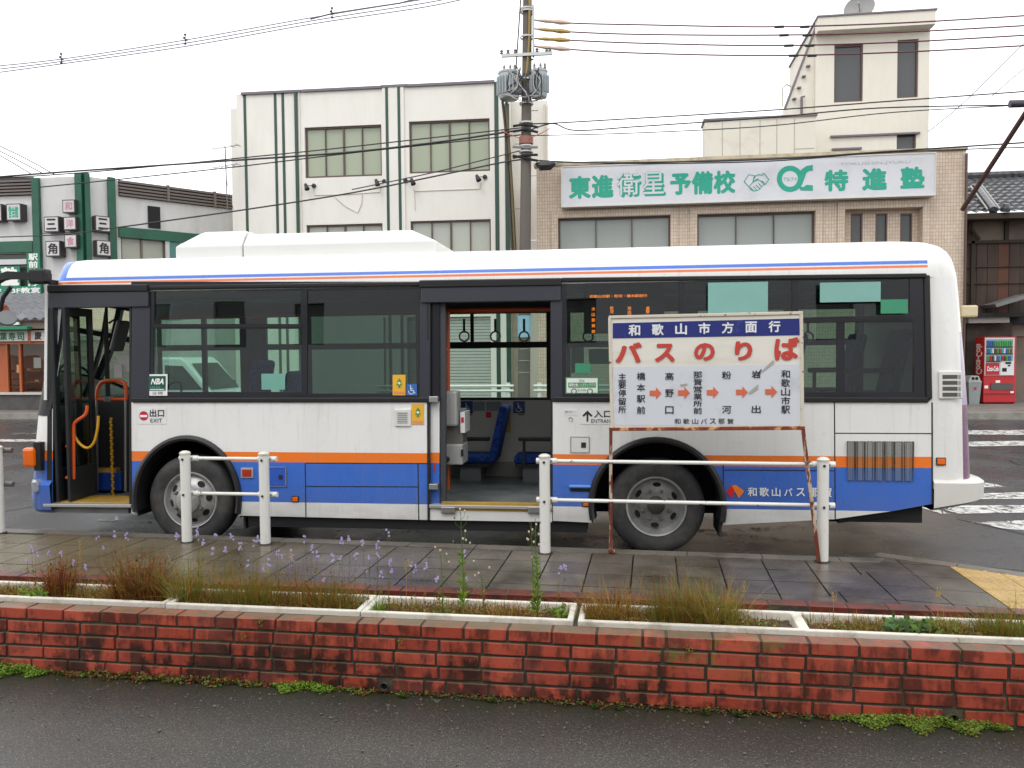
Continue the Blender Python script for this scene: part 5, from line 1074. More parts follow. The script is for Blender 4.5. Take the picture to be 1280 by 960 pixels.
CANS = [M('can_'+n, c, .35) for n, c in (('green', '#3f9a4e'), ('white', '#d0d4d6'), ('red', '#b0202a'), ('blue', '#2e62a8'), ('brown', '#5a3a28'), ('teal', '#3aa0a0'))]
for r, (v0, v1) in enumerate(((426, 433), (436, 441.5), (445, 451))):
    vb('shelf', M('vending_shelf', '#4a5054', .5), 1232, v1, 1265.5, v1+1.6, -.03, -.02)
    for c in range(11):
        u = 1233+c*2.9; mt = CANS[(c*2+r*3+c // 3) % 6] if r else CANS[0 if c > 2 else 3]; a = V(u+1.2, v1)
        MB().lathe([(.0001, 0), (.026, 0), (.026, (v1-v0)/41*.9), (.012, (v1-v0)/41), (.0001, (v1-v0)/41)], (a[0], -.05, a[1]), (0, 0, 1), 7).build('can', mt, vm)
vb('advert_panel', M('advert_red', '#a8202c', .4), 1231.5, 453.5, 1248.5, 468.5, -.03, -.02); a = V(1233, 464); b = V(1247.5, 457.5); text('Coca-Cola', (a[0], a[1], b[0], b[1]), -.034, INKW, vm, bold=.03, shear=.25)
vb('coin_panel', M('coin_white', '#d2d4d4', .4), 1250, 451, 1266.5, 469, -.034, -.02); vb('note_slot', DARK, 1252, 460, 1257.5, 464.5, -.04, -.034); vb('coin_slot', DARK, 1259, 456, 1262, 458, -.04, -.034); vb('price_display', DARK, 1256, 452.5, 1263, 455, -.04, -.034)
vb('take_out_flap', M('flap_dark', '#4f4a48', .4), 1238, 479, 1265.5, 487, -.03, 0); vb('label_plate', INKW, 1244.5, 475.5, 1250, 478.5, -.006, 0); vb('label_plate', INKW, 1230.5, 482, 1235, 485.5, -.006, 0); vb('label_plate', INKW, 1263, 489, 1267, 493, -.006, 0); vb('skirt_band', M('band_maroon', '#7a1620', .4), 1231, 491.5, 1268, 493.5, -.008, 0)
# script down the side, running upwards
c_ = bpy.data.curves.new('t', 'FONT'); c_.body = 'Coca-Cola'; c_.shear = .25; c_.offset = .03; o = bpy.data.objects.new('t', c_); col.objects.link(o); dg = bpy.context.evaluated_depsgraph_get(); dg.update(); me = bpy.data.meshes.new_from_object(o.evaluated_get(dg)); bpy.data.objects.remove(o)
xs = [v.co.x for v in me.vertices]; ys = [v.co.y for v in me.vertices]; ax, bx2, ay, by = min(xs), max(xs), min(ys), max(ys)
for v in me.vertices: a_, b_ = (v.co.x-ax)/(bx2-ax), (v.co.y-ay)/(by-ay); v.co = (-.004, .08+(1-b_)*.36, .85+a_*.9)
me.materials.clear(); me.materials.append(INKW); o = bpy.data.objects.new('side_lettering', me); col.objects.link(o); o.parent = vm
bf_ = Fr(*list((hf.o+hf.e*hf.px(1210.5, 497, -1.1)[0]-hf.n*1.1)[:2]), 0); bn = thing('recycling_bin', 'grey recycling bin with two round holes left of the vending machine', 'bin', (bf_.o.x, bf_.o.y, .15)); w_ = bf_.px(1227, 480)[0]; BG = M('bin_grey', '#8e9698', .5); m = MB()
for z, i in ((0, .04), (.62, 0)): m.v += [(i, i, z), (w_-i, i, z), (w_-i, .4-i, z), (i, .4-i, z)]
for j in range(4): k = (j+1) % 4; m.face([j, k, 4+k, 4+j])
m.build('body', BG, bn); MB().box(-.01, w_+.01, -.01, .41, .62, .66).prism([[(0, .66), (w_, .66), (w_-.07, .82), (.07, .82)]], .02, .38).build('lid', M('bin_lid', '#a9adad', .5), bn, bev=.015)
for k in (.36, .64): MB().lathe([(.045, 0), (.0001, .004)], (w_*k, .015, .745), (0, -1, 0), 12).build('hole', DARK, bn)
bx('bin_label', SR, bn, w_*.42, w_*.62, -.0, .03, .42, .5)
# ---------------- utility pole, transformers, cables
CONC = M('pole_concrete', '#625c55', .75, var=.12, bump=.2, bs=40, dirt='#5a544d', ds=1.5, stretch=(1, 1, .2)); PY = 23.3; pf = Fr(0, PY, 0)
pb = pf.px(654.5, 490); pt = pf.px(659.5, -20); pz = pt[1]
pole = thing('utility_pole', 'tall concrete utility pole behind the bus roof carrying crossarms and cables', 'utility pole', (pb[0], PY, .15)); rx_ = (pt[0]-pb[0])/(pt[1]-.15)
def PP(z, dx=0, dy=0): return (rx_*(z-.15)+dx, dy, z-.15)
MB().tube([PP(.15), PP(4), PP(8), PP(pz+1.2)], [.18, .163, .142, .115], 20).build('shaft', CONC, pole, smooth=True)
def pzv(v): return pf.px(656, v)[1]
for v in (190, 183, 154, 130, 47, 12, 15, 100): MB().lathe([(.19, -.03), (.2, -.02), (.2, .02), (.19, .03)], PP(pzv(v)), (0, 0, 1), 16).build('band', STEEL, pole)
for k in range(11): z = 2.2+k*.9; s_ = 1 if k % 2 else -1; MB().tube([PP(z, .15*s_), PP(z, .33*s_)], .012, 5).build('step_bolt', STEEL, pole)
for k, z in enumerate([1.2+.33*i for i in range(4)]): MB().lathe([(.192, -.008), (.195, 0), (.192, .008)], PP(z), (0, 0, 1), 16).build('strap', STEEL, pole)
MB().lathe([(.193, -.3), (.194, -.3), (.194, .3), (.193, .3)], PP(2.5), (0, 0, 1), 16).build('wrap_sign', M('sign_blue_white', '#8fb4cc', .4), pole)
xA = pf.px(628, 70)[0]-pb[0]; xB = pf.px(691, 67)[0]-pb[0]; zc = pzv(71); MB().box(xA, xB, -.2, -.12, zc-.15-.04, zc-.15+.04).build('crossarm', STEEL, pole)
for u in (628, 636, 645, 672, 684, 688): x = pf.px(u, 70)[0]-pb[0]; MB().lathe([(.03, 0), (.055, .03), (.03, .06), (.055, .09), (.03, .12), (.0001, .14)], (x, -.16, zc-.11), (0, 0, 1), 8).build('insulator', M('insulator_grey', '#7d7a76', .3), pole)
zz_ = [pzv(v) for v in (25, 35, 46, 58)]; xk = pf.px(667, 40)[0]-pb[0]; MB().tube([(xk, -.1, zz_[3]-.5), (xk, -.1, zz_[0]+.2)], .03, 6).build('wire_bracket', STEEL, pole)
for z in (zz_[0]+.1, zz_[3]-.4): MB().tube([PP(z), (xk, -.1, z-.15)], .025, 5).build('wire_bracket', STEEL, pole)
for s_, lbl in ((-1, 'grey finned pole transformer on the left side of the utility pole'), (1, 'grey finned pole transformer on the right side of the utility pole')):
    u, v0, v1, w_ = (636.5, 89, 125, .34) if s_ < 0 else (674, 87, 123, .27); a = pf.px(u, v0); b = pf.px(u, v1); h = a[1]-b[1]; TGm = M('transformer_grey', '#a6adb0', .45, var=.1)
    t = thing('pole_transformer', lbl, 'transformer', (a[0], PY-.05, b[1]), 0, 'transformers on the utility pole'); MB().lathe([(.0001, 0), (w_*.75, 0), (w_*.85, .06), (w_*.85, h-.1), (w_*.9, h-.1), (w_*.9, h-.05), (w_*.5, h), (.0001, h)], (0, 0, 0), (0, 0, 1), 18).build('tank', TGm, t, smooth=True)
    for k in range(12): ang = math.pi+math.pi*k/11; T = Matrix.Rotation(ang, 4, 'Z'); MB().box(w_*.8, w_*1.05, -.008, .008, .12, h-.2, T).build('fin', TGm, t)
    for k in (-.12, .05, .17): MB().lathe([(.03, 0), (.045, .03), (.03, .07), (.04, .1), (.02, .15), (.0001, .17)], (k, -.1, h-.03), (0, 0, 1), 8).build('bushing', M('insulator_grey', '#7d7a76', .3), t)
    MB().box(-.05 if s_ < 0 else -.35, .35 if s_ < 0 else .05, .0, .05, h*.5, h*.5+.06).build('hanger', STEEL, t)
BLKC = M('cable_black', '#1c1b1e', .5); HVC = M('cable_maroon', '#5b2434', .4)
def wire(pts, label, Y=PY, r=.014, mat=BLKC, cat='cable', name='overhead_cable', group='overhead cables'):
    Ys = Y if isinstance(Y, (list, tuple)) else [Y]*len(pts); P = []
    for (u, v), y in zip(pts, Ys): d = ray(u, v); P.append(CAM+d*(y/d.y))
    m = MB().tube([tuple(p) for p in cr(P)], r, 5); return tag(m.build(name, mat, None, smooth=True), label, cat, group)
nm = ['topmost', 'second from the top', 'third from the top', 'lowest']; SLV = M('sleeve_yellow', '#a88c48', .5, var=.3, ns=20); SLW = M('sleeve_cream', '#c0a89a', .5)
for k, pts in enumerate(([(667, 25), (715, 29), (800, 31), (960, 33.5), (1120, 29), (1300, 18.5)], [(667, 36), (715, 40), (800, 43), (960, 44), (1120, 40.5), (1300, 31)], [(667, 48), (715, 50.5), (800, 54), (960, 57), (1120, 53), (1300, 43)], [(667, 58), (715, 62), (800, 66.5), (960, 69.5), (1120, 65.5), (1300, 56)])):
    wi = wire(pts, 'maroon power line running right from the pole, '+nm[k]+' of the four', r=.02, mat=HVC, cat='power line', name='power_line', group='maroon power lines right of the pole')
    P = [CAM+ray(u, v)*(PY/ray(u, v).y) for u, v in pts[:2]]; q0, q1 = P; mm = MB().tube([tuple(q0.lerp(q1, t)) for t in (.12, .3, .5, .7, .95)], [.03, .05, .045, .07, .035], 7); mm.build('sleeve', SLV if k in (1, 2) else SLW, wi, smooth=True)
    for u_ in (974+k*6, 1006+k*3):
        v_ = pts[3][1]; p = CAM+ray(u_, v_)*(PY/ray(u_, v_).y); MB().tube([(p.x-.12, p.y, p.z), (p.x+.12, p.y, p.z-.003)], .035, 6).build('joint', BLKC, wi)
wire([(-20, 222.5), (100, 213.5), (300, 200), (440, 190), (560, 176), (640, 164), (656, 163)], 'thick dark cable bundle crossing low in front of the white building from the left', r=.028)
wire([(-20, 223.5), (60, 219), (160, 211), (300, 197.5), (420, 185.5), (640, 161), (656, 160)], 'thin cable just above the thick bundle left of the pole', r=.018)
wire([(50, 234), (160, 223), (300, 208), (450, 190), (600, 174), (656, 168)], 'thin cable just below the thick bundle left of the pole', r=.018)
wire([(150, 284), (300, 263), (440, 241), (560, 217), (628, 203), (656, 199)], 'dark cable rising across the white building below its upper windows', r=.022)
wire([(-20, 297), (80, 293), (140, 285), (150, 284)], 'dark cable passing the lettered box signs of the corner building', Y=22.6, r=.016)
wire([(440, 237), (540, 216), (600, 201), (656, 187)], 'thin cable sloping up to the pole across the white building upper right window', r=.016)
for k, (pts, r_, lb) in enumerate((([(657, 155), (690, 154), (760, 150), (960, 138), (1120, 126), (1300, 113)], .018, 'upper dark communication cable running right from the pole, in front of the tower foot'), ([(657, 165), (690, 154.5), (720, 163), (800, 158), (960, 147), (1100, 135), (1300, 131)], .018, 'middle communication cable running right from the pole'),
                        ([(657, 169), (690, 169), (800, 166), (960, 157.5), (1110, 141), (1265, 132)], .014, 'lowest thin communication cable running right from the pole'), ([(657, 200), (760, 203.5), (960, 199), (1100, 190), (1300, 177)], .022, 'dark cable along the top edge of the green lettered signboard'), ([(680, 202), (800, 204.5), (960, 201.5), (1110, 190.5), (1300, 183.5)], .016, 'second cable along the top edge of the green lettered signboard'))): wire(pts, lb, r=r_)
for k in range(3): wire([(-20, 84+k*4.5), (76, 74+k*3), (232, 50+k*4), (390, 22+k*4), (530, -1+k*5), (600, -14+k*4)], ['upper', 'middle', 'lower'][k]+' thin line of the high triple line at the top left', Y=30, r=.024, mat=M('wire_pale', '#8f8d96', .5), group='triple line at the top left')
tag(MB().tube([tuple(CAM+ray(u, v)*(30/ray(u, v).y)) for u, v in ((388, 24), (415, 17), (460, 10), (500, 4), (530, -4))], .03, 5).build('overhead_cable', M('wire_dark_grey', '#4f4d54', .5)), 'thicker spliced span of the high line at the top left', 'cable', 'triple line at the top left')
for (u, v), lb in (((76.5, 73), 'left spacer clamp on the high triple line'), ((231.5, 49), 'right spacer clamp on the high triple line'), ((415, 16), 'spacer clamp on the high line near its spliced span')):
    p = CAM+ray(u, v)*(29.9/ray(u, v).y); m = MB(); m.tube([(p.x, p.y, p.z-.17), (p.x, p.y, p.z+.17)], .02, 5)
    for a, b in ((-.04, .05), (.05, -.03), (0, .17), (0, -.17)): m.box(p.x+a-.035, p.x+a+.035, p.y-.03, p.y+.03, p.z+b-.03, p.z+b+.03)
    tag(m.build('line_spacer', BLKC), lb, 'line spacer', 'spacers on the high triple line')
for k, pts in enumerate(([(-10, 178), (30, 197), (68, 218)], [(-10, 184), (20, 199), (54, 217)], [(-10, 189), (10, 200), (40, 218)])): wire(pts, ['upper', 'middle', 'lower'][k]+' of three thin wires falling to the louvred parapet at the left edge', Y=27, r=.018, group='wires at the left edge')
wire([(1300, 35), (1272, 62), (1205, 128), (1160, 165)], 'thin grey stay wire slanting down behind the four power lines at the right', Y=30, r=.018, mat=M('wire_pale', '#8f8d96', .5))
wire([(1300, 72), (1275, 90), (1240, 120)], 'short dark wire at the far upper right', Y=28, r=.016, mat=M('wire_pale', '#8f8d96', .5))
# risers beside the pole
for k, (pts, r_, mt, lb) in enumerate((([(652, -20), (648, 40), (645, 85), (644, 110)], .02, BLKC, 'black cable dropping from the top of the frame onto the left transformer'), ([(662, -20), (661.5, 40), (660, 70), (657, 102)], .035, M('cable_ochre', '#8a7434', .5), 'ochre cable running down the front of the pole'),
                        ([(628, 127), (632, 165), (636, 230), (640, 306), (642, 330)], .04, M('cable_brown', '#3a3129', .5), 'dark brown riser cable hanging down beside the pole, farthest from it'), ([(633, 128), (636, 180), (640, 240), (643.5, 306), (645, 330)], .045, M('cable_olive', '#5a4f2c', .5), 'olive riser cable hanging beside the pole, between brown and pole'))):
    wire(pts, lb, Y=PY-.15 if k < 2 else PY+.1, r=r_, mat=mt, group='riser cables at the pole')
# clutter of leads around the transformers
for k in range(16):
    a0 = random.uniform(0, 6.28); cx_ = 640+random.choice([-4, 6, 14, 22, 30])+random.uniform(-4, 4); pts = [(cx_, random.uniform(82, 92)), (cx_+random.uniform(-12, 12), random.uniform(96, 110)), (cx_+random.uniform(-14, 14), random.uniform(112, 124)), (657+random.uniform(-6, 6), random.uniform(118, 128))]
    P = [CAM+ray(u, v)*((PY-.35)/ray(u, v).y)-Vector((pb[0], PY, .15)) for u, v in pts]; MB().tube([tuple(p) for p in cr(P, 5)], .016, 5).build('lead_wire', BLKC if k % 3 else M('lead_white', '#a9a7a2', .5), pole, smooth=True)
for v in (158, 164, 187, 196, 200): 
    for s_ in (-1, 1): MB().tube([PP(pzv(v), 0, -.2), PP(pzv(v)+random.uniform(-.1, .1), .35*s_, -.2)], .035, 6).build('cable_clamp', BLKC if v != 187 else STEEL, pole)
MB().lathe([(.195, -.1), (.2, -.1), (.2, .1), (.195, .1)], PP(pzv(176)), (0, 0, 1), 16).build('orange_band', M('band_orange', '#8f5a4e', .5), pole)
for s_ in (-1, 1): P = [PP(pzv(164), .7*s_, -.22), PP(pzv(170), .45*s_, -.25), PP(pzv(176), .1*s_, -.22)]; MB().tube(P, .012, 5).build('orange_lead', M('lead_orange', '#b0604a', .5), pole)
p = CAM+ray(683, 206)*((PY-.1)/ray(683, 206).y); o = tag(MB().tube([(p.x-.3, p.y, p.z+.04), (p.x-.15, p.y, p.z-.03), (p.x+.1, p.y, p.z-.03), (p.x+.25, p.y, p.z+.03)], [.04, .13, .12, .04], 8).build('cable_closure', BLKC, None, smooth=True), 'black cable closure hanging by the pole at the corner of the signboard', 'cable closure')
# antennas, slanted lamp arm at the right
an = thing('roof_antenna', 'thin television antenna mast at the left edge of the white building', 'antenna', tuple(CAM+ray(288, 262)*(25.5/ray(288, 262).y))); zt_ = (CAM+ray(283, 183)*(25.5/ray(283, 183).y)).z-an.location.z
MB().tube([(-.1, 0, 0), (-.13, 0, zt_)], .02, 5).build('mast', COP, an)
for dz, w_ in ((zt_-.02, .45), (zt_-.62, .4)):
    MB().tube([(-.55, 0, dz-.05), (w_-.1, 0, dz+.05)], .012, 5).build('boom', COP, an)
    for k in range(5): x = -.5+k*.2; MB().tube([(x, -.2, dz-.04+k*.02), (x, .2, dz-.04+k*.02)], .008, 4).build('element', COP, an)
MB().tube([(.1, 0, 0), (-.12, 0, zt_*.5)], .01, 4).build('stay', COP, an)
q0 = CAM+ray(1203, 262)*(23.8/ray(1203, 262).y); q1 = CAM+ray(1284, 138)*(21/ray(1284, 138).y)
la = thing('slanted_steel_strut', 'rust brown steel strut slanting up to the right edge, with a cylindrical lamp head', 'strut', tuple(q0)); dv = q1-q0
MB().tube([(0, 0, 0), tuple(dv*1.02)], .06, 8).build('strut', M('rusty_brown', '#4f3430', .5, var=.2), la); MB().tube([(.03, -.05, 0), tuple(dv+Vector((.03, -.05, 0)))], .02, 6).build('conduit', BLKC, la)
h0 = CAM+ray(1262, 130)*(21/ray(1262, 130).y)-q0; h1 = CAM+ray(1330, 128)*(21/ray(1330, 128).y)-q0; MB().tube([tuple(h0), tuple(h1)], .09, 10).build('lamp_head', M('lamp_dark', '#3b3540', .4), la, smooth=True)
# ---------------- far guard rail behind the bus
for i, (ua, ub) in enumerate(((470, 642), (667, 800))):
    fr = Fr(0, 21.9, 0); t = thing('far_guard_rail', ['white pipe guard rail across the street, left of the utility pole', 'white pipe guard rail across the street, right of the utility pole'][i], 'guard rail', (0, 21.9, .15), 0, 'far guard rails'); a = fr.px(ua, 485)[0]; b = fr.px(ub, 485)[0]
    for v in (482.5, 488.5): z = fr.px(600, v)[1]-.15; MB().tube([(a, 0, z), (b, 0, z)], .035, 8).build('rail', WHITEP, t, smooth=True)
    for x in (a+.15, (a+b)/2, b-.15): MB().tube([(x, .05, 0), (x, .05, fr.px(600, 480)[1]-.12)], .06, 10).build('post', WHITEP, t, smooth=True)
# ---------------- small white van beyond the driver's window
vf2 = Fr(*list(onZ(212, 520, 0)[:2]), 0); vo = CAM+ray(205, 500)*(12.6/ray(205, 500).y)
vo = CAM+ray(284, 490)*(16.6/ray(284, 490).y); van = thing('parked_van', 'small white van parked beyond the bus, seen through the driver side windows', 'van', (vo.x, 18.0, 0), math.pi); CARP = M('van_white', '#dfe2e2', .25, coat=.5, var=.03); CGL = wglass('van_glass', '#39423f')
prof = [(0, .35), (0, .85), (.35, 1.02), (.85, 1.62), (1.0, 1.74), (3.2, 1.76), (3.38, 1.6), (3.4, .35)]
MB().prism([prof[::-1]], 0, 1.45).build('body', CARP, van, bev=.04)
for P in ([(.52, 1.06), (.95, 1.56), (1.35, 1.58), (1.35, 1.06)], [(1.45, 1.06), (1.45, 1.58), (2.3, 1.58), (2.3, 1.06)], [(2.4, 1.06), (2.4, 1.58), (3.2, 1.55), (3.25, 1.06)]): MB().prism([P], 1.451, 1.463).build('side_window', CGL, van)
m = MB(); m.quad((.37, .08, 1.05), (.37, 1.37, 1.05), (.84, 1.3, 1.6), (.84, .15, 1.6)); m.v = [(x-.015, y, z+.012) for x, y, z in m.v]; m.build('windscreen', CGL, van)
for x in (.65, 2.75):
    for y, s_ in ((.02, -1), (1.43, 1)): MB().lathe([(.0001, .02), (.17, .02), (.18, 0), (.27, .02), (.28, -.02), (.28, -.15)], (x, y, .28), (0, s_, 0), 24).build('wheel', RUBBER, van, smooth=True)
bx('headlight', STEEL, van, -.02, .02, .1, .35, .62, .8); bx('headlight', STEEL, van, -.02, .02, 1.1, 1.35, .62, .8); bx('bumper', M('van_bumper', '#b9bcbc', .4), van, -.08, .1, .02, 1.43, .3, .52, .03); bx('door_mirror', BLK2, van, .55, .65, -.18, -.02, 1.02, 1.2, .02)
# ---------------- station building behind the photographer (it is what the bus windows mirror)
stn = thing('station_building', 'grey rendered station building behind the photographer, mirrored in the bus windows', 'building', (0, -8.5, 0)); GRY = M('station_render', '#b4b3b7', .85, var=.08)
hs = []
for x in (-17, -14.5, -12, -9.5, -4, -1.5, 3, 5.5, 10, 12.5): hs.append((x, 1.2, x+1.1, 2.6)); hs.append((x, 4.1, x+1.0, 5.4))
L = [[(-24, 0), (16, 0), (16, 5.6), (6, 7.4), (-24, 7.4)]]+[[(a, b), (c, b), (c, d), (a, d)] for a, b, c, d in hs]
MB().prism(L, -.25, 0).build('wall', GRY, stn)
for a, b, c, d in hs: bx('window', DG2, stn, a, c, -.2, -.14, b, d)
bx('sign_band', M('station_blue', '#2c5f9a', .4), stn, -13.5, -9, .0, .1, 6.3, 6.7); bx('downpipe', DARK, stn, -5.2, -5.05, 0, .12, 0, 7.3)
bx('wall', GRY, stn, -24, 16, -7, -6.8, 0, 5.4); bx('wall', GRY, stn, -24, -23.8, -6.8, -.25, 0, 7.2); bx('wall', GRY, stn, 15.8, 16, -6.8, -.25, 0, 5.3); bx('roof', COP, stn, -24.3, 6, -7, .3, 7.4, 7.6)
# ================================================================ FOREGROUND: BRICK WALL, PLANTERS, PLANTS
bwf = Fr(-.505, 3.995, -1.81); GZ = .128
wall = thing('brick_wall', 'low wall of wet red bricks with dark stained joints across the foreground', 'brick wall', (bwf.o.x, bwf.o.y, 0), bwf.a)
def mkbrick(name, top=False):
    t = NT(name); co = t.coord('World'); oi = t.n('ObjectInfo').outputs['Random']; wn = t.math('FRACT', t.math('MULTIPLY', oi, 7.31))
    cc = t.mix(oi, C('#9b402d'), C('#b4523c')); cc = t.mix(t.math('MULTIPLY', t.math('GREATER_THAN', wn, .7), .5), cc, C('#8e3a2a'))
    drip = t.noise(7, 6, t.coord('World', (2.2, 2.2, .55)), .62); blot = t.noise(5, 7, co, .65); sp = t.n('SeparateXYZ'); t.l(co, sp.inputs[0])
    st = t.ramp(t.math('ADD', t.math('MULTIPLY', drip, .5), t.math('MULTIPLY', blot, .5)), .46, .55)
    lowk = t.math('MULTIPLY', t.ramp(sp.outputs[2], .37, .2), t.ramp(sp.outputs[0], .9, -.3)); st = t.math('ADD', t.math('MULTIPLY', st, .78), t.math('MULTIPLY', t.math('MULTIPLY', lowk, t.ramp(blot, .4, .5)), .7), True)
    cc = t.mix(st, cc, C('#321a12')); cc = t.mix(t.math('MULTIPLY', t.ramp(t.noise(3.2, 5, co), .5, .7), .25), cc, C('#c46a5c'))
    fine = t.ramp(t.noise(45, 5, co, .7), .52, .75); cc = t.mix(t.math('MULTIPLY', fine, .3), cc, C('#5d2a20'))
    # algae bloom, strongest about the middle right of the wall
    gx = t.math('MULTIPLY', t.ramp(sp.outputs[0], -.1, .25), t.ramp(sp.outputs[0], 1.3, .7)); gz_ = t.ramp(sp.outputs[2], .27, .4)
    al = t.math('MULTIPLY', t.math('MULTIPLY', gx, gz_), t.ramp(t.noise(11, 6, co, .7), .5, .6)); cc = t.mix(t.math('MULTIPLY', al, .75), cc, C('#6a6a34'))
    if top:
        cc = t.mix(t.ramp(t.noise(4, 5, co), .35, .6), cc, C('#5b4c39')); cc = t.mix(t.math('MULTIPLY', t.ramp(sp.outputs[0], .9, .0), .5), cc, C('#6b5e45'))
    return t.done(t.bsdf(cc, .42, 0, t.bump(t.math('ADD', t.noise(55, 5, co), t.noise(9, 3, co)), .3, .004)))
BR = mkbrick('red_brick_face'); BRT = mkbrick('brick_top_wet', True)
MORT = M('dark_mortar', '#3b352b', .8, var=.25, ns=10, bump=.5, bs=50, dirt='#55523a', da=.5, db=.75, ds=5)
bx('mortar', MORT, wall, -4.6, 4.0, .009, .24, GZ-.15, .474)
x = -3.5; bmesh_cache = {}
def brick(x0, x1, z0, z1, y0=0, y1=.1, mats=None, parent=wall):
    w_ = x1-x0; dv = [random.uniform(-.0022, .0022) for _ in range(4)]; m = MB().box(0, w_, 0, y1-y0, 0, z1-z0)
    m.v = [(a+random.uniform(-.0018, .0018), b+dv[0], c+random.uniform(-.0018, .0018)) for a, b, c in m.v]
    m.mi = [0, 1, 0, 0, 0, 0]
    return m.build('brick', mats or [BR, BRT], parent, bev=.004, loc=(x0, y0, z0))
weep = [bwf.px(481, 859)[0], bwf.px(1190, 905)[0]]
for c in range(5):
    z1 = .48-.07*c; z0 = z1-.0575; off = [.0, .105, -.02, .1, .02][c]+random.uniform(-.01, .01); x = -4.65+off
    while x < 3.8:
        L_ = .2075
        if random.random() < .04: L_ = .1
        if not (c == 4 and any(x-.0 < w+.035 and x+L_ > w-.035 for w in weep)): brick(x, x+L_, z0, z1)
        else:
            w = [w for w in weep if x < w+.035 and x+L_ > w-.035][0]
            if w-.04-x > .03: brick(x, w-.04, z0, z1)
            if x+L_-(w+.04) > .03: brick(w+.04, x+L_, z0, z1)
        x += L_+.0125
# back part of coping, bricks laid behind the first row
x = -3.5
while x < 2.9: x += .22
for w in weep:
    MB().lathe([(.021, .02), (.021, .01), (.017, .01), (.017, -.06)], (w, .0, .165), (0, -1, 0), 16).build('weep_pipe', M('pipe_grey', '#4d4a44', .5), wall, smooth=True)
    bx('mortar_patch', MORT, wall, w-.045, w+.045, .003, .03, .13, .2); MB().lathe([(.017, 0), (.0001, 0.001)], (w, -.0, .165), (0, -1, 0), 16).build('weep_hole', M('pipe_inside', '#0b0b0b', .9), wall)
# back edging of bricks towards the pavement
ye = bwf.loc(onZ(600, 742, .375))[1]; edge = thing('brick_edging', 'row of red bricks edging the pavement behind the planters', 'brick edging', (bwf.o.x, bwf.o.y, 0), bwf.a)
bx('mortar', MORT, edge, -4.8, 4.2, ye+.002, ye+.108, .1, .37); BRE = M('edging_brick', '#63291f', .4, var=.3, ns=9, dirt='#3b2019', da=.45, db=.6, ds=6, rnd=.15); x = -4.8
while x < 4.1: brick(x, x+.21, .32, .375, ye, ye+.11, parent=edge, mats=[BRE, BRE]); x += .22
ye2 = ye
soil = tag(bx('trough_soil', M('trough_earth', '#3a3226', .9, bump=.5, bs=20), None, -3.9, 3.2, 0, 1, 0, 1), 'dark soil in the trough between the brick wall and its edging', 'soil'); bpy.data.objects.remove(soil)
so_ = MB().box(-4.6, 4.0, .235, ye+.003, .05, .26).build('soil_bed', M('trough_earth', '#3a3226', .9, bump=.5, bs=20), None, loc=(bwf.o.x, bwf.o.y, 0), rz=bwf.a); so_['kind'] = 'stuff'
# planters
PLW = M('planter_white', '#cfcbbf', .55, var=.05, bump=.2, bs=60, dirt='#8f8872', da=.5, db=.75, ds=6); EARTH = M('planter_soil', '#473a29', .9, bump=.6, bs=30)
zr_ = .502; yf0 = .118; yb0 = bwf.loc(onZ(600, 748.5, zr_))[1]
pls = [(-120, 205), (206.5, 449.5), (450.5, 716), (722, 1008), (1005.5, 1345)]
plab = ['long white planter box at the far left, with a rust brown clump near its middle', 'white planter box second from the left, overgrown with fine green and ochre grass', 'white planter box in the middle, mostly short dry weeds and a tall thin stalk', 'white planter box below the route sign, with dense ochre green grass tufts', 'white planter box at the right, with low green leaves and yellow blocks behind']
PX = []
for i, ((ua, ub), lb) in enumerate(zip(pls, plab)):
    va = 744+(ua-0)*.0405; d = bwf
    def onr(u):
        r = ray(u, 744+u*.0395); t = (yf0-(CAM-bwf.o).dot(bwf.n))/r.dot(bwf.n); return (CAM+r*t-bwf.o).dot(bwf.e)
    x0, x1 = onr(ua), onr(ub); PX.append((x0, x1)); t = thing('planter_box', lb, 'planter', tuple((bwf.o+bwf.e*((x0+x1)/2)+bwf.n*((yf0+yb0)/2))[:2])+(.262,), bwf.a+random.uniform(-.006, .006), 'white planter boxes on the brick wall')
    hw, hd, H = (x1-x0)/2, (yb0-yf0)/2, zr_-.262; m = MB(); b = .02; rim = .03
    L = [(0, hw-.05, hd-.04), (H-.04, hw-.02, hd-.015), (H-.04, hw, hd), (H, hw, hd), (H, hw-rim, hd-rim), (H-.12, hw-rim-.015, hd-rim-.01)]
    for z, a, c in L: m.v += [(-a, -c, z), (a, -c, z), (a, c, z), (-a, c, z)]
    for q in range(5):
        for j in range(4): k = (j+1) % 4; m.face([q*4+j, q*4+k, (q+1)*4+k, (q+1)*4+j])
    m.build('box', PLW, t, bev=.006)
    m = MB(); nx, ny = 24, 7
    for a in range(nx+1):
        for c in range(ny+1): m.v.append((-(hw-rim-.005)+2*(hw-rim-.005)*a/nx, -(hd-rim)+2*(hd-rim)*c/ny, H-.045+random.uniform(-.008, .012)))
    for a in range(nx):
        for c in range(ny): k = a*(ny+1)+c; m.face([k, k+ny+1, k+ny+2, k+1])
    m.build('soil', EARTH, t, smooth=True)
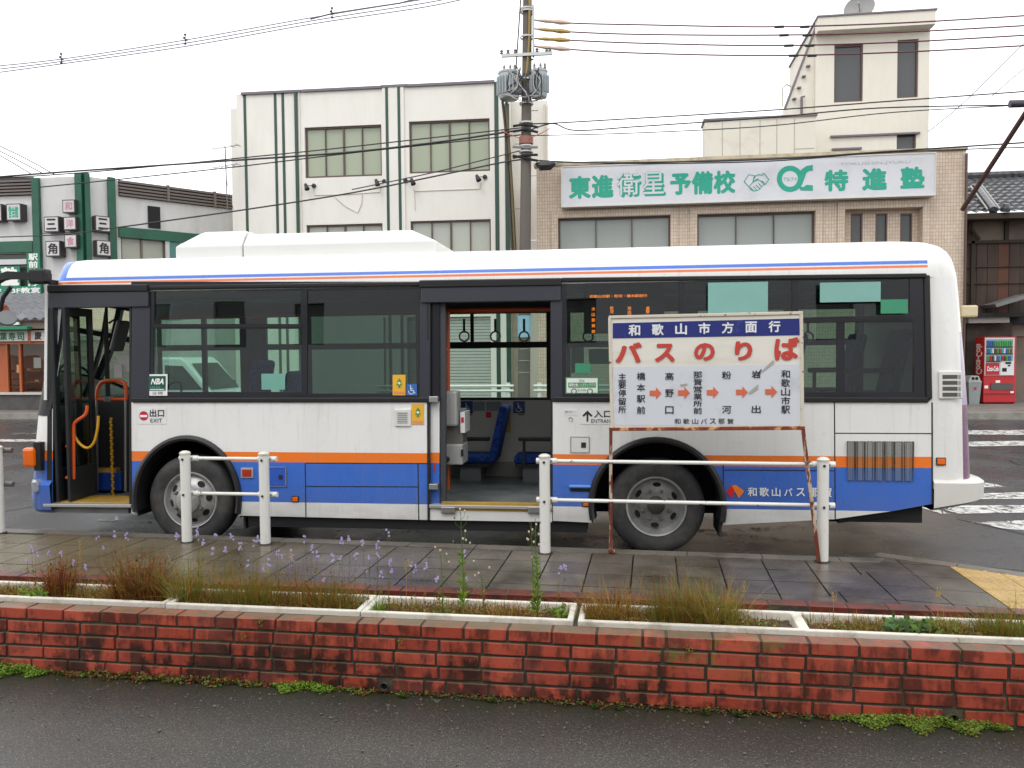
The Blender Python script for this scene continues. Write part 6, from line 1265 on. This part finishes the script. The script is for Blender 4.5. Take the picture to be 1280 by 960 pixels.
# ---------------- plants: blades and leaves
def leafm(name, c, tr=.35, v=.0):
    t = NT(name); n = t.noise(20, 3, t.coord('World')); cc = t.mix(n, tuple(x*.7 for x in C(c)[:3])+(1,), tuple(min(1, x*1.3) for x in C(c)[:3])+(1,))
    a = t.bsdf(cc, .6, spec=.3); b = t.n('BsdfTranslucent'); t.l(cc, b.inputs[0]); mx = t.n('MixShader'); mx.inputs[0].default_value = tr; t.l(a, mx.inputs[1]); t.l(b.outputs[0], mx.inputs[2]); return t.done(mx.outputs[0])
G = {k: leafm('leaf_'+k, c) for k, c in dict(green='#5d7a2c', bright='#7a9a2e', olive='#77702e', ochre='#93702c', straw='#b09552', rust='#7d3f24', brown='#54341f', dark='#3f5426', blue='#557a4c').items()}
def blades(m, cx, cy, n, hr, spread, lean, w_, kinds, z0=0, seg=3, rx=None, ry=None):
    for _ in range(n):
        a = random.uniform(0, 2*math.pi); q = random.random()**.6; bx_ = cx+math.cos(a)*q*(rx or spread); by_ = cy+math.sin(a)*q*(ry or spread); h = random.uniform(*hr)
        la = random.uniform(0, 2*math.pi)*.5+a*.5 if random.random() < .3 else a+random.uniform(-.7, .7); le = abs(random.gauss(0, 1))*lean*h; m.k = random.choice(kinds); wa = random.uniform(0, math.pi); b = len(m.v); ww = w_*random.uniform(.6, 1.4); cu = random.uniform(.9, 1.25)
        for s_ in range(seg+1):
            t = s_/seg; px_ = bx_+math.cos(la)*le*t**1.7; py_ = by_+math.sin(la)*le*t**1.7; pz_ = z0+h*(t-.25*le/h*t*t)*cu; wd = ww*(1-t*.85)
            m.v += [(px_-math.cos(wa)*wd, py_-math.sin(wa)*wd, pz_), (px_+math.cos(wa)*wd, py_+math.sin(wa)*wd, pz_)]
        for s_ in range(seg): m.face([b+s_*2, b+s_*2+1, b+s_*2+3, b+s_*2+2])
def leaves(m, n, cx, cy, rx, ry, z0, z1, size, kinds):
    for _ in range(n):
        a = random.uniform(0, 6.28); q = math.sqrt(random.random()); x = cx+rx*q*math.cos(a); y = cy+ry*q*math.sin(a); z = random.uniform(z0, z1); s_ = size*random.uniform(.5, 1.4); d = Vector((random.gauss(0, 1), random.gauss(0, 1), random.uniform(-.1, .9))).normalized(); e = d.orthogonal().normalized()
        p = Vector((x, y, z)); m.k = random.choice(kinds); m.quad(p, p+d*s_*.5+e*s_*.3, p+d*s_, p+d*s_*.5-e*s_*.3)
def place(u, v, z=.47, mid=.5):
    p = onZ(u, v, z); return p
def gpos(u, dy):    # a point above the planters: picture column u, local depth dy
    r = ray(u, 760); t = (dy-(CAM-bwf.o).dot(bwf.n))/r.dot(bwf.n); p = CAM+r*t; return p
KS = [G[k] for k in ('green', 'bright', 'olive', 'ochre', 'straw', 'rust', 'brown', 'dark', 'blue')]
GI = dict(green=0, bright=1, olive=2, ochre=3, straw=4, rust=5, brown=6, dark=7, blue=8)
def kk(s): return [GI[x] for x in s.split()]
def clump(u, dy, n, hr, spread, lean, kinds, label, w_=.0022, name='grass_clump', cat='grass clump', rx=None, group='grass clumps in the planters', lf=0):
    p = gpos(u, dy); m = MB(); blades(m, 0, 0, int(n*.75), (hr[0]*.7, hr[1]*.92), spread, lean*1.5, w_, kk(kinds), 0, 4, rx or spread, min(spread, .085)); blades(m, 0, 0, int(n*.3), (hr[1]*.2, hr[1]*1.15), spread*1.25, lean*2.6, w_*.8, kk(kinds), 0, 4, spread*1.2, min(spread, .09))
    if lf: leaves(m, lf, 0, 0, spread, .1, .02, hr[1]*.8, .02, kk(kinds))
    return tag(m.build(name, KS, None, loc=(p.x, p.y, .452)), label, cat, group)
ym = (yf0+yb0)/2
clump(76, ym, 420, (.12, .27), .07, .3, 'rust rust brown ochre', 'rust brown feathery clump standing alone in the far left planter', w_=.0028, lf=90)
clump(176, ym, 800, (.14, .31), .15, .3, 'rust brown rust ochre olive', 'widest rust brown clump, left of the first white post', w_=.0028, lf=220)
clump(232, ym, 480, (.14, .29), .09, .38, 'ochre olive straw green', 'yellow green arching clump just right of the widest rust brown clump')
clump(132, ym, 200, (.06, .15), .09, .4, 'ochre straw olive', 'short ochre tuft between the two rust brown clumps at the left')
clump(310, ym, 900, (.12, .3), .22, .3, 'olive ochre green ochre', 'broad hazy olive grass below the second white post', w_=.0015)
clump(400, ym, 700, (.1, .27), .19, .32, 'ochre olive rust olive', 'hazy ochre grass at the right end of the second planter', w_=.0015)
clump(474, ym-.05, 90, (.04, .12), .03, .6, 'bright green', 'small bright green rosette at the left end of the middle planter', w_=.004)
clump(635, ym, 260, (.03, .1), .16, .5, 'rust straw ochre', 'low dry reddish tuft near the right end of the middle planter')
clump(762, ym, 620, (.08, .24), .13, .42, 'ochre rust straw olive', 'rusty ochre clump at the left end of the planter under the sign', w_=.002)
clump(845, ym, 760, (.1, .27), .14, .34, 'ochre olive green rust', 'ochre green upright clump in the middle of the planter under the sign', w_=.002)
clump(892, ym, 760, (.1, .27), .13, .4, 'green olive ochre straw', 'greener drooping clump at the right of the planter under the sign', w_=.002)
clump(1262, ym, 520, (.07, .2), .14, .4, 'green olive ochre', 'green and ochre tuft at the right edge of the photo')
clump(1185, ym, 160, (.05, .14), .08, .5, 'olive straw', 'thin olive tuft left of the right edge tuft')
def plant_low(u, dy, n, r, size, kinds, label):
    p = gpos(u, dy); m = MB(); leaves(m, n, 0, 0, r, .08, 0, .05, size, kk(kinds)); return tag(m.build('low_weed', KS, None, loc=(p.x, p.y, .465)), label, 'weed', 'low leafy weeds in the planters')
plant_low(48, ym-.05, 260, .1, .022, 'bright green', 'bright green low weed left of the lone rust brown clump'); plant_low(1138, ym-.03, 220, .13, .04, 'blue green dark', 'broad leaved blue green weed in the right planter'); plant_low(1180, ym, 160, .1, .028, 'green olive', 'small green weed right of the broad leaved weed'); plant_low(700, ym, 60, .04, .03, 'green bright', 'little green weed at the right end of the middle planter')
for i, (x0, x1) in enumerate(PX):
    m = MB(); w_ = x1-x0; n = int(w_*1100)
    for _ in range(12): cx_ = random.uniform(x0+.08, x1-.08); blades(m, cx_, ym, n // 12, (.015, .07 if i != 1 else .11), .1, .8, .0022, kk('straw ochre rust olive green brown'), 0, 2, .12, .12)
    leaves(m, int(w_*700), (x0+x1)/2, ym, w_/2-.06, (yb0-yf0)/2-.05, 0, .025, .016, kk('rust ochre olive green brown straw'))
    m.v = [(min(max(a, x0+.035), x1-.035), min(max(b, yf0+.03), yb0-.02), c) for a, b, c in m.v]
    o = m.build('ground_cover', KS, None, loc=(bwf.o.x, bwf.o.y, .465), rz=bwf.a); o['kind'] = 'stuff'
# purple toadflax on hair thin stems
STM = G['olive']; PUR = leafm('petal_lilac', '#b9aed8', .4)
fl_px = [(146, 645, 740), (143, 664, 742), (122, 672, 742), (129, 680, 742), (158, 668, 742), (39, 683, 738), (45, 690, 738), (60, 688, 738), (75, 690, 740), (92, 701, 740), (34, 700, 738), (107, 706, 742), (246, 658, 752), (221, 668, 752), (247, 668, 753), (254, 676, 753), (265, 686, 754), (270, 665, 755), (290, 669, 755), (281, 684, 755), (300, 680, 755), (318, 676, 756), (322, 670, 757), (365, 687, 760), (347, 687, 760), (352, 690, 760), (381, 671, 761), (390, 683, 761), (397, 690, 762), (427, 672, 763), (436, 669, 764), (453, 676, 765), (425, 692, 763), (415, 694, 762), (445, 692, 764), (472, 678, 766), (472, 690, 766), (485, 663, 767), (462, 694, 766), (457, 710, 766), (476, 714, 767), (488, 700, 767), (490, 708, 768), (514, 700, 769), (519, 708, 769), (532, 704, 769), (546, 720, 770), (582, 690, 771), (583, 721, 772), (365, 696, 760), (336, 700, 758), (330, 712, 758), (405, 720, 762), (310, 700, 757), (700, 709, 780), (706, 708, 780)]
fl_px.sort(); cnt = {}
for i, (u, v, vb_) in enumerate(fl_px):
    dy = ym+random.uniform(-.1, .08); r = ray(u, v); t = (dy-(CAM-bwf.o).dot(bwf.n))/r.dot(bwf.n); top = CAM+r*t; base = Vector((top.x+random.uniform(-.03, .03), top.y, .465)); h = top-base; m = MB(); m.k = 0
    m.tube([(0, 0, 0), tuple(h*.5+Vector((random.uniform(-.008, .008), 0, 0))), tuple(h)], .0011, 3, False); m.k = 1
    k = random.randint(3, 8)
    for q in range(k):
        p = h+Vector((random.uniform(-.008, .008), random.uniform(-.006, .006), random.uniform(-.032, .008))); s_ = .0065; m.quad(p+Vector((-s_, 0, -s_*.6)), p+Vector((s_*.5, -.003, -s_)), p+Vector((s_, 0, s_*.5)), p+Vector((-s_*.3, -.002, s_)))
    for q in range(3): m.k = 0; f = random.uniform(.15, .7); p = h*f; m.quad(p, p+Vector((.012*random.choice([-1, 1]), 0, .014)), p+Vector((0, 0, .02)))
    reg = 'over the far left planter' if u < 200 else 'over the second planter' if u < 450 else 'over the middle planter'; cnt[reg] = cnt.get(reg, 0)+1
    tag(m.build('toadflax', [STM, PUR], None, loc=tuple(base)), ORD[cnt[reg]-1]+' lilac flowered stalk from the left '+reg+(', flower high' if v < 675 else ', flower low' if v > 695 else ''), 'wildflower', 'lilac toadflax stalks')
# tall fleabane stalks
WHB = leafm('bud_pale', '#cfc2ae', .3); BUD = leafm('bud_green', '#6f7a4a', .2)
def stalk(u, v, dy, lab, leafk, nb, brk, kind='fleabane_stalk'):
    r = ray(u, v); t = (dy-(CAM-bwf.o).dot(bwf.n))/r.dot(bwf.n); top = CAM+r*t; base = Vector((top.x+.005, top.y, .465)); h = top-base; H = h.z; m = MB(); m.k = 0; m.tube([(0, 0, 0), tuple(h*.35+Vector((.006, 0, 0))), tuple(h*.7), tuple(h)], [.0035, .003, .002, .0015], 5, False)
    for q in range(leafk): f = random.uniform(.05, .6); a = random.uniform(0, 6.28); p = h*f; L_ = random.uniform(.03, .06)*(1.1-f); d = Vector((math.cos(a), math.sin(a)*.6, random.uniform(.3, 1.1))).normalized(); e = Vector((-d.z, 0, d.x)); m.k = random.choice([0, 3]); m.quad(p, p+d*L_*.5+e*.005, p+d*L_, p+d*L_*.5-e*.005)
    for q in range(nb):
        f = random.uniform(*brk); a = random.uniform(0, 6.28); p = h*f; e = p+Vector((math.cos(a)*.045, math.sin(a)*.03, random.uniform(.03, .09))); m.k = 0; m.tube([tuple(p), tuple((p+e)/2+Vector((math.cos(a)*.012, 0, -.005))), tuple(e)], .001, 3, False); m.k = random.choice([1, 1, 2]); m.lathe([(.0001, -.007), (.0055, -.002), (.0055, .004), (.0001, .009)], tuple(e), (0, 0, 1), 6)
    return tag(m.build(kind, [G['green'], WHB, BUD, G['bright']], None, loc=tuple(base)), lab, 'wildflower', 'tall fleabane stalks')
stalk(576, 640, ym, 'tallest budding fleabane stalk, in the middle planter in front of the open rear door', 70, 9, (.55, .98)); stalk(669, 648, ym-.03, 'tall leafy fleabane stalk just left of the third white post', 90, 7, (.5, .95)); stalk(551, 690, ym, 'short thin budding stalk left of the tallest fleabane', 10, 5, (.7, 1)); stalk(602, 716, ym+.05, 'dry brown seed stalk right of the tallest fleabane', 6, 6, (.6, 1)); stalk(664, 652, ym+.08, 'thin bare budding stalk close behind the leafy fleabane', 8, 6, (.6, 1))
for i, (u, v) in enumerate(((508, 700), (362, 690), (100, 678), (1172, 735), (1042, 742), (930, 728))):
    p = gpos(u, ym); top = CAM+ray(u, v)*((p-CAM).dot(bwf.n)/ray(u, v).dot(bwf.n)); m = MB(); m.k = GI['straw']; h = top-Vector((p.x, p.y, .465)); m.tube([(0, 0, 0), tuple(h*.6), tuple(h)], .0014, 3, False)
    for q in range(14): pp = h*random.uniform(.75, 1)+Vector((random.uniform(-.012, .012), 0, 0)); m.quad(pp, pp+Vector((.006, 0, .006)), pp+Vector((.002, 0, .014)))
    tag(m.build('dry_grass_stalk', KS, None, loc=(p.x, p.y, .465)), ['pale dry grass stalk at the left end of the middle planter', 'pale dry grass stalk in front of the hazy olive patch', 'pale seed stalk right of the lone rust brown clump', 'pale seed stalk over the right planter, nearest the yellow blocks', 'pale seed stalk at the left end of the right planter', 'pale dry stalk at the right end of the planter under the sign'][i], 'grass stalk', 'dry grass stalks')
# moss and weeds along the foot of the wall
def foot(u0, u1, n, hgt, dep, kinds, size, label_kind='moss'):
    x0, x1 = bwf.px(u0, 850)[0], bwf.px(u1, 880)[0]; m = MB()
    for _ in range(n):
        f = random.random(); x = x0+(x1-x0)*f; e = math.sin(math.pi*f)**.5; y = -random.random()**1.3*dep*e*(.6+.4*math.sin(x*31)); z = random.random()**2*hgt*e
        leaves(m, 1, x, y, .004, .004, z, z+.004, size, kk(kinds))
    o = m.build(label_kind, KS, None, loc=(bwf.o.x, bwf.o.y, .131), rz=bwf.a); o['kind'] = 'stuff'; return o
foot(-60, 62, 3200, .05, .16, 'bright bright green', .013); foot(340, 420, 1600, .03, .1, 'bright bright green', .012); foot(1040, 1262, 4200, .04, .13, 'bright olive green', .013); foot(60, 345, 1500, .03, .07, 'olive green rust brown', .018, 'foot_weeds'); foot(415, 480, 500, .02, .06, 'olive green rust', .014, 'foot_weeds'); foot(480, 1100, 1500, .02, .05, 'olive dark rust brown', .014, 'foot_weeds')
for i, (u, sz, nl) in enumerate(((182, .03, 9), (212, .025, 8), (507, .045, 12), (618, .05, 14), (745, .04, 12), (772, .04, 12), (880, .04, 12), (922, .045, 14), (1005, .035, 10), (1245, .03, 9), (575, .025, 8), (650, .02, 6))):
    x = bwf.px(u, 875)[0]; m = MB(); zz0 = 0
    for k in range(nl):
        a = math.pi*(1.0+k/nl)+random.uniform(-.2, .2); d = Vector((math.cos(a), math.sin(a)*.7-.1, random.uniform(.3, 1.1))).normalized(); e = d.cross(Vector((0, 0, 1))).normalized(); L_ = sz*random.uniform(.6, 1.1); m.k = random.choice(kk('green bright blue')); m.quad((0, 0, 0), d*L_*.55+e*L_*.22, d*L_, d*L_*.55-e*L_*.22)
    p = bwf.o+bwf.e*x+bwf.n*-.035; tag(m.build('seedling', KS, None, loc=(p.x, p.y, .13)), ORD[sorted((182, 212, 507, 618, 745, 772, 880, 922, 1005, 1245, 575, 650)).index(u)]+' small green seedling from the left at the foot of the brick wall', 'seedling', 'seedlings at the foot of the wall')
for i, (u, v) in enumerate(((304, 797), (500, 803), (860, 812), (325, 780))):
    x, z = bwf.px(u, v, -.003); m = MB(); leaves(m, 26, 0, 0, .02, .003, -.015, .02, .009, kk('olive ochre bright')); p = bwf.o+bwf.e*x-bwf.n*.004; tag(m.build('wall_sprig', KS, None, loc=(p.x, p.y, z)), ['tiny sprig in the brick wall joint directly below the second white post', 'tiny sprig in the brick wall above the round drain pipe', 'tiny sprig in the brick wall below the route sign', 'tiny sprig hanging from the top course under the second planter'][i], 'sprig', 'sprigs in the wall joints')
gm_ = MB()
for _ in range(420):
    x = random.uniform(-3.5, 2.8); y = -abs(random.gauss(0, .28))-.02; s_ = random.uniform(.0018, .0045)*(1.6 if random.random() < .08 else 1)
    if y < -1.2: continue
    a = len(gm_.v); gm_.v += [(x+random.uniform(-s_, s_)*(1.2 if k < 4 else .5)+(-s_, s_, s_, -s_)[k % 4], y+(-s_, -s_, s_, s_)[k % 4]*random.uniform(.6, 1.2), (0, 1)[k // 4]*s_*1.3) for k in range(8)]
    for f in ((0, 1, 5, 4), (1, 2, 6, 5), (2, 3, 7, 6), (3, 0, 4, 7), (4, 5, 6, 7)): gm_.face([a+i for i in f])
g_ = gm_.build('grit', M('grit_stone', '#5e5a51', .6, var=.4, ns=60), None, loc=(bwf.o.x, bwf.o.y, .129), rz=bwf.a); g_['kind'] = 'stuff'
# ---------------- guard rails on the pavement
def postm(t, x, h, r=.045, bolts=(), d=0):
    MB().tube([(x, 0, 0), (x, 0, h)], r, 24).build('post', WHITEP, t, smooth=True)
    MB().lathe([(r+.003, h-.015), (r+.005, h), (r*.9, h+.01), (r*.5, h+.018), (.0001, h+.02)], (x, 0, 0), (0, 0, 1), 24).build('post_cap', M('cap_white', '#d0cdc2', .4, dirt='#8a6a48', da=.55, db=.8, ds=20), t, smooth=True)
    MB().lathe([(r+.02, 0), (r+.015, .006), (r, .01)], (x, 0, 0), (0, 0, 1), 20).build('post_foot', JOINT, t)
    for z in bolts: MB().lathe([(.011, 0), (.011, .01), (.0001, .013)], (x, -r, z), (0, -1, 0), 6).build('bolt', M('bolt_dark', '#3a3735', .5, metal=.6), t)
def grail(pa, pb, zt, zr1, zr2, label, ov=.08, r=.016, posts=True, lean=0):
    a = onZ(*pa, .15); b = onZ(*pb, .15); d = b-a; ang = math.atan2(d.y, d.x); L_ = d.length; t = thing('guard_rail', label, 'guard rail', tuple(a), ang, 'white pipe guard rails on the pavement')
    for x in (0, L_): postm(t, x, zt-.15, bolts=(zr1-.15, zr2-.15))
    for z in (zr1-.15, zr2-.15):
        MB().tube([(-.05, .045, z), (L_+.085, .045, z)], r, 12).build('rail', M('rail_white', '#dcdcd6', .35, var=.05, dirt='#7a3a1c', da=.6, db=.64, ds=8), t, smooth=True)
        for x in (0, L_): MB().tube([(x-.075, .045, z), (x+.1, .045, z)], r+.009, 12).build('rail_sleeve', WHITEP, t, smooth=True); MB().tube([(x+.05, .02, z), (x+.05, .06, z)], .012, 6).build('clip', STEEL, t)
    return t
fr_ = Fr(0, 7.02, KA+.7)
def zat(u, v, base): b = onZ(*base, .15); r = ray(u, v); return (CAM+r*((b.y)/r.y)).z
grail((234, 677.5), (332, 680), zat(232, 566, (234, 677.5)), zat(232, 573.5, (234, 677.5)), zat(232, 617.5, (234, 677.5)), 'short white pipe guard rail in front of the bus front wheel')
grail((681.5, 691.5), (1028, 702), zat(681, 570, (681.5, 691.5)), zat(681, 577, (681.5, 691.5)), zat(681, 626, (681.5, 691.5)), 'long rust spotted white guard rail behind the route sign')
a = onZ(0, 666, .15); t = thing('guard_rail_post', 'white guard rail post cut by the left edge of the photo', 'guard rail post', tuple(a), 0, 'white pipe guard rails on the pavement'); hh = zat(0, 559, (0, 666))-.15; postm(t, 0, hh, bolts=(hh-.06,))
for z in (hh-.035, hh-.36): MB().tube([(-1.2, .045, z), (.09, .045, z)], .016, 10).build('rail', WHITEP, t, smooth=True); MB().tube([(.03, .045, z), (.12, .045, z)], .025, 10).build('rail_sleeve', M('sleeve_dark', '#6b6763', .4, metal=.4), t, smooth=True)
# ---------------- bus stop route sign
p0 = onZ(764.5, 690, .15); p1 = onZ(1023, 702, .15); dv_ = p1-p0; ang = math.atan2(dv_.y, dv_.x); sy = -.06
rs = Fr(p0.x, p0.y, math.degrees(ang)); tlt = 0
sg = thing('bus_stop_sign', 'rusty framed bus stop sign with blue band, red kana and orange arrows', 'sign', (p0.x, p0.y, 0), ang)
def S(u, v, d=sy): return rs.px(u, v, d)
RUSTW = M('rusty_white_paint', '#cfc6b4', .5, var=.1, dirt='#6f2f14', da=.585, db=.63, ds=17, bump=.2, bs=30); RUSTY = M('rust_streaked', '#7a3216', .7, var=.45, ns=16, bump=.4, bs=40, dirt='#c99a6a', da=.53, db=.62, ds=11); RUSTD = M('deep_rust', '#6b2c15', .75, var=.45, ns=22, dirt='#b9a992', da=.52, db=.56, ds=15, stretch=(1, 1, .22), bump=.3)
def bar(name, pts, w_, mat, d0=sy-.012, d1=sy+.02, par=None):
    (a, za), (b, zb_) = [S(*p) for p in pts]; m = MB(); d = Vector((b-a, zb_-za)).normalized(); n = Vector((-d.y, d.x))*w_/2
    q = [(a+n.x, za+n.y), (b+n.x, zb_+n.y), (b-n.x, zb_-n.y), (a-n.x, za-n.y)]; return MB().prism([q[::-1]], d0, d1).build(name, mat, par or sg, bev=.003)
TL, TR_, BR_, BL = (761, 396.5), (1003.5, 391), (1004.5, 534), (763.5, 535.5)
BSW = M('board_cream', '#e0ddd2', .4, var=.03, dirt='#cbc3b0', da=.45, db=.8, ds=3, stretch=(.5, 1, 3)); BSP = M('board_pale', '#cfd3d8', .35, var=.02, dirt='#aeb1b3', da=.55, db=.85, ds=2.5); NAV = M('board_navy', '#242d74', .4, var=.06, dirt='#4a5292', da=.6, db=.8, ds=8)
def quadS(name, P, mat, y): m = MB(); m.prism([[S(*p) for p in P][::-1]], y, y+.002); return m.build(name, mat, sg)
MB().prism([[S(*p) for p in (TL, TR_, BR_, BL)][::-1]], sy-.002, sy+.004).build('board', BSW, sg)
quadS('blue_band', [(766, 404), (999, 398), (999.5, 419), (766, 423)], NAV, sy-.005); quadS('route_panel', [(766, 458.5), (1000, 455), (1001, 532.5), (766, 532)], BSP, sy-.005)
bar('frame', (TL, TR_), .024, RUSTW); bar('frame', ((762.2, 397), (765.2, 535)), .026, RUSTW); bar('frame', ((1001.5, 391), (1003, 534)), .026, RUSTW); bar('frame', ((761.5, 536.5), (1006, 535)), .028, RUSTY, sy-.018)
bar('leg', ((763.5, 536), (763.5, 690)), .025, RUSTD); bar('leg', ((1003.5, 534), (1023.5, 702)), .028, RUSTD); bar('leg_plate', ((760.5, 688), (769, 688.5)), .02, RUSTD, sy-.03, sy+.05)
def sgt(s, u0, v0, u1, v1, mat, y=sy-.009, **k): x0, z1 = S(u0, v0, y); x1, z0 = S(u1, v1, y); return text(s, (x0, z0, x1, z1), y, mat, sg, **k)
BW_ = M('letter_white', '#dfe2e6', .4); RD = M('letter_red', '#bf4236', .45, var=.06, dirt='#cf7a6a', da=.65, db=.8, ds=12); NK = M('letter_navy_black', '#20242e', .4)
for k, ch in enumerate('和歌山市方面行'): u = 785.5+k*29.2; dvv = -k*.78; sgt(ch, u, 405.8+dvv, u+14.8, 419.8+dvv, BW_, bold=.03)
for ch, u0, v0, u1, v1 in (('バ', 769, 428, 802.5, 453.5), ('ス', 818.5, 429.5, 843.5, 452.5), ('の', 867.5, 428.8, 893.5, 451), ('り', 918.5, 426.5, 940.5, 450.5), ('ば', 968, 421.5, 999, 450.5)): sgt(ch, u0, v0, u1, v1, RD, bold=.045)
def column(s, u0, u1, v0, v1, hgt):
    n = len(s)
    for k, ch in enumerate(s): v = v0+(v1-v0-hgt)*k/(n-1); w_ = (u1-u0); sgt(ch, u0, v, u1, v+hgt, NK, bold=.012)
column('主要停留所', 773, 782.5, 466.5, 516.5, 9.2); column('橋本駅前', 796, 806.5, 465.5, 517.5, 9.6); column('高野口', 831.5, 842, 465.5, 517.5, 9.8); column('那賀営業所前', 866.8, 877.5, 464.5, 517.5, 8.2); column('粉河', 902.5, 914, 464, 517, 10); column('岩出', 939.5, 951, 463, 516.5, 9.8); column('和歌山市駅', 976.5, 987.5, 462.5, 517, 10)
AR = M('arrow_orange', '#cf6a4a', .45)
for u in (812, 847.5, 883.5, 920, 956.5):
    v = 491.5-(u-812)*.012; P = [(u, v-3.4), (u+8, v-3.4), (u+8, v-7.5), (u+14.8, v), (u+8, v+7.5), (u+8, v+3.4), (u, v+3.4)]; MB().prism([[S(a, b, sy-.009) for a, b in P][::-1]], sy-.009, sy-.0055).build('arrow', AR, sg)
for k, ch in enumerate('和歌山バス那賀'): u = 843+k*11; sgt(ch, u, 523.2, u+7.8, 530, NK, bold=.008)
SM = worn('scratch_mark', '#8f8f88', None, .35, .6, 30)
for P in ([(958, 458), (966, 450), (968, 453), (954, 464), (950, 466)], [(936, 490), (948, 480), (947, 486), (937, 493)], [(850, 480.5), (859, 479), (859, 481), (851, 482.5)]): m = MB(); m.quad(*[(S(a, b)[0], sy-.0115, S(a, b)[1]) for a, b in P]); m.build('scratch', M('scratch_grey', '#a8a49a', .6), sg)
P = [(946, 470), (951, 461), (952, 462), (947.5, 471)]; m = MB(); m.quad(*[(S(a, b)[0], sy-.012, S(a, b)[1]) for a, b in P]); m.build('scratch', NK, sg)
for v in (578, 627): 
    for u in (763.5, 1009+(v-578)*.11): x, z = S(u, v); MB().tube([(x-.02, sy-.02, z), (x+.02, sy-.02, z), (x+.02, sy+.1, z+.01), (x-.02, sy+.1, z+.01), (x-.02, sy-.02, z)], .003, 4).build('tie_wire', M('wire_rust', '#5a4034', .6), sg)
bin_ = [o for o in bpy.data.objects if o.type == 'MESH' and not o.data.polygons]
for o in bin_: bpy.data.objects.remove(o)
